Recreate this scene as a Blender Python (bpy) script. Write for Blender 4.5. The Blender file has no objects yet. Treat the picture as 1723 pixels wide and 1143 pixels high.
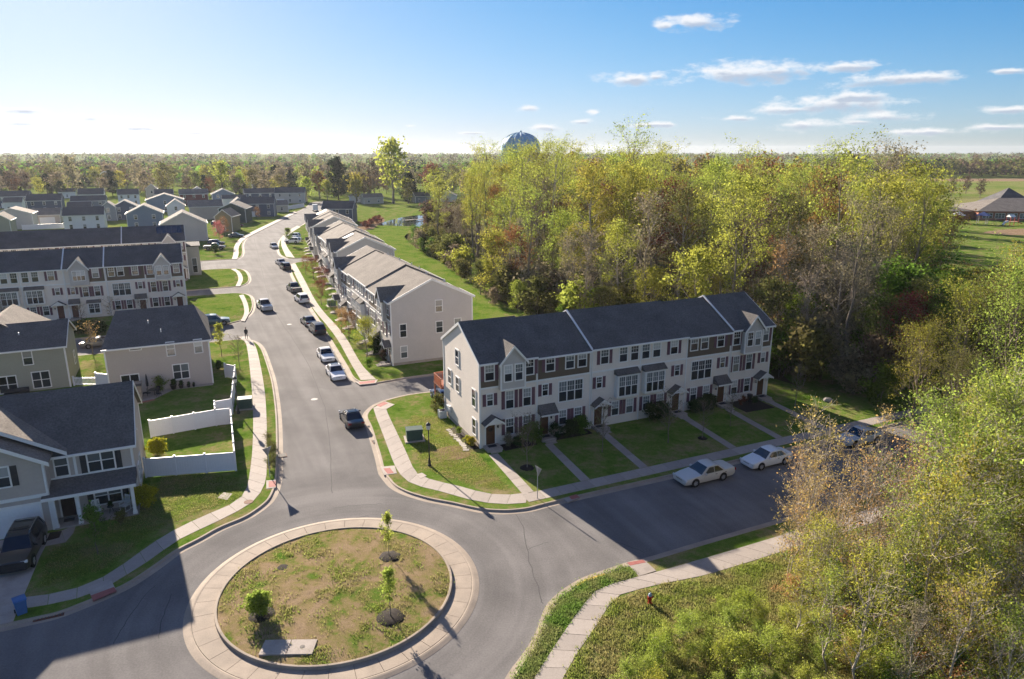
import bpy, math, random
import numpy as np
from mathutils import Vector, Matrix
from mathutils.geometry import delaunay_2d_cdt

sc = bpy.context.scene
col = sc.collection
RAD = math.radians
R = random.Random(11)

# ------------------------------------------------------------------ camera
cam_d = bpy.data.cameras.new('camera')
cam = bpy.data.objects.new('camera', cam_d)
col.objects.link(cam)
cam.location = (0, 0, 27.3)
cam.rotation_euler = (RAD(90 - 15.15), 0, 0)
cam_d.sensor_width = 36.0
cam_d.lens = 24.654
cam_d.clip_start = 0.5
cam_d.clip_end = 20000
sc.camera = cam

# ------------------------------------------------------------------ sky, sun, exposure
SUN_EL, SUN_AZ = RAD(21.2), RAD(-33.0)          # azimuth from +Y, positive towards +X
S = Vector((math.sin(SUN_AZ) * math.cos(SUN_EL), math.cos(SUN_AZ) * math.cos(SUN_EL), math.sin(SUN_EL)))
sun_d = bpy.data.lights.new('sun', 'SUN')
sun_d.energy = 2.65
sun_d.angle = RAD(0.53)
sun_d.color = (1.0, 0.87, 0.72)
sun = bpy.data.objects.new('sun', sun_d)
col.objects.link(sun)
sun.rotation_euler = S.to_track_quat('Z', 'Y').to_euler()
sun.location = S * 300

sc.view_settings.view_transform = 'Standard'
sc.view_settings.look = 'None'
sc.view_settings.gamma = 1.0
sc.view_settings.use_curve_mapping = False
sc.view_settings.exposure = 2.65
SKY_STRENGTH = 0.06

world = bpy.data.worlds.new('World')
sc.world = world
world.use_nodes = True
wn, wl = world.node_tree.nodes, world.node_tree.links
wn.clear()

def wnode(t, **k):
    n = wn.new(t)
    for a, b in k.items():
        setattr(n, a, b)
    return n

def wmath(op, a, b=None, c=None, clamp=False):
    n = wn.new('ShaderNodeMath'); n.operation = op; n.use_clamp = clamp
    for i, v in enumerate((a, b, c)):
        if v is None:
            continue
        if isinstance(v, (int, float)):
            n.inputs[i].default_value = v
        else:
            wl.new(v, n.inputs[i])
    return n.outputs[0]

sky = wnode('ShaderNodeTexSky', sky_type='NISHITA')
sky.sun_disc = False
sky.sun_elevation = SUN_EL
sky.sun_rotation = SUN_AZ
sky.altitude = 1000
sky.air_density = 1.0
sky.dust_density = 0.6
sky.ozone_density = 5.0

# small fair-weather clouds: (azimuth, elevation, half width, half height) in degrees, as they stand in the sky
CLOUDS = []
def cloud_dir(px, py, wpx, hpx):
    u, v = (px - 861.5) / 1180, (py - 571.5) / 1180
    th = RAD(15.15)
    x, y, z = u, math.cos(th) - v * math.sin(th), -math.sin(th) - v * math.cos(th)
    az, el = math.atan2(x, y), math.atan2(z, math.hypot(x, y))
    sc_ = 1.0 / (1180 * math.hypot(1, u))
    CLOUDS.append((az, el, wpx * sc_, hpx * sc_))
for c in [(1170, 37, 62, 15), (1120, 44, 26, 9), (1060, 134, 66, 13), (1105, 129, 24, 9), (1250, 122, 120, 22), (1310, 118, 70, 18), (1430, 112, 58, 12),
          (1470, 134, 80, 15), (1550, 132, 82, 13), (1400, 174, 110, 20), (1330, 184, 80, 9), (1440, 162, 60, 12), (1480, 196, 66, 13), (1350, 210, 64, 11),
          (1700, 120, 44, 6), (1695, 185, 55, 8), (888, 183, 22, 8), (918, 215, 36, 8), (1000, 189, 14, 5), (978, 205, 24, 5), (1100, 210, 55, 6),
          (1235, 200, 40, 6), (1560, 222, 90, 8), (1680, 214, 60, 7), (40, 186, 40, 7), (35, 207, 50, 6), (150, 198, 18, 7), (188, 200, 14, 5),
          (330, 224, 40, 4), (240, 216, 60, 4), (690, 212, 12, 3), (800, 224, 30, 3), (1450, 205, 34, 6)]:
    cloud_dir(*c)
geo = wnode('ShaderNodeTexCoord')
sep = wnode('ShaderNodeSeparateXYZ')
wl.new(geo.outputs['Generated'], sep.inputs[0])
az0 = wmath('ARCTAN2', sep.outputs[0], sep.outputs[1])
# azimuth in -60..300 degrees so that the seam lies behind the camera on the left
az_ = wmath('ADD', az0, wmath('MULTIPLY', wmath('LESS_THAN', az0, -1.0), 2 * math.pi))
el_ = wmath('ARCSINE', sep.outputs[2])
ae = wnode('ShaderNodeCombineXYZ')
wl.new(az_, ae.inputs[0]); wl.new(el_, ae.inputs[1])
nmap = wnode('ShaderNodeMapping'); nmap.inputs['Scale'].default_value = (34, 78, 1)
wl.new(ae.outputs[0], nmap.inputs[0])
nz = wnode('ShaderNodeTexNoise'); nz.inputs['Scale'].default_value = 1.0
nz.inputs['Detail'].default_value = 7.0; nz.inputs['Roughness'].default_value = 0.62
wl.new(nmap.outputs[0], nz.inputs['Vector'])
acc = None; acc2 = None
for (a, e, w_, h_) in CLOUDS:
    n1 = wnode('ShaderNodeVectorMath', operation='SUBTRACT'); wl.new(ae.outputs[0], n1.inputs[0]); n1.inputs[1].default_value = (a, e, 0)
    n2 = wnode('ShaderNodeVectorMath', operation='MULTIPLY'); wl.new(n1.outputs[0], n2.inputs[0]); n2.inputs[1].default_value = (1 / w_, 1 / h_, 0)
    n3 = wnode('ShaderNodeVectorMath', operation='LENGTH'); wl.new(n2.outputs[0], n3.inputs[0])
    d = wmath('SUBTRACT', 1.0, n3.outputs['Value'])
    acc = d if acc is None else wmath('SMOOTH_MAX', acc, d, 0.25)
    if w_ > .012:      # shaded base: the same cloud looked up a little lower
        m1 = wnode('ShaderNodeVectorMath', operation='SUBTRACT'); wl.new(ae.outputs[0], m1.inputs[0]); m1.inputs[1].default_value = (a + .1 * w_, e - .42 * h_, 0)
        m2 = wnode('ShaderNodeVectorMath', operation='MULTIPLY'); wl.new(m1.outputs[0], m2.inputs[0]); m2.inputs[1].default_value = (1.15 / w_, 1.5 / h_, 0)
        m3 = wnode('ShaderNodeVectorMath', operation='LENGTH'); wl.new(m2.outputs[0], m3.inputs[0])
        d2 = wmath('SUBTRACT', 1.0, m3.outputs['Value'])
        acc2 = d2 if acc2 is None else wmath('MAXIMUM', acc2, d2)
dens = wmath('ADD', acc, wmath('MULTIPLY', wmath('SUBTRACT', nz.outputs['Fac'], 0.52), 2.6))
cov = wnode('ShaderNodeMapRange', interpolation_type='SMOOTHSTEP'); wl.new(dens, cov.inputs[0])
cov.inputs[1].default_value = -0.05; cov.inputs[2].default_value = 0.85
thick = wnode('ShaderNodeMapRange', interpolation_type='SMOOTHSTEP'); wl.new(wmath('ADD', acc2, wmath('MULTIPLY', wmath('SUBTRACT', nz.outputs['Fac'], 0.5), 1.8)), thick.inputs[0])
thick.inputs[1].default_value = 0.1; thick.inputs[2].default_value = 0.8
ccol = wnode('ShaderNodeMix', data_type='RGBA'); wl.new(thick.outputs[0], ccol.inputs[0])
ccol.inputs[6].default_value = (2.75, 2.72, 2.72, 1); ccol.inputs[7].default_value = (1.45, 1.6, 1.9, 1)
# unseen clouds added overhead and behind on a flat deck, to brighten the shade
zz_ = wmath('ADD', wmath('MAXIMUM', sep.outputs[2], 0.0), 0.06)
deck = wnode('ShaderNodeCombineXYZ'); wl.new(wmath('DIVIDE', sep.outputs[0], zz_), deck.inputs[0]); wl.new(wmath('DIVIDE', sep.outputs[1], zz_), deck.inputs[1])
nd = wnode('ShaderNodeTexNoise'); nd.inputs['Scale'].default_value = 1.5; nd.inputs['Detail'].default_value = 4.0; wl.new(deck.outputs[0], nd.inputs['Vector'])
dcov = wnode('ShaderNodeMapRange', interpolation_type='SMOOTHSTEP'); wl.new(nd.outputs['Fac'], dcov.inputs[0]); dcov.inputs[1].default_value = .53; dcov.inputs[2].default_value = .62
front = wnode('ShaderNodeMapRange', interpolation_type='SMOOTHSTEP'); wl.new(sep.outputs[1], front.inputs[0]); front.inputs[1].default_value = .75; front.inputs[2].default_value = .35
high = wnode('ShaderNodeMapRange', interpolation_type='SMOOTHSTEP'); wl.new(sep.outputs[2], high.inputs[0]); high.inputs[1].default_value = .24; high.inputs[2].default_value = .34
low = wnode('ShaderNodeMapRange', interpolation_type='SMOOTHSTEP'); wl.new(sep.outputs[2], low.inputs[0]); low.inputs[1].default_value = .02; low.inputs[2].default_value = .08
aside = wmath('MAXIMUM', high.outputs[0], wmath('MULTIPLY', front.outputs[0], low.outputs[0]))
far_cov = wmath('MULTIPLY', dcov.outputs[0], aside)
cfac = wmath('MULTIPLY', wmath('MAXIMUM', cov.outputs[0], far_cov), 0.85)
smix = wnode('ShaderNodeMix', data_type='RGBA')
hsv = wnode('ShaderNodeHueSaturation'); hsv.inputs['Saturation'].default_value = 1.12; hsv.inputs['Value'].default_value = 1.0
# soft shoulder: the glare round the sun is as strong as the photograph's exposure holds
def wvec(op, a, b):
    n = wn.new('ShaderNodeVectorMath'); n.operation = op
    for i, v in enumerate((a, b)):
        if isinstance(v, tuple): n.inputs[i].default_value = v
        else: wl.new(v, n.inputs[i])
    return n.outputs[0]
sh_ = wvec('DIVIDE', sky.outputs[0], wvec('ADD', wvec('MULTIPLY', sky.outputs[0], (.4, .4, .4)), (1, 1, 1)))
shp = wnode('ShaderNodeGamma'); shp.inputs[1].default_value = 2.2
wl.new(sh_, shp.inputs[0])
wl.new(wvec('MULTIPLY', shp.outputs[0], (.49, .519, .597)), hsv.inputs['Color'])
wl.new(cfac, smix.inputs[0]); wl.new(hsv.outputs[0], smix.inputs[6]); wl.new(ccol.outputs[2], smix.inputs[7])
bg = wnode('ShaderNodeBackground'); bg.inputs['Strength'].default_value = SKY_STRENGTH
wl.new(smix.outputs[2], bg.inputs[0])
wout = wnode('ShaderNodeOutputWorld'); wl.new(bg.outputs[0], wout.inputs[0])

sc.cycles.max_bounces = 6
sc.cycles.diffuse_bounces = 4
sc.cycles.glossy_bounces = 2
sc.cycles.transmission_bounces = 3
sc.cycles.transparent_max_bounces = 4
sc.cycles.volume_bounces = 0
sc.cycles.use_denoising = True

# ------------------------------------------------------------------ materials
MATS = {}
def new_mat(name):
    m = bpy.data.materials.new(name); m.use_nodes = True
    m.node_tree.nodes.clear()
    MATS[name] = m
    return m, m.node_tree.nodes, m.node_tree.links

def mat(name, c, rough=.65, spec=.3, metal=0., var=0.12, scale=3., fine=0.0, fscale=40., bump=0., bscale=30., course=0., cstr=.4, c2=None, c2scale=.3, c2w=.5, coat=0., vary=0.):
    """Plain surface: two noise layers of colour, optional second colour in patches, bump grain, horizontal courses."""
    m, N, L = new_mat(name)
    out = N.new('ShaderNodeOutputMaterial'); b = N.new('ShaderNodeBsdfPrincipled')
    L.new(b.outputs[0], out.inputs[0])
    b.inputs['Roughness'].default_value = rough; b.inputs['Metallic'].default_value = metal
    b.inputs['Specular IOR Level'].default_value = spec
    b.inputs['Coat Weight'].default_value = coat
    b.inputs['Coat Roughness'].default_value = 0.06
    tc = N.new('ShaderNodeTexCoord')
    vec = tc.outputs['Object']
    base = N.new('ShaderNodeRGB'); base.outputs[0].default_value = (*c, 1)
    cur = base.outputs[0]
    def noise(s, det=3., ro=.55):
        n = N.new('ShaderNodeTexNoise'); n.inputs['Scale'].default_value = s; n.inputs['Detail'].default_value = det
        n.inputs['Roughness'].default_value = ro
        L.new(vec, n.inputs['Vector']); return n.outputs['Fac']
    def ramp(f, lo, hi):
        r = N.new('ShaderNodeMapRange'); L.new(f, r.inputs[0]); r.inputs[1].default_value = lo; r.inputs[2].default_value = hi
        return r.outputs[0]
    if c2:
        f = ramp(noise(c2scale, 5, .6), c2w - .09, c2w + .09)
        mx = N.new('ShaderNodeMix'); mx.data_type = 'RGBA'; L.new(f, mx.inputs[0]); L.new(cur, mx.inputs[6]); mx.inputs[7].default_value = (*c2, 1)
        cur = mx.outputs[2]
    def scale_by(cur, f, amt):
        r = N.new('ShaderNodeMapRange'); L.new(f, r.inputs[0]); r.inputs[1].default_value = .25; r.inputs[2].default_value = .75
        r.inputs[3].default_value = 1 - amt; r.inputs[4].default_value = 1 + amt
        v = N.new('ShaderNodeVectorMath'); v.operation = 'SCALE'; L.new(cur, v.inputs[0]); L.new(r.outputs[0], v.inputs['Scale'])
        return v.outputs[0]
    if var:
        cur = scale_by(cur, noise(scale), var)
    if fine:
        cur = scale_by(cur, noise(fscale, 2), fine)
    if vary:
        oi = N.new('ShaderNodeObjectInfo'); cur = scale_by(cur, oi.outputs['Random'], vary)
    L.new(cur, b.inputs['Base Color'])
    h = None
    if bump:
        h = noise(bscale, 3)
    if course:
        sp = N.new('ShaderNodeSeparateXYZ'); L.new(vec, sp.inputs[0])
        d = N.new('ShaderNodeMath'); d.operation = 'DIVIDE'; L.new(sp.outputs[2], d.inputs[0]); d.inputs[1].default_value = course
        fr = N.new('ShaderNodeMath'); fr.operation = 'FRACT'; L.new(d.outputs[0], fr.inputs[0])
        iv = N.new('ShaderNodeMath'); iv.operation = 'MULTIPLY'; L.new(fr.outputs[0], iv.inputs[0]); iv.inputs[1].default_value = -cstr
        if h is not None:
            ad = N.new('ShaderNodeMath'); ad.operation = 'ADD'; L.new(iv.outputs[0], ad.inputs[0]); L.new(h, ad.inputs[1]); h = ad.outputs[0]
        else:
            h = iv.outputs[0]
    if h is not None:
        bm = N.new('ShaderNodeBump'); bm.inputs['Strength'].default_value = bump or .5; bm.inputs['Distance'].default_value = .03
        L.new(h, bm.inputs['Height']); L.new(bm.outputs[0], b.inputs['Normal'])
    return m

def leaf_mat(name, c, trans=.5, hue=.03, val=.35, c2=None):
    m, N, L = new_mat(name)
    out = N.new('ShaderNodeOutputMaterial')
    g = N.new('ShaderNodeNewGeometry'); oi = N.new('ShaderNodeObjectInfo')
    hs = N.new('ShaderNodeHueSaturation'); hs.inputs['Color'].default_value = (*c, 1)
    src = None
    if c2:
        mx = N.new('ShaderNodeMix'); mx.data_type = 'RGBA'; mx.inputs[6].default_value = (*c, 1); mx.inputs[7].default_value = (*c2, 1)
        tc = N.new('ShaderNodeTexCoord'); nz = N.new('ShaderNodeTexNoise'); nz.inputs['Scale'].default_value = .45
        L.new(tc.outputs['Object'], nz.inputs['Vector'])
        r = N.new('ShaderNodeMapRange'); L.new(nz.outputs['Fac'], r.inputs[0]); r.inputs[1].default_value = .4; r.inputs[2].default_value = .6
        L.new(r.outputs[0], mx.inputs[0]); L.new(mx.outputs[2], hs.inputs['Color'])
    r1 = N.new('ShaderNodeMapRange'); L.new(oi.outputs['Random'], r1.inputs[0]); r1.inputs[3].default_value = .5 - hue; r1.inputs[4].default_value = .5 + hue
    L.new(r1.outputs[0], hs.inputs['Hue'])
    r2 = N.new('ShaderNodeMapRange'); L.new(g.outputs['Random Per Island'], r2.inputs[0]); r2.inputs[3].default_value = 1 - val; r2.inputs[4].default_value = 1 + val
    L.new(r2.outputs[0], hs.inputs['Value'])
    d = N.new('ShaderNodeBsdfDiffuse'); t = N.new('ShaderNodeBsdfTranslucent'); a = N.new('ShaderNodeMixShader')
    L.new(hs.outputs[0], d.inputs[0]); L.new(hs.outputs[0], t.inputs[0])
    a.inputs[0].default_value = trans; L.new(d.outputs[0], a.inputs[1]); L.new(t.outputs[0], a.inputs[2])
    L.new(a.outputs[0], out.inputs[0])
    return m

# ------------------------------------------------------------------ mesh helpers
class MB:
    def __init__(s):
        s.v = []; s.f = []
    def poly(s, pts):
        n = len(s.v); s.v += [tuple(p) for p in pts]; s.f.append(tuple(range(n, n + len(pts)))); return s
    def box(s, x0, x1, y0, y1, z0, z1):
        n = len(s.v)
        s.v += [(x0, y0, z0), (x1, y0, z0), (x1, y1, z0), (x0, y1, z0), (x0, y0, z1), (x1, y0, z1), (x1, y1, z1), (x0, y1, z1)]
        s.f += [tuple(n + i for i in q) for q in ((0, 3, 2, 1), (4, 5, 6, 7), (0, 1, 5, 4), (1, 2, 6, 5), (2, 3, 7, 6), (3, 0, 4, 7))]
        return s
    def ext(s, pts, d):
        """closed polygon (3D points) swept along the vector d"""
        n = len(s.v); k = len(pts); d = Vector(d)
        s.v += [tuple(p) for p in pts] + [tuple(Vector(p) + d) for p in pts]
        s.f.append(tuple(range(n + k - 1, n - 1, -1))); s.f.append(tuple(range(n + k, n + 2 * k)))
        for i in range(k):
            j = (i + 1) % k
            s.f.append((n + i, n + j, n + k + j, n + k + i))
        return s
    def xz(s, pts, y0, y1):
        return s.ext([(x, y0, z) for x, z in pts], (0, y1 - y0, 0))
    def yz(s, pts, x0, x1):
        return s.ext([(x0, y, z) for y, z in pts], (x1 - x0, 0, 0))
    def xy(s, pts, z0, z1):
        return s.ext([(x, y, z0) for x, y in pts], (0, 0, z1 - z0))
    def tube(s, pts, rad, n=6, cap=True):
        pts = [Vector(p) for p in pts]
        if isinstance(rad, (int, float)):
            rad = [rad] * len(pts)
        b = len(s.v)
        for i, p in enumerate(pts):
            t = (pts[min(i + 1, len(pts) - 1)] - pts[max(i - 1, 0)]).normalized()
            a = t.cross(Vector((0, 0, 1)) if abs(t.z) < .9 else Vector((1, 0, 0))).normalized(); c = t.cross(a)
            for k in range(n):
                q = 2 * math.pi * k / n
                s.v.append(tuple(p + (a * math.cos(q) + c * math.sin(q)) * rad[i]))
        for i in range(len(pts) - 1):
            for k in range(n):
                j = (k + 1) % n
                s.f.append((b + i * n + k, b + i * n + j, b + (i + 1) * n + j, b + (i + 1) * n + k))
        if cap:
            s.f.append(tuple(b + k for k in range(n - 1, -1, -1))); e = b + (len(pts) - 1) * n
            s.f.append(tuple(e + k for k in range(n)))
        return s
    def lathe(s, prof, n=12, c=(0, 0, 0)):
        b = len(s.v)
        for r, z in prof:
            for k in range(n):
                q = 2 * math.pi * k / n
                s.v.append((c[0] + r * math.cos(q), c[1] + r * math.sin(q), c[2] + z))
        for i in range(len(prof) - 1):
            for k in range(n):
                j = (k + 1) % n
                s.f.append((b + i * n + k, b + i * n + j, b + (i + 1) * n + j, b + (i + 1) * n + k))
        s.f.append(tuple(b + k for k in range(n - 1, -1, -1))); e = b + (len(prof) - 1) * n
        s.f.append(tuple(e + k for k in range(n)))
        return s
    def mesh(s, name, m, smooth=False, sharp=35):
        me = bpy.data.meshes.new(name); me.from_pydata(s.v, [], s.f)
        if m:
            me.materials.append(MATS[m] if isinstance(m, str) else m)
        if smooth:
            me.shade_smooth()
            me.set_sharp_from_angle(angle=RAD(sharp))
        me.update()
        return me
    def build(s, name, m, parent=None, loc=(0, 0, 0), rz=0, smooth=False, sharp=35):
        return put(name, s.mesh(name, m, smooth, sharp), parent, loc, rz)

def put(name, me, parent=None, loc=(0, 0, 0), rz=0, m=None):
    o = bpy.data.objects.new(name, me); col.objects.link(o)
    o.location = loc; o.rotation_euler = (0, 0, rz)
    if parent:
        o.parent = parent
    if m:
        o.material_slots[0].link = 'OBJECT'; o.material_slots[0].material = MATS[m]
    return o

def np_mesh(name, V, F, m):
    """mesh from arrays: F is (n,3) or (n,4)"""
    V = np.asarray(V, dtype=np.float32); F = np.asarray(F, dtype=np.int32)
    me = bpy.data.meshes.new(name); k = F.shape[1]; n = len(F)
    me.vertices.add(len(V)); me.vertices.foreach_set('co', V.ravel())
    me.loops.add(n * k); me.loops.foreach_set('vertex_index', F.ravel())
    me.polygons.add(n); me.polygons.foreach_set('loop_start', np.arange(0, n * k, k, dtype=np.int32))
    me.polygons.foreach_set('loop_total', np.full(n, k, dtype=np.int32))
    me.update(calc_edges=True)
    if m:
        me.materials.append(MATS[m])
    return me

def tag(o, label=None, cat=None, group=None, kind=None):
    if label: o['label'] = label
    if cat: o['category'] = cat
    if group: o['group'] = group
    if kind: o['kind'] = kind
    return o

def thing(name, label, cat, loc=(0, 0, 0), rz=0, group=None):
    o = bpy.data.objects.new(name, None); col.objects.link(o)
    o.empty_display_size = .3
    o.location = loc; o.rotation_euler = (0, 0, rz)
    return tag(o, label, cat, group)

def copy_tree(o, parent=None):
    c = o.copy(); col.objects.link(c)
    if parent:
        c.parent = parent
    for ch in list(o.children):
        copy_tree(ch, c)
    return c

# the street grid: U runs along the townhouse front, V away from the camera
GA = math.atan2(.4175, .9085)
U = Vector((math.cos(GA), math.sin(GA))); V_ = Vector((-math.sin(GA), math.cos(GA)))
P0 = Vector((-3.0, 61.1))
def grid(u, v, o=P0):
    p = o + U * u + V_ * v
    return (p.x, p.y)

GZ = 0.12      # level of lawns and pavements above the road surface

# ------------------------------------------------------------------ ground materials
mat('asphalt', (.165, .157, .152), rough=.95, spec=.1, var=.16, scale=.22, fine=.16, fscale=9., bump=.25, bscale=60., c2=(.135, .129, .126), c2scale=.16, c2w=.53)
# tyre-worn bands: rings round the roundabout, lengthwise along the street
def worn(m):
    N, L = m.node_tree.nodes, m.node_tree.links
    b = next(n for n in N if n.type == 'BSDF_PRINCIPLED'); lk = b.inputs['Base Color'].links[0]; src = lk.from_socket
    tc = N.new('ShaderNodeTexCoord')
    def m_(op, a, bb=None):
        n = N.new('ShaderNodeMath'); n.operation = op
        for i, v in enumerate((a, bb)):
            if v is None: continue
            if isinstance(v, (int, float)): n.inputs[i].default_value = v
            else: L.new(v, n.inputs[i])
        return n.outputs[0]
    def vdot(v):
        n = N.new('ShaderNodeVectorMath'); n.operation = 'DOT_PRODUCT'; L.new(tc.outputs['Object'], n.inputs[0]); n.inputs[1].default_value = v; return n.outputs['Value']
    ds = N.new('ShaderNodeVectorMath'); ds.operation = 'DISTANCE'; L.new(tc.outputs['Object'], ds.inputs[0]); ds.inputs[1].default_value = (-11.2, 39.35, 0)
    r = ds.outputs['Value']
    def band(x, along, s):
        cb = N.new('ShaderNodeCombineXYZ'); L.new(x, cb.inputs[0]); L.new(along, cb.inputs[1])
        n = N.new('ShaderNodeTexNoise'); n.inputs['Scale'].default_value = s; n.inputs['Detail'].default_value = 3; L.new(cb.outputs[0], n.inputs['Vector']); return n.outputs['Fac']
    su = vdot((U.x, U.y, 0)); sv = vdot((V_.x, V_.y, 0))
    f1 = band(r, m_('MULTIPLY', su, .06), .9); f2 = band(su, m_('MULTIPLY', sv, .05), .8)
    w = N.new('ShaderNodeMapRange'); L.new(r, w.inputs[0]); w.inputs[1].default_value = 13; w.inputs[2].default_value = 20
    mx = N.new('ShaderNodeMix'); L.new(w.outputs[0], mx.inputs[0]); L.new(f1, mx.inputs[2]); L.new(f2, mx.inputs[3])
    q = N.new('ShaderNodeMapRange'); L.new(mx.outputs[0], q.inputs[0]); q.inputs[1].default_value = .32; q.inputs[2].default_value = .68; q.inputs[3].default_value = .84; q.inputs[4].default_value = 1.12
    sc_ = N.new('ShaderNodeVectorMath'); sc_.operation = 'SCALE'; L.new(src, sc_.inputs[0]); L.new(q.outputs[0], sc_.inputs['Scale']); L.new(sc_.outputs[0], b.inputs['Base Color'])
worn(MATS['asphalt'])
mat('asphalt_dark', (.075, .073, .072), rough=.9, var=.2, scale=.8)
mat('concrete', (.33, .29, .255), rough=.85, spec=.25, var=.1, scale=.8, fine=.1, fscale=14., bump=.2, bscale=50, vary=.07, c2=(.28, .245, .215), c2scale=1.1, c2w=.56)
mat('kerb_concrete', (.32, .265, .21), rough=.85, spec=.25, var=.12, scale=.7, fine=.1, fscale=12., c2=(.27, .225, .18), c2scale=.5)
mat('ramp_red', (.30, .10, .085), rough=.8, var=.12, scale=6, bump=.5, bscale=30)
mat('yellow_paint', (.62, .40, .08), rough=.7, var=.1)
mat('mulch', (.022, .016, .013), rough=.95, var=.5, scale=9, bump=.8, bscale=25)
mat('rust', (.13, .05, .025), rough=.8, var=.3, scale=8)
mat('iron', (.07, .06, .055), rough=.7, var=.2, scale=6)

def ground_mat(name, stops, scale=.25, fine=3.5, dry=None, bump=.7):
    """grass: colours mixed by a large patchy noise, broken up by clumps and blades"""
    m, N, L = new_mat(name)
    out = N.new('ShaderNodeOutputMaterial'); b = N.new('ShaderNodeBsdfPrincipled'); L.new(b.outputs[0], out.inputs[0])
    b.inputs['Roughness'].default_value = .95; b.inputs['Specular IOR Level'].default_value = 0.0
    tc = N.new('ShaderNodeTexCoord')
    def nz(s, d, ro=.6):
        n = N.new('ShaderNodeTexNoise'); n.inputs['Scale'].default_value = s; n.inputs['Detail'].default_value = d; n.inputs['Roughness'].default_value = ro
        L.new(tc.outputs['Object'], n.inputs['Vector']); return n.outputs['Fac']
    a = nz(scale, 8, .65); f = nz(fine, 4, .7)
    ad = N.new('ShaderNodeMath'); ad.operation = 'MULTIPLY_ADD'; L.new(f, ad.inputs[0]); ad.inputs[1].default_value = .45; L.new(a, ad.inputs[2])
    mr = N.new('ShaderNodeMapRange'); L.new(ad.outputs[0], mr.inputs[0]); mr.inputs[1].default_value = .5; mr.inputs[2].default_value = .95
    cr = N.new('ShaderNodeValToRGB'); L.new(mr.outputs[0], cr.inputs[0])
    e = cr.color_ramp.elements
    while len(e) < len(stops):
        e.new(.5)
    for k, c in enumerate(stops):
        e[k].position = k / (len(stops) - 1); e[k].color = (*c, 1)
    f2 = nz(28, 2); r = N.new('ShaderNodeMapRange'); L.new(f2, r.inputs[0]); r.inputs[1].default_value = .3; r.inputs[2].default_value = .7; r.inputs[3].default_value = .6; r.inputs[4].default_value = 1.4
    v = N.new('ShaderNodeVectorMath'); v.operation = 'SCALE'; L.new(cr.outputs[0], v.inputs[0]); L.new(r.outputs[0], v.inputs['Scale'])
    L.new(v.outputs[0], b.inputs['Base Color'])
    bm = N.new('ShaderNodeBump'); bm.inputs['Strength'].default_value = bump; bm.inputs['Distance'].default_value = .06
    L.new(f2, bm.inputs['Height']); L.new(bm.outputs[0], b.inputs['Normal'])
    return m
ground_mat('lawn', [(.045, .095, .012), (.085, .15, .02), (.12, .17, .035), (.2, .18, .075), (.25, .2, .11)], .3, 2.2)
ground_mat('lawn_fresh', [(.05, .105, .015), (.085, .15, .02), (.12, .175, .03), (.16, .18, .05), (.11, .17, .03)], .25, 2.0)
ground_mat('lawn_rough', [(.06, .11, .02), (.1, .15, .03), (.2, .18, .075), (.13, .16, .04), (.25, .2, .11), (.09, .14, .03)], .6, 2.0)
ground_mat('island_grass', [(.21, .15, .095), (.27, .2, .125), (.24, .18, .1), (.2, .17, .07), (.11, .15, .03), (.07, .14, .02)], .5, 1.8)
ground_mat('field', [(.08, .13, .025), (.13, .17, .04), (.2, .19, .08), (.12, .15, .035)], .012, .2)
ground_mat('forest_floor', [(.06, .045, .025), (.1, .08, .045), (.07, .08, .025), (.12, .09, .05)], .3, 1.5)
ground_mat('bare_soil', [(.17, .12, .085), (.24, .17, .11), (.2, .15, .09)], .5, 2.)

# ------------------------------------------------------------------ road outline (asphalt edge), one closed loop
def far_u(p, n, step=0):
    return (p[0] - U.x * n, p[1] - U.y * n)
left_a = [(-31.67, 34.62), (-30.01, 35.19), (-28.32, 35.94), (-27.29, 36.41), (-26.15, 37.54), (-25.47, 38.28), (-24.47, 39.59), (-23.72, 41.58), (-23.20, 43.53), (-22.17, 45.08), (-21.47, 46.55), (-20.04, 48.11), (-19.38, 49.76), (-19.07, 51.21), (-19.35, 53.59), (-20.01, 56.05), (-21.45, 60.72), (-23.87, 68.10), (-25.74, 73.39), (-28.68, 81.26), (-31.95, 88.92), (-34.94, 95.67), (-36.75, 98.83), (-38.58, 100.66), (-40.06, 101.06)]
s1n = (-41.30, 100.83); s1f = (-46.12, 109.22)
left_b = [(-44.85, 111.42), (-44.17, 112.83), (-44.65, 118.34), (-46.35, 124.22), (-49.57, 132.20), (-51.75, 135.07)]
s2n = (-54.79, 136.19); s2f = (-57.33, 141.26)
left_c = [(-55.52, 142.94), (-55.37, 146.28), (-56.80, 151.21), (-60.03, 158.84), (-63.04, 164.20)]
s3n = (-66.84, 165.92); s3f = (-72.65, 179.00)
left_d = [(-70.55, 179.50), (-70.94, 184.70), (-73.91, 193.63), (-79.81, 208.71), (-84.56, 224.66), (-87.80, 241.35), (-89.82, 262.73), (-93.83, 293.27), (-98.92, 336.64)]
far_cap = [(-101.0, 352.0), (-108.0, 385.0), (-100.0, 392.0), (-92.5, 352.0), (-86.0, 305.0)]
right_a = [(-78.28, 264.86), (-78.58, 252.58), (-76.05, 234.40), (-71.98, 215.68), (-66.75, 198.42), (-62.52, 186.85), (-58.80, 181.03)]
s4f = (-56.18, 180.52); s4n = (-54.10, 175.55)
right_b = [(-54.59, 171.76), (-53.03, 165.49), (-50.44, 157.25), (-44.82, 142.94), (-35.79, 120.67), (-32.93, 113.93), (-26.49, 98.15), (-21.55, 86.06), (-20.11, 82.18), (-18.77, 80.36), (-17.23, 79.81), (-16.06, 80.05), (-12.44, 82.30)]
s5f = (-8.8, 83.4); s5n = (-7.9, 78.2)
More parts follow.
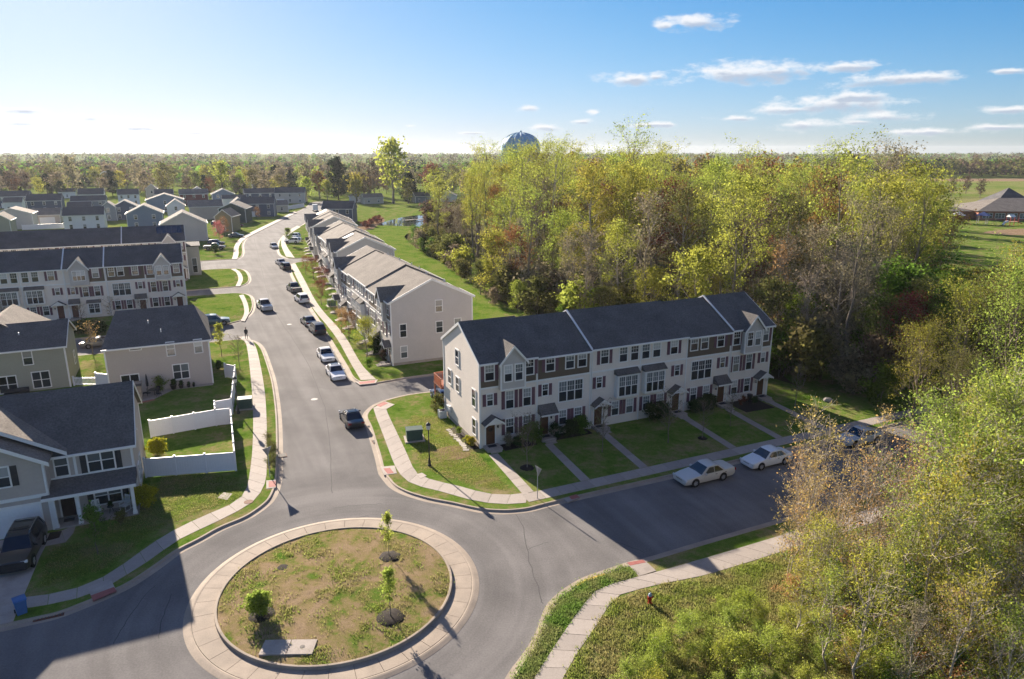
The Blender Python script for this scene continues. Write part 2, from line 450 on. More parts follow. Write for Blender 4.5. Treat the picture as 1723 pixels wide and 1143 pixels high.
right_c = [(-11.69, 76.94), (-14.28, 74.93), (-15.58, 73.02), (-15.99, 70.66), (-15.83, 68.93), (-14.84, 66.49), (-13.69, 62.78), (-12.54, 59.10), (-11.70, 56.05), (-11.37, 55.36), (-10.25, 53.27), (-8.89, 52.02), (-6.89, 50.87), (-5.02, 50.23), (-3.61, 49.57), (-2.24, 49.04), (-0.45, 48.87), (1.32, 49.20), (2.70, 49.95), (4.70, 50.91)]
rs_f = [grid(8, -12.5), grid(13.2, -12.55), grid(30, -12.6), grid(75, -12.6)]
rs_n = [grid(75, -21.5), grid(30, -21.5), grid(8.7, -21.5)]
right_d = [(9.35, 42.97), (7.85, 42.43), (6.33, 41.58), (4.53, 40.60), (2.98, 39.08), (2.01, 37.63), (1.45, 35.26), (0.77, 33.67), (-0.37, 31.63)]
bottom = [(-1.6, 28.0), (-3.5, 24.5), (-4.2, 18.0), (-4.0, 2.0), (-12.5, 2.0), (-12.6, 18.0), (-14.0, 21.5), (-18.0, 25.0), (-24.0, 27.2), (-34.0, 26.0), (-50.0, 20.0), (-54.0, 28.0)]
ext1 = [far_u(s1n, 18), far_u(s1n, 60), far_u(s1f, 60), far_u(s1f, 18)]
ext2 = [far_u(s2n, 12), far_u(s2f, 12)]
ext3 = [far_u(s3n, 12), far_u(s3n, 40), far_u(s3f, 40), far_u(s3f, 12)]
ext4 = [(s4f[0] + 9, s4f[1] + 4), (s4n[0] + 10, s4n[1] + 5)]
ext5 = [grid(2, 23.1), grid(42, 23.2), grid(42, 17.2), grid(4, 17.2)]
road_loop = (left_a + [s1n] + ext1 + [s1f] + left_b + [s2n] + ext2 + [s2f] + left_c + [s3n] + ext3 + [s3f] + left_d + far_cap
             + right_a + [s4f] + ext4 + [s4n] + right_b + ext5 + right_c + rs_f + rs_n + right_d + bottom)

def chaikin(p, closed=True, it=2):
    for _ in range(it):
        q = []
        n = len(p)
        for i in range(n if closed else n - 1):
            a, b = p[i], p[(i + 1) % n]
            q += [(a[0] * .78 + b[0] * .22, a[1] * .78 + b[1] * .22), (a[0] * .22 + b[0] * .78, a[1] * .22 + b[1] * .78)]
        if not closed:
            q = [p[0]] + q + [p[-1]]
        p = q
    return p

def dedupe(p, eps=.12):
    q = [p[0]]
    for a in p[1:]:
        if math.hypot(a[0] - q[-1][0], a[1] - q[-1][1]) > eps:
            q.append(a)
    if math.hypot(q[0][0] - q[-1][0], q[0][1] - q[-1][1]) < eps:
        q.pop()
    return q

road_loop = dedupe(chaikin(road_loop), .12)
area = sum(a[0] * b[1] - b[0] * a[1] for a, b in zip(road_loop, road_loop[1:] + road_loop[:1])) / 2
if area > 0:
    road_loop.reverse()      # clockwise: land lies on the left of the direction of travel

def offset(loop, d, closed=True):
    """shift sideways to the left of travel by d"""
    out = []; n = len(loop)
    for i in range(n):
        a = loop[i - 1] if (closed or i > 0) else loop[i]; b = loop[(i + 1) % n] if (closed or i < n - 1) else loop[i]
        t = Vector((b[0] - a[0], b[1] - a[1]))
        t = t.normalized() if t.length > 1e-6 else Vector((1, 0))
        out.append((loop[i][0] - t.y * d, loop[i][1] + t.x * d))
    return out

def fill(name, loops, m, z, keep=1, parent=None, extra=()):
    """planar fill; loops[0] is the outline (or the outline with holes loops[1:])"""
    vs, es = [], []
    for lp in loops:
        n = len(vs); vs += [Vector(p) for p in lp]; es += [(n + i, n + (i + 1) % len(lp)) for i in range(len(lp))]
    vs += [Vector(p) for p in extra]
    r = delaunay_2d_cdt(vs, es, [], 0, 1e-5)
    V, F = r[0], r[2]
    def inside(p, lp):
        c = False; n = len(lp); x, y = p
        for i in range(n):
            x1, y1 = lp[i]; x2, y2 = lp[i - 1]
            if (y1 > y) != (y2 > y) and x < (x2 - x1) * (y - y1) / (y2 - y1) + x1:
                c = not c
        return c
    FF = []
    for f in F:
        cx = sum(V[i].x for i in f) / len(f); cy = sum(V[i].y for i in f) / len(f)
        if inside((cx, cy), loops[0]) and not any(inside((cx, cy), h) for h in loops[1:]):
            f = list(f)
            a, b, c = V[f[0]], V[f[1]], V[f[2]]
            if (b.x - a.x) * (c.y - a.y) - (b.y - a.y) * (c.x - a.x) < 0:
                f.reverse()
            FF.append(f)
    me = bpy.data.meshes.new(name); me.from_pydata([(v.x, v.y, z) for v in V], [], FF); me.update()
    if m:
        me.materials.append(MATS[m])
    return put(name, me, parent)

hole = offset(road_loop, .5)
BIG = [(-5000, -400), (5000, -400), (5000, 5000), (-5000, 5000)]
tag(fill('ground', [BIG, hole], 'lawn', GZ), kind='structure')
tag(fill('road', [offset(road_loop, .02)], 'asphalt', 0.0), kind='structure')

# kerb with gutter: swept along the whole outline
def sweep(name, loop, prof, m, closed=True, parent=None):
    rows = [offset(loop, d, closed) for d, z in prof]
    V, F = [], []
    n = len(loop); k = len(prof)
    for i in range(n):
        for j in range(k):
            V.append((*rows[j][i], prof[j][1]))
    for i in range(n if closed else n - 1):
        a = i * k; b = ((i + 1) % n) * k
        for j in range(k - 1):
            F.append((a + j, b + j, b + j + 1, a + j + 1))
    me = bpy.data.meshes.new(name); me.from_pydata(V, [], F); me.update(); me.materials.append(MATS[m])
    return put(name, me, parent)
tag(sweep('kerb', road_loop, [(-.02, -.03), (0, .006), (.36, .012), (.43, .05), (.47, .13), (.62, .135), (.66, .08)], 'kerb_concrete'), kind='structure')

# painted part of the kerb at the right-hand corner
yk = [(5.92, 41.31), (5.20, 40.97), (4.53, 40.60), (3.82, 39.97)]
me = MB()
yk = dedupe(chaikin(yk, False, 2))
if offset(yk, .5, False)[0][1] > yk[0][1]:
    yk.reverse()
tag(sweep('painted_kerb', yk, [(.36, .018), (.425, .056), (.462, .138), (.63, .142)], 'yellow_paint', False), kind='structure')

# seams and cracks in the asphalt
def strip(pts, w, z, mb):
    l = offset(pts, w / 2, False); r = offset(pts, -w / 2, False)
    for i in range(len(pts) - 1):
        mb.poly([(*r[i], z), (*r[i + 1], z), (*l[i + 1], z), (*l[i], z)])
mb = MB()
def wob(pts, a=.06, n=2):
    p = chaikin(pts, False, n)
    return [(x + R.gauss(0, a), y + R.gauss(0, a)) for x, y in p]
for pl, w in (([(-46.70, 132.03), (-38.45, 112.66), (-31.17, 98.02), (-25.52, 85.30), (-20.91, 73.39), (-17.76, 63.46), (-16.06, 56.88), (-14.85, 52.43)], .07), ([(-83.03, 226.23), (-63.86, 176.52), (-51.54, 144.26), (-46.70, 132.03)], .12), ([(-62.49, 162.93), (-55.14, 144.26), (-49.89, 132.03), (-40.69, 110.61), (-38.06, 104.87)], .05),
              ([(-0.31, 50.43), (0.83, 47.67), (1.09, 42.86), (1.68, 39.78), (1.87, 37.92)], .06), ([(1.11, 43.98), (1.85, 44.60), (2.59, 44.92)], .04), ([(7.48, 45.00), (8.59, 44.21), (9.32, 43.60)], .05),
              ([(-22.80, 34.12), (-23.09, 35.94), (-23.34, 38.53), (-23.13, 39.78)], .05), ([(-20.40, 34.62), (-21.16, 36.49), (-21.61, 38.83)], .05), ([(-14.14, 49.95), (-12.37, 50.43), (-10.51, 50.62)], .05), ([(-15.78, 45.97), (-13.58, 47.67), (-11.09, 48.74)], .07),
              ([(-11.77, 81.72), (-15.66, 79.05), (-21.16, 78.40), (-24.27, 79.48)], .05)):
    strip(wob(pl, .04), w, .004, mb)
tag(mb.build('road_seam', 'asphalt_dark'), kind='structure')

# ------------------------------------------------------------------ pavements, slab by slab
def resample(p, step):
    d = [0]
    for a, b in zip(p, p[1:]):
        d.append(d[-1] + math.hypot(b[0] - a[0], b[1] - a[1]))
    n = max(1, round(d[-1] / step)); out = []
    for i in range(n + 1):
        t = d[-1] * i / n
        k = max(j for j in range(len(d)) if d[j] <= t + 1e-9); k = min(k, len(p) - 2)
        f = (t - d[k]) / max(d[k + 1] - d[k], 1e-9)
        out.append((p[k][0] + (p[k + 1][0] - p[k][0]) * f, p[k][1] + (p[k + 1][1] - p[k][1]) * f))
    return out

def slab_mesh(q, z0, z1, gap=.02):
    c = Vector((sum(p[0] for p in q) / 4, sum(p[1] for p in q) / 4))
    q2 = []
    for p in q:
        v = Vector(p) - c; L = v.length
        q2.append(tuple(v * ((L - gap) / L)))
    mb = MB(); mb.xy(q2, z0, z1)
    mb.f = [tuple(reversed(f)) for f in mb.f] if (q2[1][0] - q2[0][0]) * (q2[2][1] - q2[0][1]) - (q2[1][1] - q2[0][1]) * (q2[2][0] - q2[0][0]) < 0 else mb.f
    return mb, c

def pavement(name, left, right, step=1.55, z=GZ, m='concrete', smooth=True, thick=.07):
    """left and right edges as polylines running the same way"""
    root = tag(thing(name, None, None), kind='structure')
    if smooth:
        left = chaikin(left, False, 2); right = chaikin(right, False, 2)
    n = max(1, round(sum(math.hypot(b[0] - a[0], b[1] - a[1]) for a, b in zip(left, left[1:])) / step))
    def samp(p):
        r = resample(p, .05); return [r[round(i * (len(r) - 1) / n)] for i in range(n + 1)]
    a, b = samp(left), samp(right)
    for i in range(n):
        mb, c = slab_mesh([a[i], a[i + 1], b[i + 1], b[i]], z - .05, z + thick * .25 + R.uniform(-.003, .003))
        mb.build('slab', m, root, (c.x, c.y, 0))
    return root

pavement('pavement', [(-41.25, 101.92), (-39.40, 99.55), (-38.33, 97.59), (-34.06, 86.95), (-29.26, 74.60), (-26.09, 65.88), (-24.01, 59.74), (-22.81, 55.80), (-21.96, 52.77), (-21.98, 50.69), (-22.98, 49.45), (-24.01, 48.07), (-25.01, 46.55), (-25.87, 44.33), (-26.26, 42.46), (-26.84, 40.58), (-27.72, 39.41), (-29.01, 38.72), (-30.53, 38.36), (-30.83, 38.30)],
         [(-39.77, 102.27), (-37.44, 98.23), (-35.43, 93.89), (-30.81, 82.52), (-27.76, 74.60), (-24.69, 65.88), (-22.61, 59.74), (-20.85, 54.38), (-20.59, 51.99), (-20.72, 50.40), (-21.79, 48.43), (-23.06, 46.60), (-24.12, 45.12), (-24.86, 42.31), (-25.54, 40.72), (-25.84, 39.67), (-26.79, 38.48), (-28.14, 37.82), (-29.74, 37.17), (-30.25, 37.12)])
pavement('pavement', [(-13.94, 73.07), (-13.64, 71.31), (-11.77, 65.88), (-9.82, 60.27), (-8.52, 56.21), (-7.69, 55.12), (-5.71, 54.02), (-3.84, 53.19), (-2.36, 52.20), (-0.95, 51.89), (0.27, 51.99), (1.34, 52.30)],
         [(-15.12, 71.78), (-14.43, 69.48), (-12.73, 64.36), (-10.65, 57.89), (-9.84, 55.80), (-8.71, 54.00), (-7.14, 53.03), (-5.85, 52.51), (-4.18, 51.48), (-2.75, 50.74), (-1.39, 50.40), (-0.21, 50.30), (1.11, 50.54)])
pavement('pavement', [grid(-.4, -9.9), grid(34, -9.9), grid(60, -9.9)], [grid(-.4, -11.3), grid(34, -11.3), grid(60, -11.3)], smooth=False)
pavement('pavement', [(-54.13, 170.08), (-46.69, 150.55), (-36.35, 123.53), (-26.74, 102.76), (-20.91, 87.47), (-18.47, 81.36)], [(-53.57, 172.31), (-45.14, 150.55), (-34.96, 123.53), (-25.60, 103.68), (-19.66, 87.47), (-16.64, 81.68)])
pavement('pavement', [grid(60, -23.4), grid(20, -23.4)] + [(14.33, 43.19), (9.74, 41.12), (8.37, 40.58), (7.16, 40.06), (5.64, 39.41), (4.94, 38.54), (3.66, 36.27), (2.28, 33.62), (1.14, 31.28), (0.26, 29.34)],
         [grid(60, -25.0), grid(20, -25.0)] + [(12.75, 40.58), (9.99, 39.89), (6.85, 38.66), (6.26, 38.05), (4.74, 35.11), (3.47, 33.00), (2.73, 31.28), (1.76, 29.34)])
pavement('pavement', [(-44.63, 112.17), (-46.03, 117.82), (-49.39, 126.07), (-52.81, 133.15)], [(-43.80, 111.75), (-45.21, 117.82), (-48.51, 126.07), (-52.11, 133.72)])
pavement('pavement', [(-56.99, 142.31), (-59.35, 150.55), (-63.36, 159.75), (-66.33, 163.90)], [(-56.01, 142.31), (-58.32, 150.55), (-62.40, 159.75), (-65.38, 164.33)])
pavement('pavement', [(-72.16, 179.73), (-74.96, 188.23), (-80.44, 202.54), (-86.26, 222.13), (-88.80, 238.52), (-91.63, 261.58), (-95.04, 289.40), (-99.23, 323.64)], [(-70.78, 179.73), (-73.52, 188.23), (-79.07, 202.54), (-84.20, 220.61), (-86.16, 235.06), (-88.92, 257.44), (-92.23, 284.37), (-96.03, 317.39)], step=3)
pavement('pavement', [(-79.53, 261.58), (-77.95, 245.76), (-74.23, 226.82), (-68.55, 207.79), (-59.52, 183.88)], [(-77.00, 257.44), (-75.06, 240.29), (-71.62, 222.13), (-66.55, 206.45), (-56.55, 181.78)], step=3)

def flat(name, pts, m, z0, z1, kind='structure', parent=None):
    mb = MB(); mb.xy(pts, z0, z1)
    a = sum(p[0] * q[1] - q[0] * p[1] for p, q in zip(pts, pts[1:] + pts[:1]))
    if a < 0:
        mb.f = [tuple(reversed(f)) for f in mb.f]
    return tag(mb.build(name, m, parent), kind=kind)

# kerb ramps with red warning strips
for pr, ps in (([(-27.26, 39.29), (-26.35, 40.32), (-25.22, 38.97), (-26.12, 37.96)], [(-26.57, 38.48), (-25.60, 39.38), (-25.22, 38.97), (-26.12, 37.96)]),
               ([(-11.68, 57.10), (-10.45, 57.35), (-10.00, 55.80), (-11.07, 55.46)], [(-11.35, 56.74), (-10.80, 56.86), (-10.27, 55.86), (-10.80, 55.69)]),
               ([(-20.90, 54.44), (-20.13, 54.55), (-19.67, 53.14), (-20.39, 52.93)], [(-20.65, 54.28), (-20.08, 54.39), (-19.72, 53.30), (-20.27, 53.14)]),
               ([(4.15, 51.28), (5.16, 51.89), (5.41, 51.38), (4.43, 50.59)], [(4.60, 51.59), (5.26, 51.94), (5.46, 51.43), (4.80, 51.04)]),
               ([(7.80, 42.17), (9.04, 42.53), (9.63, 41.19), (8.37, 40.58)], [(7.83, 42.14), (8.99, 42.49), (9.14, 42.17), (7.98, 41.78)]),
               ([(-18.98, 80.68), (-16.41, 81.59), (-16.44, 80.23), (-18.24, 79.57)], [(-18.59, 80.57), (-16.66, 81.36), (-16.61, 80.34), (-18.21, 79.79)]),
               ([(-15.12, 71.78), (-14.18, 73.83), (-12.96, 72.88), (-13.73, 71.23)], [(-14.95, 72.60), (-14.29, 73.73), (-13.75, 73.26), (-14.39, 72.05)])):
    flat('kerb_ramp', pr, 'concrete', .05, .148)
    flat('ramp_warning_strip', ps, 'ramp_red', .06, .154)

# walkways from the doors to the pavement
WALKS = [(0.15, 1.08, -.28, .75), (5.95, 6.75, 5.2, 6.1), (12.1, 12.95, 11.2, 12.05), (22.1, 22.95, 21.3, 22.15), (27.9, 28.75, 27.1, 27.95), (33.8, 34.65, 33.0, 33.85)]
for a, b, c, d in WALKS:
    pavement('walkway', [grid(a, -1.7), grid(c, -9.87)], [grid(b, -1.7), grid(d, -9.87)], step=1.4, smooth=False)
# walkways and lawn of the street row
OA = Vector((-15.5, 87.2))
for k in range(6):
    v = 1.05 + 5.88 * k if k % 2 == 0 else 5.88 * (k + 1) - 1.05
    ue = -3.75 + v * .075 if v < 20 else -2.25
    pavement('walkway', [grid(-.9, v - .45, OA), grid(ue, v - .45, OA)], [grid(-.9, v + .45, OA), grid(ue, v + .45, OA)], step=1.3, smooth=False, z=.1)

# driveway and path of the house on the left
flat('driveway', [(-38.46, 44.80), (-33.53, 45.36), (-32.71, 43.04), (-30.84, 38.54), (-29.77, 36.00), (-31.18, 35.40)], 'concrete', .05, .142)
pavement('path', [(-34.19, 45.85), (-33.28, 46.34), (-32.68, 47.11)], [(-33.20, 44.17), (-32.01, 44.72), (-32.20, 46.01)], step=1.3, smooth=False)
flat('mulch_bed', [(-33.94, 46.01), (-33.22, 46.26), (-32.84, 45.36), (-33.48, 44.88)], 'mulch', .05, .15)

# ------------------------------------------------------------------ roundabout island
RC = Vector((-11.2, 39.35))
rb = tag(thing('roundabout', None, None, (RC.x, RC.y, 0)), kind='structure')
RI, RA, RO = 7.35, 8.62, 9.12
def ring(prof, m, name, n=96):
    V, F = [], []
    k = len(prof)
    for i in range(n):
        q = 2 * math.pi * i / n
        for r, z in prof:
            V.append((r * math.cos(q), r * math.sin(q), z))
    for i in range(n):
        a, b = i * k, ((i + 1) % n) * k
        for j in range(k - 1):
            F.append((a + j, b + j, b + j + 1, a + j + 1))
    me = bpy.data.meshes.new(name); me.from_pydata(V, [], F); me.update(); me.materials.append(MATS[m])
    return put(name, me, rb)
ring([(RA, .07), (RA + .08, .085), (RA + .2, .07), (RO - .05, .012), (RO, -.01)][::-1], 'kerb_concrete', 'apron_kerb')
ring([(RI - .17, .02), (RI - .16, .26), (RI - .13, .275), (RI - .02, .27), (RI, .25), (RI + .02, .06)][::-1], 'kerb_concrete', 'inner_kerb')
NS = 36
for k in range(NS):
    a0, a1 = 2 * math.pi * k / NS, 2 * math.pi * (k + 1) / NS
    am = (a0 + a1) / 2
    V, F = [], []
    for r in (RI + .01, RA - .02):
        for i in range(5):
            q = a0 + (a1 - a0) * i / 4
            q += (.012 / r) * (1 if i == 0 else -1 if i == 4 else 0)
            V.append((r * math.cos(q), r * math.sin(q)))
    ou = V[5:]; inn = V[:5]
    mb = MB(); mb.xy(inn[::-1] + ou, .0, .085 + R.uniform(-.004, .004))
    mb.f = [tuple(f) for f in mb.f]
    me = mb.mesh('slab', 'kerb_concrete')
    put('slab', me, rb)
# low mound of rough grass
n = 64; V, F = [(0, 0, .36)], []
rr = [1.2, 2.4, 3.6, 4.8, 6.0, 6.8, RI - .14]
for r in rr:
    for i in range(n):
        q = 2 * math.pi * i / n
        V.append((r * math.cos(q), r * math.sin(q), .36 - .16 * (r / RI) ** 2 + R.gauss(0, .018)))
for i in range(n):
    F.append((0, 1 + i, 1 + (i + 1) % n))
for k in range(len(rr) - 1):
    for i in range(n):
        j = (i + 1) % n
        F.append((1 + k * n + i, 1 + (k + 1) * n + i, 1 + (k + 1) * n + j, 1 + k * n + j))
me = bpy.data.meshes.new('island_ground'); me.from_pydata(V, [], F); me.update(); me.shade_smooth(); me.materials.append(MATS['island_grass'])
put('island_ground', me, rb)

# ------------------------------------------------------------------ further ground sheets
def sheet(name, pts, m, z, it=2):
    return tag(fill(name, [dedupe(chaikin(pts, True, it))], m, z), kind='structure')
sheet('forest_floor', [(-29, 204), (-14, 165), (-3, 128), (6, 112), (20, 100), (32, 82), (39, 73), (62, 80), (95, 140), (110, 200), (60, 270), (-10, 270), (-38, 240)], 'forest_floor', GZ + .004)
sheet('meadow', [(-6, 98), (-14, 112), (-22, 132), (-34, 168), (-52, 230), (-66, 262), (-60, 275), (-48, 268), (-36, 250), (-32, 210), (-16, 170), (-4, 126), (0, 112)], 'lawn_fresh', GZ + .004)
sheet('rough_ground', [(0.26, 30.55), (2.73, 31.28), (3.45, 33.00), (4.75, 35.14), (6.24, 37.94), (6.81, 38.48), (9.94, 39.67)] + [grid(20, -25.3), grid(62, -25.3), (70, 40), (50, 10), (0, 10)], 'lawn_rough', GZ + .004, 1)
sheet('pond', [(-50.89, 263.69), (-49.16, 279.50), (-45.23, 297.28), (-40.06, 305.58), (-34.07, 300.00), (-28.27, 265.84), (-31.52, 257.44), (-37.44, 259.49), (-44.33, 261.58)], 'lawn', GZ + .002)
m, N, L = new_mat('water')
o_ = N.new('ShaderNodeOutputMaterial'); b_ = N.new('ShaderNodeBsdfPrincipled'); L.new(b_.outputs[0], o_.inputs[0])
b_.inputs['Base Color'].default_value = (.03, .04, .04, 1); b_.inputs['Roughness'].default_value = .05; b_.inputs['IOR'].default_value = 1.33
nz_ = N.new('ShaderNodeTexNoise'); nz_.inputs['Scale'].default_value = 1.2; nz_.inputs['Detail'].default_value = 4
bm_ = N.new('ShaderNodeBump'); bm_.inputs['Strength'].default_value = .12; bm_.inputs['Distance'].default_value = .1; L.new(nz_.outputs['Fac'], bm_.inputs['Height']); L.new(bm_.outputs[0], b_.inputs['Normal'])
bpy.data.objects['pond'].data.materials[0] = MATS['water']
bpy.data.objects['pond'].location.z = .006
sheet('pond_bank', [(-54.61, 238.52), (-58.55, 279.50), (-56.70, 305.58), (-49.63, 279.50), (-50.05, 261.58), (-49.07, 249.53)], 'bare_soil', GZ + .006)
sheet('grass_bank', [(-80.39, 362.79), (-70.88, 383.82), (-35.64, 351.22), (-32.38, 305.58), (-40.43, 308.45), (-50.66, 300.00), (-68.18, 311.38)], 'lawn', GZ + .007)
sheet('sports_field', [(115, 330), (520, 330), (560, 640), (190, 640)], 'field', GZ + .004, 0)
sheet('ploughed_field', [(235, 640), (560, 640), (580, 700), (250, 700)], 'bare_soil', GZ + .007, 0)
sheet('school_path', [(159.73, 240.29), (174.10, 249.53), (191.67, 253.43), (175.70, 231.69), (163.97, 231.69), (159.93, 235.06)], 'bare_soil', GZ + .008)
sheet('far_field', [(-250, 900), (-90, 880), (-80, 980), (-260, 1010)], 'bare_soil', GZ + .006, 0)
sheet('wild_edge', [(32, 82), (40, 71), (52, 68), (64, 74), (55, 88), (40, 92)], 'lawn', GZ + .008)
# fresh green lawns beside the side lanes
sheet('lawn', [far_u(s1f, -1.5), far_u(s1f, 14), far_u(s2n, 8), far_u(s2n, -2)] and [(-61.26, 131.45), (-53.84, 133.72), (-51.55, 129.79), (-48.69, 123.03), (-47.05, 117.82), (-47.41, 114.28), (-49.67, 113.00)], 'lawn_fresh', GZ + .005)
sheet('lawn', [(-74.29, 159.75), (-66.42, 163.06), (-63.42, 158.14), (-60.68, 152.01), (-58.50, 144.96), (-64.84, 140.38)], 'lawn_fresh', GZ + .005)
# dry bare patches on lawns
sheet('bare_patch', [(-7.48, 60.67), (-5.75, 61.90), (-4.03, 61.49), (-3.74, 59.35), (-5.35, 58.33), (-6.96, 58.84)], 'bare_soil', GZ + .009)

# ------------------------------------------------------------------ building materials
def siding(name, c, course=.115):
    mat(name, c, rough=.62, spec=.25, var=.05, scale=.5, fine=.04, fscale=6, course=course, cstr=.5, bump=.35, bscale=3)
siding('siding_tan', (.69, .62, .55)); siding('siding_brown', (.115, .088, .064)); siding('siding_taupe', (.42, .365, .325)); siding('siding_sage', (.30, .295, .24))
siding('siding_grey', (.46, .43, .405)); siding('siding_white', (.66, .66, .66)); siding('siding_blue', (.15, .20, .27)); siding('siding_navy', (.075, .10, .15))
siding('siding_green', (.05, .07, .07)); siding('siding_olive', (.2, .175, .11)); siding('siding_maroon', (.13, .035, .04)); siding('siding_beige', (.45, .41, .35))
siding('siding_slate', (.2, .225, .25))
def shingle(name, c):
    mat(name, c, rough=.92, spec=.12, var=.16, scale=.5, fine=.32, fscale=7., course=.095, cstr=.5, bump=.7, bscale=18, c2=tuple(v * .86 for v in c), c2scale=.45)
shingle('shingle_dark', (.12, .112, .107)); shingle('shingle_brown', (.18, .16, .14)); shingle('shingle_charcoal', (.10, .097, .098)); shingle('shingle_tan', (.21, .18, .15))
mat('trim', (.70, .69, .67), rough=.5, var=.05, scale=2)
mat('garage_white', (.66, .66, .67), rough=.5, var=.03)
mat('shutter_mauve', (.125, .06, .082), rough=.6, var=.1, course=.05, cstr=.8, bump=.4)
mat('shutter_black', (.018, .02, .025), rough=.5, var=.1, course=.05, cstr=.8, bump=.4)
mat('door_wood', (.085, .038, .02), rough=.45, var=.35, scale=5)
mat('door_dark', (.02, .012, .012), rough=.4)
mat('door_red', (.06, .015, .018), rough=.4)
mat('deck_wood', (.25, .085, .045), rough=.7, var=.2, scale=4)
mat('wood_grey', (.26, .22, .18), rough=.8, var=.2, scale=4)
mat('pvc', (.68, .68, .71), rough=.4, var=.03)
mat('black_metal', (.014, .014, .015), rough=.45, spec=.5, var=.1)
mat('dark_cloth', (.02, .022, .028), rough=.9, var=.3, scale=9)
mat('brick_red', (.30, .13, .085), rough=.85, var=.18, scale=6, fine=.15, fscale=25)
mat('stone', (.33, .30, .27), rough=.85, var=.2, scale=4, vary=.15)
mat('vent_pipe', (.6, .6, .6), rough=.5)
mat('solar', (.012, .018, .035), rough=.25, spec=.5, var=.1)
mat('solar_bright', (.62, .64, .68), rough=.3)
mat('chrome', (.55, .55, .56), rough=.25, metal=1, var=0)
def glass(name, c, rough=.08, spec=.6):
    m, N, L = new_mat(name)
    o = N.new('ShaderNodeOutputMaterial'); b = N.new('ShaderNodeBsdfPrincipled'); L.new(b.outputs[0], o.inputs[0])
    oi = N.new('ShaderNodeObjectInfo'); r = N.new('ShaderNodeMapRange'); L.new(oi.outputs['Random'], r.inputs[0]); r.inputs[3].default_value = .5; r.inputs[4].default_value = 1.6
    v = N.new('ShaderNodeVectorMath'); v.operation = 'SCALE'; v.inputs[0].default_value = c; L.new(r.outputs[0], v.inputs['Scale']); L.new(v.outputs[0], b.inputs['Base Color'])
    b.inputs['Roughness'].default_value = rough; b.inputs['Specular IOR Level'].default_value = spec
    return m
glass('pane_dark', (.02, .024, .03)); glass('pane_blind', (.30, .31, .31), .25, .5); glass('pane_half', (.10, .115, .12), .15, .5); glass('car_glass', (.012, .014, .018), .04, .7)
PANES = ['pane_dark', 'pane_half', 'pane_half', 'pane_blind', 'pane_blind']

# ------------------------------------------------------------------ window, shutter, door parts (outer face looks along -y)
_cache = {}
def cached(key, fn):
    if key not in _cache:
        _cache[key] = fn()
    return _cache[key]

def win_mesh(w, h, n, grid_):
    def f():
        mb = MB(); t = .10 if w > .5 else .08
        W2 = w / 2
        mb.box(-W2 - t, W2 + t, -.07, .02, h, h + t * 1.1).box(-W2 - t, W2 + t, -.085, .02, -t, 0)
        mb.box(-W2 - t, -W2, -.065, .02, 0, h).box(W2, W2 + t, -.065, .02, 0, h)
        s = w / n
        for k in range(1, n):
            x = -W2 + s * k; mb.box(x - .05, x + .05, -.06, .01, 0, h)
        for k in range(n):
            a, b = -W2 + s * k + (.05 if k else 0), -W2 + s * (k + 1) - (.05 if k < n - 1 else 0)
            mb.box(a, b, -.055, .01, h * .5 - .035, h * .5 + .035)
            if grid_:
                for q in range(1, 3 if (b - a) > .45 else 2):
                    x = a + (b - a) * q / (3 if (b - a) > .45 else 2)
                    mb.box(x - .014, x + .014, -.04, -.01, h * .5 + .035, h)
                mb.box(a, b, -.041, -.01, h * .75 - .012, h * .75 + .014)
        return mb.mesh('window', 'trim')
    return cached(('win', round(w, 2), round(h, 2), n, grid_), f)

def pane_mesh(w, h):
    return cached(('pane', round(w, 2), round(h, 2)), lambda: MB().box(-w / 2, w / 2, -.03, -.004, 0, h).mesh('pane', 'pane_dark'))

def window(root, x, z, w, h, n=1, grid_=True, shutters=None, y=0., side='front', dims=(0, 0), blind=None, plain=False):
    """x runs along the wall as seen from outside; dims = (width, depth) of the building"""
    W, D = dims
    def place(o, dx=0., dz=0., dy=0.):
        a, b = x + dx, y + dy
        if side == 'front': o.location = (a, b, z + dz); o.rotation_euler = (0, 0, 0)
        elif side == 'right': o.location = (W - b, a, z + dz); o.rotation_euler = (0, 0, math.pi / 2)
        elif side == 'back': o.location = (W - a, D - b, z + dz); o.rotation_euler = (0, 0, math.pi)
        else: o.location = (b, D - a, z + dz); o.rotation_euler = (0, 0, -math.pi / 2)
    f = put('window', win_mesh(w, h, n, grid_), root); place(f)
    s = w / n
    bl = blind or R.choice(PANES)
    if plain:
        p = put('pane', pane_mesh(w, h), f)
        if bl != 'pane_dark': p.material_slots[0].link = 'OBJECT'; p.material_slots[0].material = MATS[bl]
    else:
        for k in range(n):
            for q in (0, 1):
                p = put('pane', pane_mesh(s, h * .5), f, (-w / 2 + s * (k + .5), 0, q * h * .5))
                mm = bl if q else ('pane_dark' if bl != 'pane_blind' or R.random() < .6 else 'pane_half')
                if mm != 'pane_dark': p.material_slots[0].link = 'OBJECT'; p.material_slots[0].material = MATS[mm]
    if shutters:
        sw = .34 if w < 1.2 else .4
        for sg in (-1, 1):
            def sm():
                mb = MB(); a = sw / 2
                mb.box(-a, a, -.04, .01, -.04, h + .04)
                mb.box(-a, -a + .05, -.055, -.03, -.05, h + .05).box(a - .05, a, -.055, -.03, -.05, h + .05).box(-a, a, -.056, -.03, h * .5 - .04, h * .5 + .04)
                return mb.mesh('shutter', 'shutter_mauve')
            o = put('shutter', cached(('sh', round(h, 2), sw), sm), root)
            if shutters != 'shutter_mauve': o.material_slots[0].link = 'OBJECT'; o.material_slots[0].material = MATS[shutters]
            place(o, sg * (w / 2 + .12 + sw / 2))
    return f

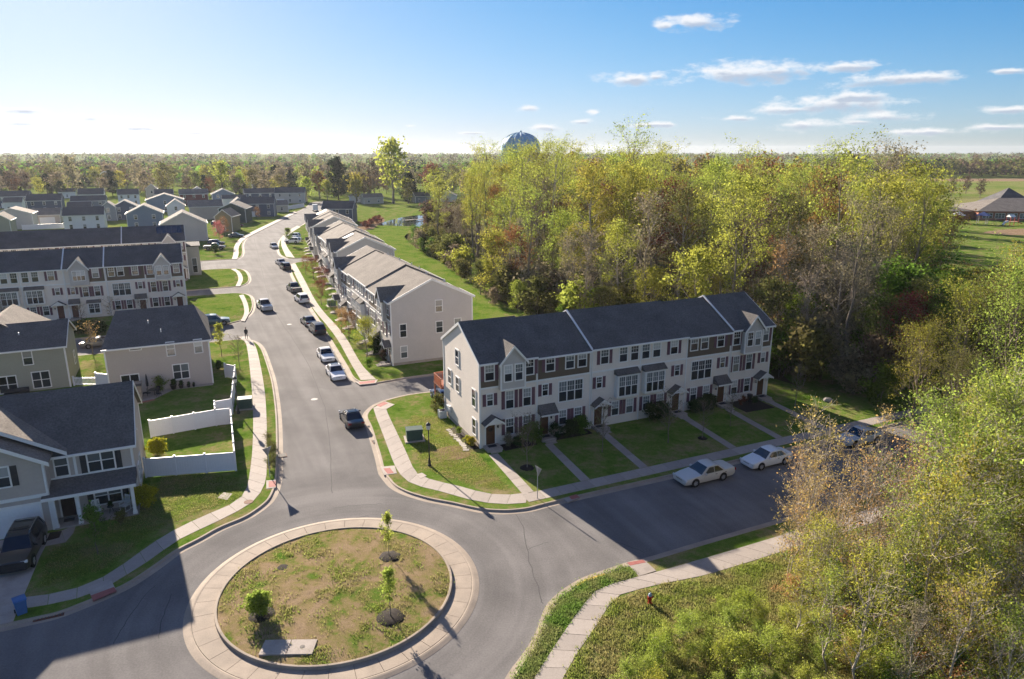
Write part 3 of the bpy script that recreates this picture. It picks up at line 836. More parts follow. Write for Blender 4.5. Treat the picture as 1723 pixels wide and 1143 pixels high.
def door(root, x, z, w=.92, h=2.08, m='door_wood', y=0., wreath=False):
    t = .12
    fr = MB().box(-w / 2 - t, -w / 2, -.06, .02, 0, h + t).box(w / 2, w / 2 + t, -.06, .02, 0, h + t).box(-w / 2, w / 2, -.06, .02, h, h + t)
    d = fr.build('door', 'trim', root, (x, y, z))
    lf = MB().box(-w / 2, w / 2, -.02, .01, 0, h)
    for a in (-w * .22, w * .22):
        for b0, b1 in ((.2, .85), (1.0, 1.85)):
            lf.box(a - w * .16, a + w * .16, -.035, -.015, b0, b1)
    lf.build('door_leaf', m, d)
    MB().tube([(w * .38, -.02, 1.0), (w * .38, -.09, 1.0)], .03, 6).build('handle', 'chrome', d)
    if wreath:
        mb = MB()
        for k in range(10):
            a = 2 * math.pi * k / 10; b = 2 * math.pi * (k + 1) / 10
            mb.tube([(.16 * math.cos(a), -.06, 1.5 + .16 * math.sin(a)), (.16 * math.cos(b), -.06, 1.5 + .16 * math.sin(b))], .05, 5)
        mb.build('wreath', 'leaf_olive' if 'leaf_olive' in MATS else 'shutter_black', d)
    return d

def stoop(root, x, w=1.5, d=1.25, h=.24, steps=1):
    mb = MB().box(x - w / 2, x + w / 2, -d, -.01, -.1, h)
    for k in range(steps):
        mb.box(x - w * .36, x + w * .36, -d - .32 * (k + 1), -d - .32 * k - .005, -.1, h - .1 * (k + 1))
    o = mb.build('stoop', 'concrete', root)
    MB().box(x - .42, x + .42, -.72, -.2, h, h + .015).build('doormat', 'dark_cloth', o)

def gable_canopy(root, x, z, w=1.85, d=1.0, rise=.62, m='shingle_dark'):
    a = w / 2
    mb = MB()
    for sg in (-1, 1):
        mb.ext([(x, -d, z + rise), (x + sg * (a + .12), -d, z - .08), (x + sg * (a + .12), -d, z + .0), (x, -d, z + rise + .08)][::sg], (0, d - .005, 0))
    o = mb.build('canopy', m, root)
    MB().xz([(x - a, z), (x + a, z), (x, z + rise - .03)], -d + .05, -d + .12).build('canopy_gable', 'trim', o)
    rb = MB()
    for sg in (-1, 1):
        rb.ext([(x, -d - .03, z + rise - .1), (x + sg * (a + .14), -d - .03, z - .2), (x + sg * (a + .14), -d - .03, z - .02), (x, -d - .03, z + rise + .06)][::sg], (0, .05, 0))
        rb.box(x + sg * a - .05, x + sg * a + .05, -d + .1, -.01, z - .16, z - .05)
        rb.ext([(x + sg * (a - .1), -.01, z - .75), (x + sg * (a - .1), -.01, z - .62), (x + sg * (a - .1), -d * .8, z - .1), (x + sg * (a - .1), -d * .8 + .1, z - .16)][::1], (.07, 0, 0))
    rb.build('canopy_trim', 'trim', o)

def shed_canopy(root, x0, x1, z, d=1.0, rise=.85, m='shingle_dark'):
    mb = MB().yz([(-.004, z), (-.004, z + rise), (-d, z + .08), (-d, z)], x0, x1)
    o = mb.build('canopy', m, root)
    MB().box(x0 - .03, x1 + .03, -d - .03, -d, z - .06, z + .1).build('canopy_trim', 'trim', o)
    post = MB()
    for x in (x0 + .1, x1 - .1):
        post.ext([(x - .04, -.01, z - .7), (x - .04, -.01, z - .55), (x - .04, -d * .85, z - .02), (x - .04, -d * .85 + .12, z - .02)], (.08, 0, 0))
    post.build('bracket', 'trim', o)

def lantern(root, x, z, y=0.):
    o = MB().box(x - .05, x + .05, y - .04, y, z - .1, z + .1).build('wall_lantern', 'black_metal', root)
    MB().lathe([(.04, -.12), (.075, -.1), (.075, .08), (.09, .09), (.02, .17)], 6, (x, y - .13, z)).build('lantern_shade', 'black_metal', o)

def box_bay(root, x0, x1, z0, z1, d=.55, roof=.55, wall='trim', m='shingle_dark'):
    o = MB().box(x0, x1, -d, -.002, z0, z1).build('bay', wall, root)
    MB().yz([(-.004, z1), (-.004, z1 + roof), (-d - .15, z1 + .06), (-d - .15, z1)], x0 - .12, x1 + .12).build('bay_roof', m, o)
    MB().box(x0 + .15, x1 - .15, -d + .1, -.004, z0 - .12, z0).build('bay_skirt', 'trim', o)
    return o

EAVE, BAND = 8.4, 5.86
def unit(root, kind, x0, w, mirror, depth, wall, sh='shutter_mauve', roof='shingle_dark', full=True, dm='door_wood', panel='siding_brown', k=0):
    def X(u): return x0 + (w - u if mirror else u)
    def span(a, b): return (X(b), X(a)) if mirror else (X(a), X(b))
    def wi(u, z, ww, hh, n=1, s=None, y=0., g=True): window(root, X(u), z, ww, hh, n, g, s, y)
    def brown(a, b):
        p, q = span(a, b); MB().box(p, q, -.03, -.002, BAND + .12, EAVE - .1).build('siding_panel', panel, root)
    if kind == 'A':
        brown(.08, 1.88); brown(4.42, 5.8)
        wi(1.0, 6.65, .84, 1.5, 1, sh, -.03); wi(5.08, 6.68, .84, 1.5, 1, sh, -.03)
        p, q = span(1.93, 4.38); c = (p + q) / 2; d = .62
        o = MB().box(p, q, -d, -.002, 5.6, EAVE).build('bay', 'siding_grey', root)
        a = (q - p) / 2; rz = 1.42
        MB().xz([(p, EAVE), (q, EAVE), (c, EAVE + rz - .1)], -d, -d + .05).build('bay_gable', 'siding_grey', o)
        mb = MB(); yb = depth / 2 * .62
        for sg in (-1, 1):
            mb.ext([(c, -d - .25, EAVE + rz), (c + sg * (a + .25), -d - .25, EAVE - .25), (c + sg * (a + .25), -d - .25, EAVE - .13), (c, -d - .25, EAVE + rz + .12)][::sg], (0, d + .25 + yb, 0))
        mb.build('gable_roof', roof, o)
        t = MB()
        for sg in (-1, 1):
            t.ext([(c, -d - .29, EAVE + rz - .16), (c + sg * (a + .28), -d - .29, EAVE - .46), (c + sg * (a + .28), -d - .29, EAVE - .17), (c, -d - .29, EAVE + rz + .1)][::sg], (0, .05, 0))
            t.box(c + sg * a - .07, c + sg * a + .07, -d - .03, -d + .1, 5.6, EAVE - .2)
        t.box(p, q, -d - .02, -d, 5.6, 5.75)
        t.build('rake_board', 'trim', o)
        wi(2.62, 6.5, .7, 1.5, 1, None, -d); wi(3.72, 6.5, .7, 1.5, 1, None, -d)
        wi(1.03, 4.15, .55, 1.1, 1, sh)
        for u in (3.05, 4.86): wi(u, 3.58, .76, 1.7, 1, sh)
        for u in (3.05, 4.86): wi(u, .98, .76, 1.52, 1, sh)
        dx = 1.05; gable_canopy(root, X(dx + .12), 2.55)
    elif kind in 'B':
        brown(.08, 5.8)
        wi(1.42, 6.72, .86, 1.5, 1, sh, -.03); wi(3.58, 6.72, .86, 1.5, 1, None, -.03); wi(4.95, 6.72, .86, 1.5, 1, None, -.03)
        wi(.92, 4.3, .55, 1.1, 1, sh); wi(3.75, 3.4, 2.6, 2.0, 3)
        for u in (2.9, 4.62): wi(u, 1.0, .76, 1.45, 1, sh)
        dx = .85; p, q = span(-.0 + .12, 2.0); shed_canopy(root, p, q, 2.55)
    elif kind == 'D':
        brown(.08, 2.3)
        wi(1.3, 6.7, .86, 1.5, 1, sh, -.03)
        p, q = span(2.3, 5.0); c = (p + q) / 2; d = .62; a = (q - p) / 2; rz = 1.5
        o = MB().box(p, q, -d, -.002, 5.6, EAVE).build('bay', 'siding_grey', root)
        MB().xz([(p, EAVE), (q, EAVE), (c, EAVE + rz - .1)], -d, -d + .05).build('bay_gable', 'siding_grey', o)
        mb = MB(); yb = depth / 2 * .62
        t = MB()
        for sg in (-1, 1):
            mb.ext([(c, -d - .25, EAVE + rz), (c + sg * (a + .25), -d - .25, EAVE - .25), (c + sg * (a + .25), -d - .25, EAVE - .13), (c, -d - .25, EAVE + rz + .12)][::sg], (0, d + .25 + yb, 0))
            t.ext([(c, -d - .29, EAVE + rz - .16), (c + sg * (a + .28), -d - .29, EAVE - .46), (c + sg * (a + .28), -d - .29, EAVE - .17), (c, -d - .29, EAVE + rz + .1)][::sg], (0, .05, 0))
        mb.build('gable_roof', roof, o); t.build('rake_board', 'trim', o)
        wi(3.65, 6.45, 1.7, 1.5, 3, None, -d)
        for u in (1.4, 3.1): wi(u, 3.58, .76, 1.6, 1, sh)
        wi(4.9, 4.1, .55, 1.1, 1, sh)
        p, q = span(1.2, 3.1); box_bay(root, p, q, .6, 2.5, .5, .5); wi(2.15, .85, 1.5, 1.5, 2, None, -.5)
        dx = 5.0; p, q = span(4.1, 5.75); shed_canopy(root, p, q, 2.5)
    else:
        wi(1.65, 6.65, .84, 1.5, 1, sh); wi(3.85, 6.6, .86, 1.55); wi(5.2, 6.6, .86, 1.55)
        wi(1.1, 4.2, .55, 1.1, 1, sh)
        p, q = span(2.95, 5.5); box_bay(root, p, q, 2.95, 5.35); wi(4.22, 3.15, 2.15, 2.0, 3, None, -.55)
        for u in (3.1, 4.85): wi(u, .98, .76, 1.45, 1, sh)
        dx = 1.08; gable_canopy(root, X(dx + .12), 2.55)
    door(root, X(dx), .26, m=dm, wreath=(k in (0,)))
    stoop(root, X(dx), steps=1 if k == 0 else 2)
    lantern(root, X(dx + (.75 if kind != 'D' else -.75)), 1.95)

def townhouse(name, label, loc, rz, kinds, w, depth, wall, roof, group=None, rise=2.7, steps=None, ends=True, endwin=True, white=(2, 5), seed=1, bare_back=False, dm='door_wood'):
    """row of joined town houses: front along local x at y = 0"""
    global R
    keep, R = R, random.Random(seed)
    root = thing(name, label, 'townhouses', (*loc, GZ), rz, group)
    n = len(kinds); Wd = w * n
    steps = steps or [0] * n
    for k in range(n):
        x0, x1 = w * k, w * (k + 1); dz = steps[k]
        e = EAVE + dz
        wm = wall[k % len(wall)]
        MB().ext([(x0, 0, -.3), (x0, depth, -.3), (x0, depth, e), (x0, depth / 2, e + rise - .1), (x0, 0, e)], (w - (.003 if k < n - 1 else 0), 0, 0)).build('wall', wm, root)
        # roof: two slopes with overhang at front and back
        ov = .32; t = .14; sl = rise / (depth / 2)
        xa = x0 - (.1 if k == 0 else 0); xb = x1 + (.1 if k == n - 1 else 0) - (.002 if k < n - 1 else 0)
        for nm, (ya, za, yb, zb) in (('roof', (-ov, e - ov * sl, depth / 2, e + rise)), ('roof', (depth / 2, e + rise, depth + ov, e - ov * sl))):
            MB().yz([(ya, za), (yb, zb), (yb, zb + t), (ya, za + t)], xa, xb).build(nm, roof, root)
        MB().ext([(xa, depth / 2 - .16, e + rise + t - .16 * sl + .012), (xa, depth / 2, e + rise + t + .035), (xa, depth / 2 + .16, e + rise + t - .16 * sl + .012), (xa, depth / 2, e + rise + t - .02)], (xb - xa, 0, 0)).build('ridge_cap', roof, root)
        MB().box(xa, xb, -ov - .1, -ov, e - ov * sl - .04, e - ov * sl + .13).build('gutter', 'trim', root)
        MB().box(xa, xb, depth + ov, depth + ov + .1, e - ov * sl - .04, e - ov * sl + .13).build('gutter', 'trim', root)
        MB().box(x0, x1, -.05, -.003, BAND - .05 + dz * 0, BAND + .12).build('band_board', 'trim', root)
        if k in white:   # party wall flashing on the roof and trim on the front
            tb = MB()
            for (ya, za, yb, zb) in ((-ov, e - ov * sl, depth / 2, e + rise), (depth / 2, e + rise, depth + ov, e - ov * sl)):
                tb.yz([(ya, za + t), (yb, zb + t), (yb, zb + t + .12), (ya, za + t + .12)], x0 - .09, x0 + .09)
            tb.build('party_wall_trim', 'trim', root)
        db = MB().box(x0 - (.0 if k else .06), x0 + .12, -.045, -.003, -.2, e - .1)
        if k == n - 1:
            MB().box(x1 - .12, x1 + .06, -.045, -.003, -.2, e - .1).build('corner_board', 'trim', root)
        if k in white:
            db.tube([(x0 + .2, -.08, -.1), (x0 + .2, -.08, e - .3)], .045, 6)
        db.build('corner_board', 'trim', root)
        for q in range(2):
            xx = x0 + w * R.uniform(.2, .8); yy = depth * R.uniform(.6, .8)
            zz = e + rise - (yy - depth / 2) * sl
            MB().tube([(xx, yy, zz), (xx, yy, zz + .6)], .06, 6).build('vent_pipe', 'vent_pipe', root)
        unit(root, kinds[k].rstrip('m'), x0, w, kinds[k].endswith('m'), depth, wm, roof=roof, k=k, dm=dm)
    if ends:
        for x, sg in ((0, -1), (Wd, 1)):
            tb = MB(); ov = .32; sl = rise / (depth / 2); e = EAVE + steps[0 if sg < 0 else -1]
            xx = x + sg * .1; xa, xb = min(xx, xx + sg * .05), max(xx, xx + sg * .05)
            for (ya, za, yb, zb) in ((-ov, e - ov * sl, depth / 2, e + rise), (depth / 2, e + rise, depth + ov, e - ov * sl)):
                tb.yz([(ya, za - .14), (yb, zb - .14), (yb, zb + .15), (ya, za + .15)], xa, xb)
            tb.build('rake_board', 'trim', root)
            MB().box(min(x, x + sg * .05), max(x, x + sg * .05), -.05, .12, -.2, e).build('corner_board', 'trim', root)
            MB().box(min(x, x + sg * .05), max(x, x + sg * .05), depth - .12, depth + .05, -.2, e).build('corner_board', 'trim', root)
            fb = MB().box(min(x, x + sg * .02), max(x, x + sg * .02), 0, depth, -.25, .35).build('foundation', 'concrete', root)
            if endwin:
                f = {1: lambda v: v, -1: lambda v: depth - v}[sg]
                for (v, z, ww, hh) in ((depth * .58, 6.65, .86, 1.5), (depth * .81, 4.0, .86, 1.45), (depth * .58, 3.85, .86, 1.45), (depth * .14, 3.75, .8, 1.65), (depth * .14, .95, .8, 1.5)):
                    window(root, f(v), z, ww, hh, 1, False, None, 0, 'right' if sg > 0 else 'left', (Wd, depth))
    R = keep
    return root

ST = [0, -.13, -.02, -.02, -.15, 0]
main = townhouse('townhouse_row', 'tan townhouse row with burgundy shutters and dark roof facing the roundabout', tuple(P0), GA,
                 ['A', 'B', 'C', 'Cm', 'Bm', 'Am'], 5.88, 9.9, ['siding_tan'], 'shingle_dark', 'townhouse rows along the streets', 2.65, ST, seed=3)
# deck, meter and air conditioners on its near end
dk = MB().box(-.3, 2.8, 10.0, 12.6, 2.75, 2.9)
for x in (-.2, 2.7):
    dk.box(x - .07, x + .07, 12.4, 12.54, 0, 3.9)
d_ = dk.build('deck', 'deck_wood', main)
rl = MB().box(-.3, 2.8, 12.5, 12.56, 3.8, 3.9).box(-.3, -.24, 10, 12.5, 3.8, 3.9)
for k in range(14):
    rl.box(-.29, -.25, 10.1 + k * .18, 10.15 + k * .18, 2.9, 3.8)
for k in range(17):
    rl.box(-.2 + k * .18, -.15 + k * .18, 12.51, 12.55, 2.9, 3.8)
rl.build('deck_railing', 'deck_wood', d_)
ST2 = [0, -.15, .12, .12, -.12, 0]
rowa = townhouse('townhouse_row', 'townhouse row with weathered brown roof and sunlit gable front along the curving street', grid(0, 35.3, OA), GA - math.pi / 2,
                 ['A', 'B', 'C', 'Cm', 'Bm', 'Am'], 5.88, 11.2, ['siding_grey'], 'shingle_brown', 'townhouse rows along the streets', 2.6, ST2, white=(), seed=5)
a2 = RAD(3.6)
rb0 = grid(2.9 + math.sin(a2) * 35.3, 49 + 35.3 * math.cos(a2), OA)
rowb = townhouse('townhouse_row', 'second townhouse row up the curving street with solar panels on its brown roof', rb0, GA - math.pi / 2 - a2,
                 ['A', 'B', 'C', 'Cm', 'D', 'Am'], 5.88, 11.0, ['siding_grey'], 'shingle_brown', 'townhouse rows along the streets', 2.5, ST2, white=(), seed=6)
a3 = RAD(6)
rc0 = grid(6.3 + math.sin(a3) * 23.5, 97.5 + 23.5 * math.cos(a3), OA)
rowc = townhouse('townhouse_row', 'farthest short townhouse row on the curving street beyond the solar roof', rc0, GA - math.pi / 2 - a3,
                 ['A', 'Dm', 'B', 'Am'], 5.88, 11.0, ['siding_grey'], 'shingle_brown', 'townhouse rows along the streets', 2.4, [0, .15, 0, -.1], white=(), seed=7)
ql = [(-57.2, 120.8)]
rl0 = (ql[0][0] - U.x * 5.95 * 7, ql[0][1] - U.y * 5.95 * 7)
rowl = townhouse('townhouse_row', 'tan townhouse row with two front gables left of the street behind the houses', rl0, GA,
                 ['A', 'B', 'C', 'Cm', 'Dm', 'Bm', 'Am'], 5.95, 10.2, ['siding_tan'], 'shingle_charcoal', 'townhouse rows along the streets', 2.5, [0, -.1, 0, 0, 0, 0, 0], white=(2, 4, 5), seed=8, dm='door_red')
rl2 = (-70.1 - U.x * 6 * 8, 150.6 - U.y * 6 * 8)
rowl2 = townhouse('townhouse_row', 'townhouse row seen mostly as a long dark roof with vent pipes behind the tan row', rl2, GA,
                  ['A', 'B', 'C', 'Cm', 'B', 'C', 'Cm', 'Am'], 6.0, 11.0, ['siding_beige'], 'shingle_charcoal', 'townhouse rows along the streets', 2.7, [0] * 8, white=(2, 6), seed=9)
def on_roof(root, depth, rise, x0, x1, f0, f1, m, name='solar_panel', nx=1, nz_=1, front=True, e=EAVE):
    """panels lying on the front slope between the fractions f0..f1 of the slope"""
    sl = rise / (depth / 2)
    for i in range(nx):
        for j in range(nz_):
            a, b = x0 + (x1 - x0) * i / nx + .03, x0 + (x1 - x0) * (i + 1) / nx - .03
            p, q = f0 + (f1 - f0) * j / nz_ + .005, f0 + (f1 - f0) * (j + 1) / nz_ - .005
            ya, yb = p * depth / 2, q * depth / 2
            if not front: ya, yb = depth - ya, depth - yb
            za, zb = e + p * rise + .2, e + q * rise + .2
            pts = [(ya, za), (yb, zb), (yb, zb + .05), (ya, za + .05)]
            MB().yz(pts if front else pts[::-1], a, b).build(name, m, root)
on_roof(rowl2, 11.0, 2.7, 42.6, 47.6, .42, .92, 'solar', nx=5, nz_=2)
on_roof(rowb, 11.0, 2.5, 24.6, 26.6, .1, .86, 'solar_bright', nx=1, nz_=6, e=EAVE - .08)
on_roof(rowc, 11.0, 2.4, 1.0, 5.0, .3, .95, 'solar_bright', nx=3, nz_=3, e=EAVE)
# rear wing with a tall dark window at the near end of the second left-hand row
wg = MB().box(48.01, 50.6, 5, 12.5, -.2, 6.4).build('side_wing', 'siding_beige', rowl2)
MB().box(47.9, 50.9, 4.8, 12.8, 6.4, 6.6).build('wing_roof', 'shingle_charcoal', wg)
window(rowl2, 49.4, .6, .9, 3.2, 1, False, None, 5.0)

# ------------------------------------------------------------------ detached houses
def gable_house(name, label, loc, rz, W, D, he, rise, wall, roof, ridge='x', group=None, wins=(), shut=None, ov=.35, hip=0., cat='house', corner=True, back=True, kinds=()):
    """W along local x, D along y (0 = the side facing the viewer); wins = (side, x, z, w, h, n)"""
    root = thing(name, label, cat, (*loc, GZ), rz, group)
    t = .14
    if ridge == 'x':
        MB().ext([(0, 0, -.3), (0, D, -.3), (0, D, he), (0, D / 2, he + rise - .1), (0, 0, he)] if not hip else [(0, 0, -.3), (0, D, -.3), (0, D, he), (0, 0, he)], (W, 0, 0)).build('wall', wall, root)
        sl = rise / (D / 2); zl = he - ov * sl
        mb = MB()
        if hip:
            a, b = -ov, W + ov; zc = he + rise; y0, y1, ym = -ov, D + ov, D / 2
            for pts in ([(a, y0, zl), (b, y0, zl), (b - hip, ym, zc), (a + hip, ym, zc)], [(b, y1, zl), (a, y1, zl), (a + hip, ym, zc), (b - hip, ym, zc)], [(b, y0, zl), (b, y1, zl), (b - hip, ym, zc)], [(a, y1, zl), (a, y0, zl), (a + hip, ym, zc)], [(a, y0, zl - .02), (a, y1, zl - .02), (b, y1, zl - .02), (b, y0, zl - .02)]):
                mb.poly(pts)
            mb.build('roof', roof, root)
        else:
            for (ya, za, yb, zb) in ((-ov, zl, D / 2, he + rise), (D / 2, he + rise, D + ov, zl)):
                MB().yz([(ya, za), (yb, zb), (yb, zb + t), (ya, za + t)], -ov * .7, W + ov * .7).build('roof', roof, root)
            for x, sg in ((0, -1), (W, 1)):
                tb = MB(); xx = x + sg * ov * .7; xa, xb = min(xx, xx + sg * .05), max(xx, xx + sg * .05)
                for (ya, za, yb, zb) in ((-ov, zl, D / 2, he + rise), (D / 2, he + rise, D + ov, zl)):
                    tb.yz([(ya, za - .1), (yb, zb - .1), (yb, zb + .15), (ya, za + .15)], xa, xb)
                tb.build('rake_board', 'trim', root)
        MB().box(-ov * .7, W + ov * .7, -ov - .1, -ov, zl - .05, zl + .13).build('gutter', 'trim', root)
        MB().box(-ov * .7, W + ov * .7, D + ov, D + ov + .1, zl - .05, zl + .13).build('gutter', 'trim', root)
    else:
        MB().ext([(0, 0, -.3), (W, 0, -.3), (W, 0, he), (W / 2, 0, he + rise - .1), (0, 0, he)], (0, D, 0)).build('wall', wall, root)
        sl = rise / (W / 2); zl = he - ov * sl
        for (xa, za, xb, zb) in ((-ov, zl, W / 2, he + rise), (W / 2, he + rise, W + ov, zl)):
            MB().xz([(xa, za), (xb, zb), (xb, zb + t), (xa, za + t)], -ov * .7, D + ov * .7).build('roof', roof, root)
        tb = MB()
        for (xa, za, xb, zb) in ((-ov, zl, W / 2, he + rise), (W / 2, he + rise, W + ov, zl)):
            tb.xz([(xa, za - .1), (xb, zb - .1), (xb, zb + .15), (xa, za + .15)], -ov * .7 - .05, -ov * .7)
        tb.build('rake_board', 'trim', root)
        for x in (-ov - .1, W + ov):
            MB().box(x, x + .1, -ov * .7, D + ov * .7, zl - .05, zl + .13).build('gutter', 'trim', root)
    if corner:
        for x in (0, W):
            cb = MB(); sg = -1 if x == 0 else 1
            cb.box(min(x, x - sg * .12), max(x, x - sg * .12), -.04, -.003, -.2, he - .05)
            cb.box(min(x, x + sg * .04), max(x, x + sg * .04), -.04, .12, -.2, he - .05)
            cb.build('corner_board', 'trim', root)
    for q in wins:
        side, x, z, w, h, n = q[:6]
        window(root, x, z, w, h, n, False, q[6] if len(q) > 6 else None, 0., side, (W, D), plain=(n == 0))
    return root

HG = 'houses left of the street'
# near house on the left: origin at its front right corner, local x to the right
NL = Vector((-29.5, 50.3)); nl_rz = GA
near = thing('house', 'nearest taupe house with white porch posts, black shutters and a white garage door', 'house', (NL.x, NL.y, GZ), nl_rz, HG)
Wn, Dn, hn, rn = 21.0, 10.0, 5.3, 3.35
MB().ext([(0, 0, -.3), (0, Dn, -.3), (0, Dn, hn), (0, Dn / 2, hn + rn - .1), (0, 0, hn)], (-Wn, 0, 0)).build('wall', 'siding_taupe', near)
sl = rn / (Dn / 2); ov = .35; zl = hn - ov * sl
for (ya, za, yb, zb) in ((-ov, zl, Dn / 2, hn + rn), (Dn / 2, hn + rn, Dn + ov, zl)):
    MB().yz([(ya, za), (yb, zb), (yb, zb + .14), (ya, za + .14)], -Wn, .3).build('roof', 'shingle_dark', near)
tb = MB()
for (ya, za, yb, zb) in ((-ov, zl, Dn / 2, hn + rn), (Dn / 2, hn + rn, Dn + ov, zl)):
    tb.yz([(ya, za - .12), (yb, zb - .12), (yb, zb + .15), (ya, za + .15)], .3, .35)
tb.build('rake_board', 'trim', near)
MB().box(-5.5, .3, -ov - .1, -ov, zl - .05, zl + .13).build('gutter', 'trim', near)
MB().box(-Wn, .3, Dn + ov, Dn + ov + .1, zl - .05, zl + .13).build('gutter', 'trim', near)
MB().box(-.12, .05, -.05, -.003, -.2, 5.2).box(.003, .05, -.05, .12, -.2, 5.2).build('corner_board', 'trim', near)
MB().box(.003, .05, Dn - .12, Dn + .05, -.2, 5.2).build('corner_board', 'trim', near)
MB().box(-3.95, -3.78, -.05, -.003, 3.1, 5.2).build('corner_board', 'trim', near)
# garage wing with its gable
gx0, gx1, gy, gh = -12.2, -5.55, -1.6, 5.45
MB().ext([(gx0, gy, -.3), (gx1, gy, -.3), (gx1, gy, gh), ((gx0 + gx1) / 2, gy, gh + 2.0), (gx0, gy, gh)], (0, 1.62, 0)).build('garage_wing', 'siding_taupe', near)
gc = (gx0 + gx1) / 2; ga = (gx1 - gx0) / 2
g_ = MB()
for sg in (-1, 1):
    g_.ext([(gc, gy - .35, gh + 2.15), (gc + sg * (ga + .4), gy - .35, gh - .1), (gc + sg * (ga + .4), gy - .35, gh + .03), (gc, gy - .35, gh + 2.28)][::sg], (0, 6.2, 0))
gr_ = g_.build('gable_roof', 'shingle_tan', near)
# wider cross gable behind it
g_ = MB(); ga2 = ga + 1.0
for sg in (-1, 1):
    g_.ext([(gc, -.45, gh + 2.75), (gc + sg * (ga2 + .35), -.45, gh - .05), (gc + sg * (ga2 + .35), -.45, gh + .08), (gc, -.45, gh + 2.88)][::sg], (0, 5.3, 0))
gr2 = g_.build('gable_roof', 'shingle_tan', near)
tb = MB()
for sg in (-1, 1):
    tb.ext([(gc, gy - .4, gh + 1.98), (gc + sg * (ga + .42), gy - .4, gh - .3), (gc + sg * (ga + .42), gy - .4, gh + .0), (gc, gy - .4, gh + 2.25)][::sg], (0, .05, 0))
    tb.ext([(gc, -.5, gh + 2.58), (gc + sg * (ga2 + .37), -.5, gh - .25), (gc + sg * (ga2 + .37), -.5, gh + .05), (gc, -.5, gh + 2.85)][::sg], (0, .05, 0))
tb.box(gx1 - .12, gx1 + .05, gy - .05, gy - .003, -.2, gh - .2).box(gx1 + .003, gx1 + .05, gy - .05, gy + .12, -.2, gh - .2)
tb.box(gx0, gx1 - .13, gy - .06, gy - .003, 2.75, 3.0)
tb.build('rake_board', 'trim', near)
gd = MB().box(-2.5, 2.5, -.05, -.003, 0, 2.25)
for k in range(4):
    for j in range(8):
        gd.box(-2.42 + j * .605, -1.9 + j * .605, -.065, -.045, .08 + k * .55, .5 + k * .55)
gdo = gd.build('garage_door', 'garage_white', near, (-8.75, gy, .02))
MB().box(-2.65, -2.5, -.07, -.003, 0, 2.4).box(2.5, 2.65, -.07, -.003, 0, 2.4).box(-2.5, 2.5, -.07, -.003, 2.25, 2.4).build('garage_frame', 'trim', gdo)
window(near, -8.55, 4.0, 1.75, 1.45, 2, False, 'shutter_black', gy, blind='pane_blind')
window(near, -2.15, 3.45, 1.7, 1.6, 2, False, 'shutter_black', blind='pane_half')
window(near, -4.75, 3.5, .8, 1.6, 1, False, None, blind='pane_half')
window(near, -2.05, .65, 1.75, 1.4, 2, False, 'shutter_black', blind='pane_half')
door(near, -4.75, .12, m='door_dark')
lantern(near, -3.75, 1.9)
for v, z in ((2.6, .9), (4.6, .9)):
    window(near, v, z, .8, 1.5, 1, False, None, 0, 'right', (0, Dn))
MB().box(.0, .07, 5.4, 5.55, 4.3, 4.45).build('vent_cover', 'trim', near)
pf = MB().box(-5.53, .0, gy - .15, -.004, -.1, .1).build('porch_floor', 'concrete', near)
MB().yz([(-.004, 2.62), (-.004, 3.3), (gy - .45, 2.7), (gy - .45, 2.58)], -6.0, .12).build('porch_roof', 'shingle_dark', near)
MB().box(-6.0, .12, gy - .52, gy - .45, 2.52, 2.74).box(-5.5, 0, gy - .1, gy + .08, 2.4, 2.57).box(-5.6, .1, -.05, -.003, 3.28, 3.4).build('porch_fascia', 'trim', near)
for x in (-5.4, -3.85, -.25):
    p_ = MB().box(-.11, .11, -.11, .11, 0, 2.3).box(-.15, .15, -.15, .15, 0, .2).box(-.15, .15, -.15, .15, 2.2, 2.3).build('porch_post', 'trim', near, (x, gy + .05, .1))
MB().box(-5.1, -4.4, -.9, -.4, .1, .115).build('doormat', 'dark_cloth', near)

midh = gable_house('house', 'taupe two-storey house with patio and potted plants at its back wall', (-36.0 - U.x * 10.9, 80.3 - U.y * 10.9), GA, 10.9, 12.5, 5.55, 3.0, 'siding_taupe', 'shingle_dark', 'x', HG,
                   [('front', 6.75, 4.0, .78, 1.55, 1), ('front', 9.7, 4.0, .78, 1.55, 1), ('front', 7.55, 1.08, 1.6, 1.7, 2), ('front', 2.2, .2, 1.75, 2.0, 2), ('front', 3.15, 5.1, 1.1, .3, 1)], hip=1.5)
for x, y, z in ((4.6, 3.6, 7.2), (5.9, 1.9, 6.4)):
    MB().tube([(x, y, z - .4), (x, y, z + .45)], .06, 6).build('vent_pipe', 'vent_pipe', midh)
lh = gable_house('house', 'sage grey house with a sliding back door behind the nearest house', (-52.4 - U.x * 12, 79.0 - U.y * 12), GA, 12, 8.4, 5.1, 2.1, 'siding_sage', 'shingle_dark', 'x', HG,
                 [('front', 8.25, 3.25, .84, 1.6, 1), ('front', 9.2, .35, 1.65, 1.85, 2), ('front', 5.9, .15, 1.7, 1.9, 2), ('right', 5.6, 1.4, .7, 1.5, 1)])
MB().tube([(7.4, 2.2, 5.4), (7.4, 2.2, 6.6)], .06, 6).build('vent_pipe', 'vent_pipe', lh)
MB().ext([(3.0, 8.4, 5.1), (7.0, 8.4, 5.1), (5.0, 8.4, 7.6)], (0, 5.5, 0)).build('rear_gable', 'siding_sage', lh)
g_ = MB()
for sg in (-1, 1):
    g_.ext([(5.0, 3.6, 7.75), (5 + sg * 4.2, 3.6, 5.0), (5 + sg * 4.2, 3.6, 5.13), (5.0, 3.6, 7.88)][::sg], (0, 10.6, 0))
g_.build('gable_roof', 'shingle_tan', lh)
MB().box(3.0, 7.0, 8.4, 13.5, -.2, 5.1).build('front_wing', 'siding_beige', lh)

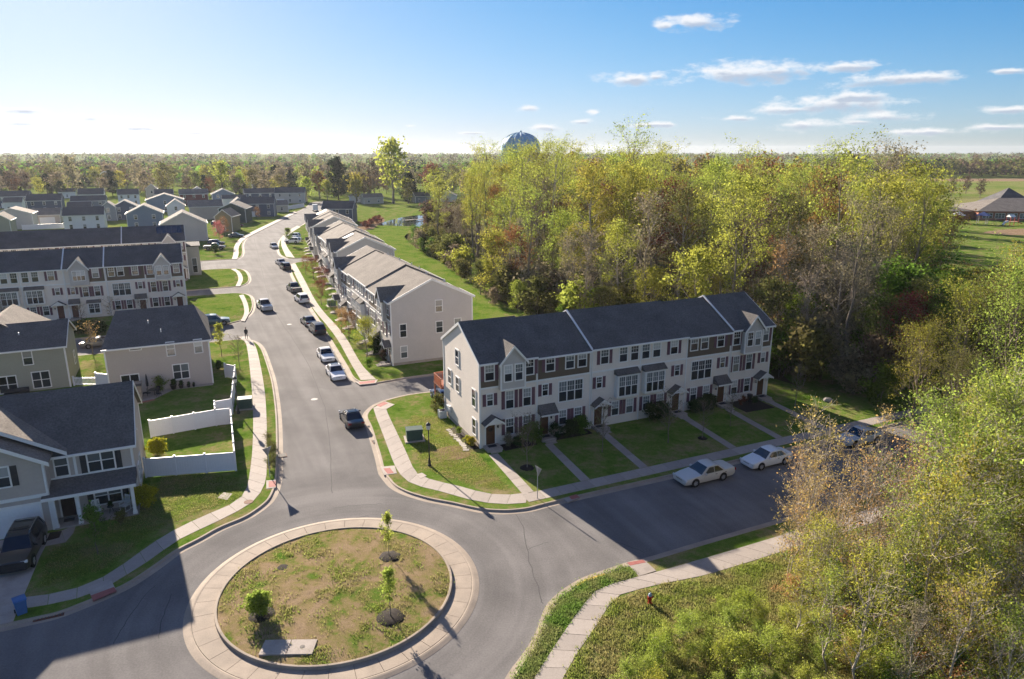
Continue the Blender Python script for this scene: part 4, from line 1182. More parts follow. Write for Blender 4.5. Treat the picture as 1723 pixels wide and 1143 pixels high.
# far houses, each placed by the ends of its eave line
def far_house(label, eave, he, D, rise, wall, roof, ridge='x', wins=3, rot=None, garage=None, shut=False, name='house', right=0):
    (x0, y0), (x1, y1) = eave
    W = math.hypot(x1 - x0, y1 - y0)
    W = max(5.5, min(W, 15)); rz = GA if rot is None else RAD(rot)
    mx, my = (x0 + x1) / 2, (y0 + y1) / 2
    o = (mx - math.cos(rz) * W / 2, my - math.sin(rz) * W / 2)
    ws = []
    if wins:
        for k in range(wins):
            x = W * (k + .5) / wins
            if he > 4.2: ws.append(('front', x, 3.5, .9, 1.4, 1))
            if garage is None or not (garage[0] < x < garage[1]): ws.append(('front', x, .8, .9, 1.4, 1))
    for k in range(right):
        ws.append(('right', D * (k + .6) / (right + .4), 3.4, .9, 1.4, 1))
    h = gable_house(name, label, o, rz, W, D, he, rise, wall, roof, ridge, 'houses of the far neighbourhood', ws)
    if garage:
        MB().box(garage[0], garage[1], -.05, -.003, 0, 2.3).build('garage_door', 'garage_white', h)
    return h
FH = [
 ('plain white house with three small upper windows behind the long dark roof', [(-154.10, 245.08), (-141.93, 244.63)], 5.4, 9, 2.4, 'siding_white', 'shingle_charcoal', 'x', 3, None, None),
 ('blue gable-fronted house with tan roof in the middle of the neighbourhood', [(-135.69, 250.89), (-124.26, 250.89)], 5.4, 12, 2.9, 'siding_blue', 'shingle_tan', 'y', 2, None, None),
 ('broad light grey gable house next to the street corner', [(-106.15, 214.20), (-93.57, 215.96)], 5.4, 12, 3.4, 'siding_grey', 'shingle_brown', 'y', 0, None, None),
 ('olive house beside the pale street-corner house', [(-98.62, 237.37), (-96.73, 241.72)], 5.4, 9, 2.2, 'siding_olive', 'shingle_brown', 'y', 1, 4, None),
 ('tall dark green house with a plain side wall', [(-111.04, 274.24), (-103.00, 268.69)], 5.4, 11, 2.2, 'siding_green', 'shingle_brown', 'y', 0, 8, None),
 ('navy house with a tan front gable and wide white garage door', [(-110.88, 292.31), (-101.97, 302.25)], 5.4, 9, 2.4, 'siding_navy', 'shingle_charcoal', 'x', 3, 12, (.6, 5.6)),
 ('pale grey corner house with dark roof at the far bend of the street', [(-119.95, 363.89), (-112.96, 384.73)], 5.4, 9, 2.6, 'siding_grey', 'shingle_charcoal', 'x', 3, 10, (.6, 4.6)),
 ('blue house partly hidden behind a white wing, right of the red tree', [(-148.82, 359.02), (-145.18, 368.89)], 5.4, 9, 2.4, 'siding_blue', 'shingle_charcoal', 'y', 2, None, None),
 ('long low white house below the navy gables', [(-135.64, 336.11), (-128.92, 344.46)], 4.6, 7, 1.6, 'siding_white', 'shingle_charcoal', 'x', 0, None, None),
 ('navy house with two small front gables near the far bend', [(-134.17, 363.89), (-127.78, 379.30)], 5.4, 9, 2.2, 'siding_navy', 'shingle_charcoal', 'x', 3, None, None),
 ('dark red house beside the red-leaved tree', [(-168.65, 363.89), (-155.34, 363.89)], 5.4, 9, 2.2, 'siding_maroon', 'shingle_brown', 'x', 3, None, None),
 ('deep blue gable house with pale roof behind the white middle house', [(-163.76, 320.38), (-148.28, 320.38)], 5.4, 10, 2.6, 'siding_blue', 'shingle_tan', 'y', 1, None, None),
 ('white house with dark roof and black window openings at the wood edge', [(-198.26, 360.47), (-188.97, 360.47)], 5.4, 8, 2.4, 'siding_white', 'shingle_dark', 'x', 3, None, None),
 ('white house with broad front gable before the dark trees', [(-216.09, 355.75), (-206.08, 360.57)], 5.6, 9, 2.6, 'siding_white', 'shingle_charcoal', 'x', 2, None, None),
 ('long slate blue house with its gable end to the right', [(-214.09, 316.59), (-200.99, 315.47)], 5.4, 10, 2.6, 'siding_navy', 'shingle_charcoal', 'x', 3, None, None),
 ('navy house with white trim and garage at the left edge', [(-245.46, 340.78), (-234.83, 347.40)], 5.4, 9, 2.4, 'siding_navy', 'shingle_dark', 'x', 4, None, (.8, 5.4)),
 ('low tan house with white garage door behind the white fence', [(-183.51, 270.96), (-173.09, 268.46)], 3.2, 9, 2.2, 'siding_taupe', 'shingle_tan', 'x', 0, None, (4.0, 9.0)),
 ('grey house with sunlit tan roof at the left edge', [(-180.98, 250.89), (-169.85, 246.22)], 5.4, 10, 2.0, 'siding_grey', 'shingle_tan', 'y', 1, None, None),
 ('green-grey house with pale roof at the far left behind the fence', [(-166.67, 225.21), (-161.88, 228.13)], 5.4, 9, 2.0, 'siding_sage', 'shingle_tan', 'y', 0, None, None),
 ('slate house with dark roof behind the plain white house', [(-195.28, 319.48), (-182.25, 315.74)], 5.2, 8, 2.0, 'siding_slate', 'shingle_charcoal', 'x', 3, None, None),
 ('low beige house with dark roof directly behind the plain white house', [(-191.77, 308.84), (-183.07, 307.20)], 3.4, 7, 1.8, 'siding_beige', 'shingle_charcoal', 'x', 2, None, None),
 ('navy and white gable house left of the blue gable', [(-158.72, 285.58), (-150.47, 282.57)], 5.2, 9, 2.4, 'siding_navy', 'shingle_tan', 'y', 2, None, None),
 ('taupe house with hipped tan roof in front of the dark red house', [(-128.67, 285.58), (-116.38, 284.07)], 5.2, 10, 2.2, 'siding_taupe', 'shingle_tan', 'x', 0, None, None),
 ('small white gable house with one dark window behind the blue gable', [(-139.66, 288.65), (-133.16, 288.65)], 5.2, 9, 2.4, 'siding_white', 'shingle_brown', 'y', 1, None, None),
 ('cream house standing tall among the trees behind the white houses', [(-205.79, 402.97), (-200.11, 402.97)], 6.0, 8, 2.4, 'siding_beige', 'shingle_brown', 'y', 1, None, None),
 ('dark house with charcoal roof beside the pond at the end of the row', [(-72.72, 271.44), (-61.10, 272.27)], 5.4, 8, 2.6, 'siding_navy', 'shingle_charcoal', 'x', 3, 0, None),
 ('low beige house with pergola by the white fence at the far bend', [(-105.85, 318.19), (-101.35, 321.68)], 3.2, 6, 1.8, 'siding_beige', 'shingle_brown', 'x', 1, None, None),
 ('low white house under the dark trees left of the white gable house', [(-260.37, 410.48), (-254.35, 416.35)], 3.6, 7, 1.8, 'siding_white', 'shingle_charcoal', 'x', 1, None, None),
 ('grey-blue house with garage between the slate and the white middle houses', [(-161.56, 279.63), (-156.18, 279.63)], 5.2, 8, 2.2, 'siding_slate', 'shingle_brown', 'y', 1, None, None),
 ('white gable house close behind the dark red house', [(-176.46, 393.87), (-169.59, 393.87)], 5.2, 8, 2.2, 'siding_white', 'shingle_charcoal', 'y', 1, None, None),
 ('small blue house glimpsed through the trees above the navy gables', [(-183.31, 507.24), (-177.01, 507.24)], 4.6, 8, 1.8, 'siding_blue', 'shingle_charcoal', 'x', 1, None, None),
 ('beige ranch house under the tall yellow-green tree beyond the pond', [(-76.91, 370.30), (-66.73, 370.30)], 3.2, 8, 1.8, 'siding_beige', 'shingle_brown', 'x', 2, None, None),
 ('white shed-like house among the trunks right of the dark pine', [(-85.17, 379.84), (-80.12, 379.84)], 3.2, 6, 1.6, 'siding_white', 'shingle_brown', 'y', 1, None, None),
 ('low grey house right of the pinkish red tree', [(-50.62, 376.69), (-44.28, 381.60)], 3.4, 8, 1.8, 'siding_slate', 'shingle_charcoal', 'x', 2, None, None),
 ('taupe house with dark roof behind the deep blue gable house', [(-183.01, 367.21), (-174.47, 367.21)], 5.2, 8, 2.2, 'siding_taupe', 'shingle_charcoal', 'x', 2, None, None),
 ('slate house with white trim between the low white house and the olive house', [(-118.13, 301.60), (-114.35, 305.01)], 5.2, 8, 2.2, 'siding_slate', 'shingle_brown', 'y', 1, None, None),
 ('white roofed cottage at the left edge below the orange tree', [(-229.50, 322.47), (-222.51, 322.47)], 4.2, 7, 2.0, 'siding_white', 'shingle_dark', 'x', 2, None, None),
 ('pale house with hipped roof among trees beyond the pond', [(-38.57, 381.60), (-31.03, 386.64)], 3.4, 8, 2.2, 'siding_white', 'shingle_brown', 'y', 1, 0, None),
]
for h in FH:
    far_house(h[0], h[1], *h[2:8], wins=h[8], rot=h[9], garage=h[10])

# school with pyramid roof on the right
sch = thing('school_building', 'brick school with low grey roofs and a dark pyramid roof', 'school', (186, 283, GZ), RAD(-8))
def hip_roof(root, x0, x1, y0, y1, z0, rise, m, ov=1.0, point=False):
    a, b, c, d = x0 - ov, x1 + ov, y0 - ov, y1 + ov; h = (d - c) / 2 if not point else (b - a) / 2; ym = (c + d) / 2
    mb = MB()
    p, q = (a + h, b - h)
    for pts in ([(a, c, z0), (b, c, z0), (q, ym, z0 + rise), (p, ym, z0 + rise)], [(b, d, z0), (a, d, z0), (p, ym, z0 + rise), (q, ym, z0 + rise)], [(b, c, z0), (b, d, z0), (q, ym, z0 + rise)], [(a, d, z0), (a, c, z0), (p, ym, z0 + rise)], [(a, c, z0 - .02), (a, d, z0 - .02), (b, d, z0 - .02), (b, c, z0 - .02)]):
        mb.poly(pts)
    return mb.build('roof', m, root)
MB().box(0, 60, 0, 26, -.2, 3.6).build('wall', 'brick_red', sch)
hip_roof(sch, 0, 60, 0, 26, 3.6, 4.4, 'shingle_brown')
MB().box(-70, -6, 24, 50, -.2, 3.4).build('wall', 'brick_red', sch); hip_roof(sch, -70, -6, 24, 50, 3.4, 3.4, 'shingle_charcoal')
MB().box(-62, 0, 4, 26, -.2, 3.2).build('wall', 'brick_red', sch); hip_roof(sch, -62, -1.5, 4, 26, 3.2, 3.0, 'shingle_brown')
MB().box(13, 27, 14, 28, 3, 5.6).build('wall', 'brick_red', sch); hip_roof(sch, 13, 27, 14, 28, 5.6, 6.2, 'shingle_charcoal', 1.0, True)
for k in range(6):
    window(sch, 3.5 + k * 4.5, .9, 3.4, 1.8, 3, False, None, 0, blind='pane_half', plain=True)
MB().tube([(-30, 12, 5), (-30, 12, 6.6)], .5, 8).build('roof_vent', 'vent_pipe', sch)

# water tower behind the wood
wt = thing('water_tower', 'blue domed water tower rising behind the tree tops', 'water tower', (4.6, 385, 0))
mat('tower_blue', (.20, .38, .52), rough=.6, spec=.2, var=.06, scale=.2)
prof = [(10.4 * math.cos(q), 28.4 + 7.6 * math.sin(q)) for q in [i * math.pi / 2 / 12 for i in range(12)]] + [(.3, 36.0)]
MB().lathe([(6.0, 18.5), (9.0, 21.0), (10.4, 24.5)] + prof, 32).build('tank', 'tower_blue', wt, smooth=True)
ri = MB()
for k in range(16):
    a = 2 * math.pi * k / 16
    ri.tube([(r * math.cos(a), r * math.sin(a), z) for r, z in [(rr + .05, zz + .05) for rr, zz in prof]], .12, 4)
ri.build('rib', 'tower_blue', wt)
MB().lathe([(10.3, 24.3), (11.6, 24.3), (11.6, 24.6), (10.3, 24.6)], 32).build('walkway', 'tower_blue', wt)
rg = MB()
for k in range(32):
    a = 2 * math.pi * k / 32; b = 2 * math.pi * (k + 1) / 32
    rg.tube([(11.5 * math.cos(a), 11.5 * math.sin(a), 24.6), (11.5 * math.cos(a), 11.5 * math.sin(a), 25.7)], .05, 4)
    rg.tube([(11.5 * math.cos(a), 11.5 * math.sin(a), 25.7), (11.5 * math.cos(b), 11.5 * math.sin(b), 25.7)], .05, 4)
rg.build('railing', 'tower_blue', wt)
for k in range(8):
    a = 2 * math.pi * k / 8
    MB().tube([(10.6 * math.cos(a), 10.6 * math.sin(a), -.5), (10.2 * math.cos(a), 10.2 * math.sin(a), 24.4)], .45, 8).build('leg', 'tower_blue', wt)
MB().tube([(0, 0, -.5), (0, 0, 19)], 1.3, 12).build('riser', 'tower_blue', wt)
MB().tube([(0, 0, 35.9), (0, 0, 37.0)], .5, 8).build('finial', 'tower_blue', wt)

# ------------------------------------------------------------------ trees and plants
mat('bark', (.19, .155, .12), rough=.9, var=.25, scale=2, fine=.2, fscale=12)
mat('bark_pale', (.36, .31, .26), rough=.9, var=.25, scale=2, fine=.2, fscale=12)
mat('bark_dark', (.06, .045, .035), rough=.9, var=.25, scale=2)
leaf_mat('leaf_lime', (.31, .34, .055), .58, .025, .4, (.25, .29, .055))
leaf_mat('leaf_spring', (.33, .38, .075), .6, .02, .4, (.26, .32, .06))
leaf_mat('leaf_yellow', (.36, .335, .06), .5, .02, .4, (.24, .25, .04))
leaf_mat('leaf_green', (.13, .21, .03), .55, .025, .4, (.10, .17, .025))
leaf_mat('leaf_olive', (.15, .16, .045), .45, .03, .45, (.12, .115, .045))
leaf_mat('leaf_brown', (.15, .105, .065), .3, .02, .4, (.115, .085, .06))
leaf_mat('leaf_grey', (.25, .21, .15), .4, .02, .4, (.25, .22, .12))
leaf_mat('leaf_red', (.20, .062, .042), .4, .015, .4, (.14, .06, .04))
leaf_mat('leaf_orange', (.25, .125, .04), .4, .02, .4, (.18, .10, .045))
leaf_mat('leaf_copper', (.46, .31, .12), .5, .03, .4, (.38, .28, .11))
leaf_mat('leaf_pink', (.42, .14, .15), .45, .02, .35)
leaf_mat('leaf_pine', (.022, .045, .02), .25, .02, .4)
leaf_mat('leaf_shrub', (.035, .065, .018), .35, .03, .4)
leaf_mat('leaf_gold', (.36, .33, .03), .4, .02, .35)
leaf_mat('grass_blade', (.20, .27, .055), .55, .03, .4, (.30, .29, .11))

def frame_of(t):
    a = t.cross(Vector((0, 0, 1)) if abs(t.z) < .95 else Vector((1, 0, 0))).normalized()
    return a, t.cross(a).normalized()

def grow(rng, start, direc, length, r0, segs, wig, up, sag=0.):
    """bent branch: list of points"""
    pts = [Vector(start)]; d = Vector(direc).normalized()
    for i in range(segs):
        d = (d + Vector((rng.gauss(0, wig), rng.gauss(0, wig), rng.gauss(0, wig) * .6 + up - sag * i / segs))).normalized()
        pts.append(pts[-1] + d * (length / segs))
    return pts

def tree_mesh(name, seed, H, spread, base=.3, trunk_r=.3, limbs=14, subs=5, twigs=3, per=12, leaf=.3, clump=.6, rise=.6, shape='oval', sides=5, lean=(0, 0), bark='bark', lm='leaf_lime', twig_r=.012, top=.92, stems=1, fine=True):
    rng = random.Random(seed); nr = np.random.default_rng(seed)
    mb = MB(); tips = []
    for st in range(stems):
        sx, sy = (0, 0) if stems == 1 else (rng.gauss(0, .25), rng.gauss(0, .25))
        Hs = H * (1 if st == 0 else rng.uniform(.7, .98))
        tp = [Vector((sx, sy, -.15))]; n = 8
        lx, ly = lean if stems == 1 else (rng.gauss(0, .16), rng.gauss(0, .16))
        for i in range(1, n + 1):
            z = Hs * top * i / n
            tp.append(Vector((sx + lx * z + rng.gauss(0, .012 * Hs), sy + ly * z + rng.gauss(0, .012 * Hs), z)))
        def tr(f): return trunk_r * (1 - f * .88) * (1.25 if f < .02 else 1) / (stems ** .5)
        mb.tube(tp, [tr(i / n) for i in range(n + 1)], sides + 1, False)
        tips.append((tp[-1], 1.0))
        ga = rng.uniform(0, 6.28)
        L = max(3, limbs // stems)
        for k in range(L):
            f = base + (.97 - base) * ((k + rng.uniform(0, .8)) / L)
            i = min(int(f * n), n - 1); p = tp[i].lerp(tp[i + 1], f * n - i)
            ga += 2.4 + rng.gauss(0, .35)
            g = (f - base) / (1 - base)
            prof = {'oval': math.sin(math.pi * (.18 + .74 * g)) ** .8, 'cone': 1.02 - g * .9, 'vase': .55 + .55 * g if g < .75 else 1.0 - (g - .75) * 1.5, 'round': math.sqrt(max(.05, 1 - (2 * g - .9) ** 2 * .8))}[shape]
            ln = spread * prof * rng.uniform(.75, 1.2)
            el = rise + g * .55 + rng.gauss(0, .12)
            d = Vector((math.cos(ga) * math.cos(el), math.sin(ga) * math.cos(el), math.sin(el)))
            r0 = max(tr(f) * .55, twig_r * 2)
            bp = grow(rng, p, d, ln, r0, 4, .16, .06)
            mb.tube(bp, [r0, r0 * .75, r0 * .55, r0 * .38, r0 * .2], sides - 1, False)
            tips.append((bp[-1], .9))
            for s in range(subs):
                q = .3 + .65 * (s + rng.random()) / subs
                j = min(int(q * 4), 3); pp = bp[j].lerp(bp[j + 1], q * 4 - j)
                dd = ((bp[j + 1] - bp[j]).normalized() + Vector((rng.gauss(0, .55), rng.gauss(0, .55), rng.gauss(.15, .35)))).normalized()
                l2 = ln * .42 * rng.uniform(.6, 1.2)
                r1 = max(r0 * .3, twig_r)
                sp = grow(rng, pp, dd, l2, r1, 2, .2, .05)
                mb.tube(sp, [r1, r1 * .7, r1 * .35], 3, False)
                tips.append((sp[-1], .8)); tips.append((sp[1], .6))
                for t in range(twigs):
                    d3 = (dd + Vector((rng.gauss(0, .7), rng.gauss(0, .7), rng.gauss(.1, .45)))).normalized()
                    l3 = l2 * rng.uniform(.4, .8)
                    b = sp[rng.choice((1, 2))]; e = b + d3 * l3
                    if fine:
                        mb.tube([b, e], [max(r1 * .5, twig_r * .8), twig_r * .4], 3, False)
                    tips.append((e, .7)); tips.append((b.lerp(e, .5), .5))
    wood = mb.mesh('trunk', bark, True, 80)
    crown = None
    if per > 0:
        C = np.array([t[0] for t in tips]); Wt = np.array([t[1] for t in tips])
        cnt = nr.poisson(per * Wt)
        cen = np.repeat(C, cnt, 0); N = len(cen)
        cl = clump * nr.uniform(.55, 1.2, (len(C), 1)); cl = np.repeat(cl, cnt, 0)
        P = cen + nr.normal(0, 1, (N, 3)) * cl * np.array([1, 1, .75])
        P[:, 2] = np.maximum(P[:, 2], .1)
        crown = leaf_cards('crown', P, nr, leaf, lm)
    return wood, crown

def leaf_cards(name, P, nr, leaf, lm, up=.35):
    """small folded rhombic leaf sprays, one island each"""
    N = len(P)
    nrm = nr.normal(0, 1, (N, 3)); nrm[:, 2] += up; nrm /= np.linalg.norm(nrm, axis=1, keepdims=True)
    a = np.cross(nrm, nr.normal(0, 1, (N, 3))); a /= np.linalg.norm(a, axis=1, keepdims=True)
    b = np.cross(nrm, a)
    s = leaf * np.clip(nr.lognormal(-.08, .38, (N, 1)), .35, 2.0); w = s * nr.uniform(.45, .8, (N, 1))
    V = np.empty((N, 4, 3)); V[:, 0] = P - a * s * .5; V[:, 1] = P + b * w * .5 + nrm * s * .12; V[:, 2] = P + a * s * .5; V[:, 3] = P - b * w * .5 + nrm * s * .12
    F = np.arange(N * 4).reshape(N, 4)
    return np_mesh(name, V.reshape(-1, 3), F, lm)

PROTO = {}
def proto(key, **k):
    PROTO[key] = tree_mesh(key, **k)
for i in range(3):
    proto('poplar%d' % i, seed=20 + i, H=24, spread=5.6, base=.34, trunk_r=.36, limbs=20, subs=5, twigs=3, per=17, leaf=.235, clump=.58, rise=.45, shape='oval', lean=((.03, 0), (-.02, .02), (.05, 0))[i])
for i in range(2):
    proto('airy%d' % i, seed=40 + i, H=26, spread=6.2, base=.42, trunk_r=.36, limbs=15, subs=6, twigs=3, per=8, leaf=.21, clump=.45, rise=.75, shape='vase', lean=(.02 * i, .02))
for i in range(2):
    proto('bare%d' % i, seed=50 + i, H=16, spread=4.6, base=.2, trunk_r=.2, limbs=20, subs=6, twigs=4, per=3, leaf=.26, clump=.4, rise=.8, shape='vase', twig_r=.02, bark='bark_pale')
for i in range(2):
    proto('maple%d' % i, seed=60 + i, H=15, spread=4.8, base=.25, trunk_r=.22, limbs=18, subs=5, twigs=3, per=12, leaf=.22, clump=.5, rise=.6, shape='round')
for i in range(2):
    proto('under%d' % i, seed=70 + i, H=9, spread=2.9, base=.12, trunk_r=.13, limbs=16, subs=4, twigs=3, per=17, leaf=.2, clump=.42, rise=.6, shape='oval')
for i in range(2):
    proto('bush%d' % i, seed=80 + i, H=3.4, spread=1.8, base=.05, trunk_r=.05, limbs=14, subs=4, twigs=2, per=10, leaf=.24, clump=.32, rise=.7, shape='round', stems=4, twig_r=.008)
proto('pine0', seed=90, H=19, spread=4.4, base=.1, trunk_r=.3, limbs=34, subs=5, twigs=2, per=16, leaf=.5, clump=.5, rise=.1, shape='round', bark='bark_dark', lm='leaf_pine')
proto('pine1', seed=91, H=12, spread=3.6, base=.06, trunk_r=.25, limbs=34, subs=4, twigs=2, per=14, leaf=.42, clump=.4, rise=.05, shape='cone', bark='bark_dark', lm='leaf_pine')
for i in range(3):   # crowns seen from a few hundred metres
    proto('far%d' % i, seed=100 + i, H=14, spread=5.2, base=.2, trunk_r=.3, limbs=14, subs=4, twigs=1, per=7, leaf=.75, clump=.9, rise=.6, shape=('round', 'oval', 'vase')[i], fine=False)
# trees close to the camera: finer
for i in range(3):
    proto('sapling%d' % i, seed=120 + i, H=11, spread=2.6, base=.22, trunk_r=.10, limbs=24, subs=5, twigs=3, per=4.6, leaf=.12, clump=.26, rise=.75, shape='oval', twig_r=.012, bark='bark_pale', lean=((.04, .0), (-.03, .03), (.06, -.02))[i])
for i in range(2):
    proto('twiggy%d' % i, seed=130 + i, H=9, spread=2.4, base=.1, trunk_r=.07, limbs=30, subs=6, twigs=4, per=2.2, leaf=.095, clump=.2, rise=.85, shape='vase', twig_r=.011, bark='bark_pale', stems=3)
for i in range(2):
    proto('fresh%d' % i, seed=140 + i, H=13, spread=4.2, base=.25, trunk_r=.16, limbs=24, subs=6, twigs=3, per=8, leaf=.135, clump=.36, rise=.65, shape='round', bark='bark_pale', twig_r=.013, lean=((.08, .02), (-.05, .0))[i])
for i in range(2):
    proto('willow%d' % i, seed=150 + i, H=17, spread=6.5, base=.12, trunk_r=.26, limbs=32, subs=7, twigs=3, per=9, leaf=.16, clump=.45, rise=.75, shape='round', bark='bark', twig_r=.014)
for i in range(2):
    proto('thicket%d' % i, seed=160 + i, H=2.6, spread=1.7, base=.02, trunk_r=.03, limbs=18, subs=5, twigs=3, per=8, leaf=.11, clump=.22, rise=.75, shape='round', stems=6, twig_r=.008, bark='bark_pale')
for i in range(2):   # young street trees
    proto('young%d' % i, seed=170 + i, H=4.2, spread=.9, base=.32, trunk_r=.04, limbs=16, subs=4, twigs=2, per=8, leaf=.12, clump=.15, rise=.85, shape='oval', twig_r=.006)
proto('globe', seed=180, H=1.5, spread=.75, base=.03, trunk_r=.03, limbs=22, subs=4, twigs=2, per=16, leaf=.11, clump=.13, rise=.5, shape='round', stems=4, twig_r=.005)
proto('bareyoung', seed=181, H=4.4, spread=1.7, base=.28, trunk_r=.05, limbs=16, subs=5, twigs=3, per=1.2, leaf=.09, clump=.12, rise=.75, shape='vase', twig_r=.01, bark='bark')

def plant(kind, x, y, h=None, rz=None, lm=None, label=None, cat='tree', group=None, name='tree', z=GZ, sx=1., bark=None, base_h={'poplar': 24, 'airy': 26, 'bare': 16, 'maple': 15, 'under': 9, 'bush': 3.4, 'pine0': 19, 'pine1': 12, 'far': 14, 'sapling': 11, 'twiggy': 9, 'fresh': 13, 'willow': 17, 'thicket': 2.6, 'young': 4.2, 'globe': 1.5, 'bareyoung': 4.4}):
    w, c = PROTO[kind]
    H = base_h.get(kind) or base_h[kind.rstrip('0123456789')]
    s = (h or H) / H
    t = thing(name, label, cat, (x, y, z), R.uniform(0, 6.28) if rz is None else rz, group)
    t.scale = (s * sx, s * sx, s)
    a = put('trunk' if cat == 'tree' else 'stem', w, t)
    if bark:
        a.material_slots[0].link = 'OBJECT'; a.material_slots[0].material = MATS[bark]
    if c:
        b = put('crown' if cat == 'tree' else 'foliage', c, t)
        if lm:
            b.material_slots[0].link = 'OBJECT'; b.material_slots[0].material = MATS[lm]
    return t

def inside(p, lp):
    c = False; n = len(lp); x, y = p
    for i in range(n):
        x1, y1 = lp[i]; x2, y2 = lp[i - 1]
        if (y1 > y) != (y2 > y) and x < (x2 - x1) * (y - y1) / (y2 - y1) + x1:
            c = not c
    return c
def scatter(poly, n, dmin, tries=60, seed=1, have=None):
    rr = random.Random(seed); pts = list(have or []); k0 = len(pts)
    xs = [p[0] for p in poly]; ys = [p[1] for p in poly]
    for _ in range(n * tries):
        p = (rr.uniform(min(xs), max(xs)), rr.uniform(min(ys), max(ys)))
        if inside(p, poly) and all((p[0] - q[0]) ** 2 + (p[1] - q[1]) ** 2 > dmin * dmin for q in pts):
            pts.append(p)
            if len(pts) - k0 >= n: break
    return pts[k0:]

def view_cap(x, y, h):
    # the wood drops away on its right flank, where the field and the school lie open behind it
    r = x / (y * .965 + 7)
    if r > .575 and y > 70:
        return min(h, 27.3 - .168 * y * 1.05)
    if r < -.062 and y > 120:      # low brown trees at the pond end
        return min(h, 11.5)
    return h
# ---- the wood behind the town houses
WOOD = [(-22, 206), (-10, 163), (-1, 126), (7, 110), (20, 99), (33, 84), (42, 76), (60, 82), (84, 120), (102, 165), (96, 215), (55, 250), (5, 258), (-17, 242)]
WG = 'trees of the wood behind the townhouses'
def wood_kind(rr, x, y):
    q = rr.random()
    # the right-hand part is greener and denser, the left end browner
    if x < -12 and y > 150:
        tbl = [(.30, 'bare', 'leaf_brown', 10, 15), (.5, 'maple', 'leaf_grey', 9, 13), (.62, 'bare', 'leaf_grey', 10, 15), (.85, 'poplar', 'leaf_olive', 15, 22), (1, 'airy', 'leaf_lime', 18, 24)]
    elif x > 48:
        tbl = [(.25, 'poplar', 'leaf_green', 13, 18), (.42, 'poplar', 'leaf_lime', 17, 23), (.68, 'airy', 'leaf_lime', 18, 24), (.82, 'maple', 'leaf_orange', 13, 18), (1, 'maple', 'leaf_olive', 14, 19)]
    else:
        tbl = [(.20, 'poplar', 'leaf_lime', 19, 27), (.46, 'airy', 'leaf_lime', 21, 28.5), (.54, 'poplar', 'leaf_yellow', 17, 25), (.65, 'bare', 'leaf_grey', 14, 20), (.74, 'maple', 'leaf_red', 13, 19), (.81, 'maple', 'leaf_orange', 14, 20), (.92, 'poplar', 'leaf_olive', 14, 22), (1, 'bare', 'leaf_brown', 14, 19)]
    for p, k, lm, a, b in tbl:
        if q <= p:
            n = {'poplar': 3, 'airy': 2, 'bare': 2, 'maple': 2}[k]
            return k + str(rr.randrange(n)), lm, rr.uniform(a, b)
WL = {'leaf_lime': 'tall yellow-green tree standing in the wood behind the townhouses', 'leaf_yellow': 'tall golden-green tree standing in the wood behind the townhouses', 'leaf_grey': 'greyish bare-twigged tree standing in the wood behind the townhouses',
      'leaf_red': 'reddish budding tree standing in the wood behind the townhouses', 'leaf_orange': 'orange-brown budding tree standing in the wood behind the townhouses', 'leaf_olive': 'olive-brown tree standing in the wood behind the townhouses',
      'leaf_brown': 'bare brown tree standing in the wood behind the townhouses', 'leaf_green': 'fuller green tree standing in the right part of the wood behind the townhouses'}
rw = random.Random(5)
placed = []
# trees one can point at
NAMED = [
 ('airy1', 24.5, 148, 30.5, 'leaf_lime', 'tallest open-crowned tree in the middle of the wood top'),
 ('airy0', 6.0, 165, 26, 'leaf_olive', 'half-bare tree with dark forked trunk in front of the water tower'),
 ('poplar0', 21, 128, 24, 'leaf_yellow', 'bright golden-green tree near the middle of the wood, pointed top'),
 ('poplar1', 33, 118, 20, 'leaf_lime', 'narrow lime green tree with pointed top right of the wood middle'),
 ('maple0', 37.5, 112, 15, 'leaf_red', 'deep red budding tree low in the wood above the dark roof'),
 ('maple1', 29, 140, 20, 'leaf_red', 'rust red crown high up in the middle of the wood'),
 ('maple0', 56, 128, 22, 'leaf_orange', 'orange-brown crown high in the right half of the wood'),
 ('airy0', 59, 112, 27, 'leaf_grey', 'big bare forked tree with pale trunks in the right half of the wood'),
 ('airy1', 56, 97, 23.5, 'leaf_lime', 'lime green tree with two long leaning pale trunks right of the townhouses'),
 ('poplar1', 52, 102, 24, 'leaf_lime', 'broad yellow-green tree with leaning trunk right of the bare forked tree'),
 ('poplar0', 61.5, 108, 24.5, 'leaf_lime', 'tall bright green tree standing apart at the right end of the wood'),
 ('airy1', 66, 150, 27, 'leaf_lime', 'wispy windblown crown above the skyline in the right half of the wood'),
 ('airy0', 74, 138, 26, 'leaf_grey', 'nearly bare wispy crown on the skyline left of the tallest right-hand tree'),
 ('maple1', 80, 130, 15, 'leaf_orange', 'orange tree low at the right end of the wood before the school'),
 ('airy1', -19, 182, 21, 'leaf_lime', 'slim open yellow-green tree at the left end of the wood'),
 ('airy0', -9, 165, 22, 'leaf_yellow', 'golden open tree with dark straight trunk at the left of the wood'),
 ('under0', 20.5, 101, 10, 'leaf_yellow', 'pale yellow bushy tree just behind the middle of the dark townhouse roof'),
 ('under1', -3.5, 131, 12, 'leaf_yellow', 'rounded golden-green tree at the lower left front of the wood'),
 ('bare0', 36, 93, 14, 'leaf_copper', 'pale budding tree behind the right part of the dark townhouse roof'),
 ('bare1', 41, 86, 15, 'leaf_grey', 'grey twiggy tree just right of the townhouse end wall'),
]
for k, x, y, h, lm, lb in NAMED:
    plant(k, x, y, h, lm=lm, label=lb, group=WG, name='wood_tree'); placed.append((x, y))
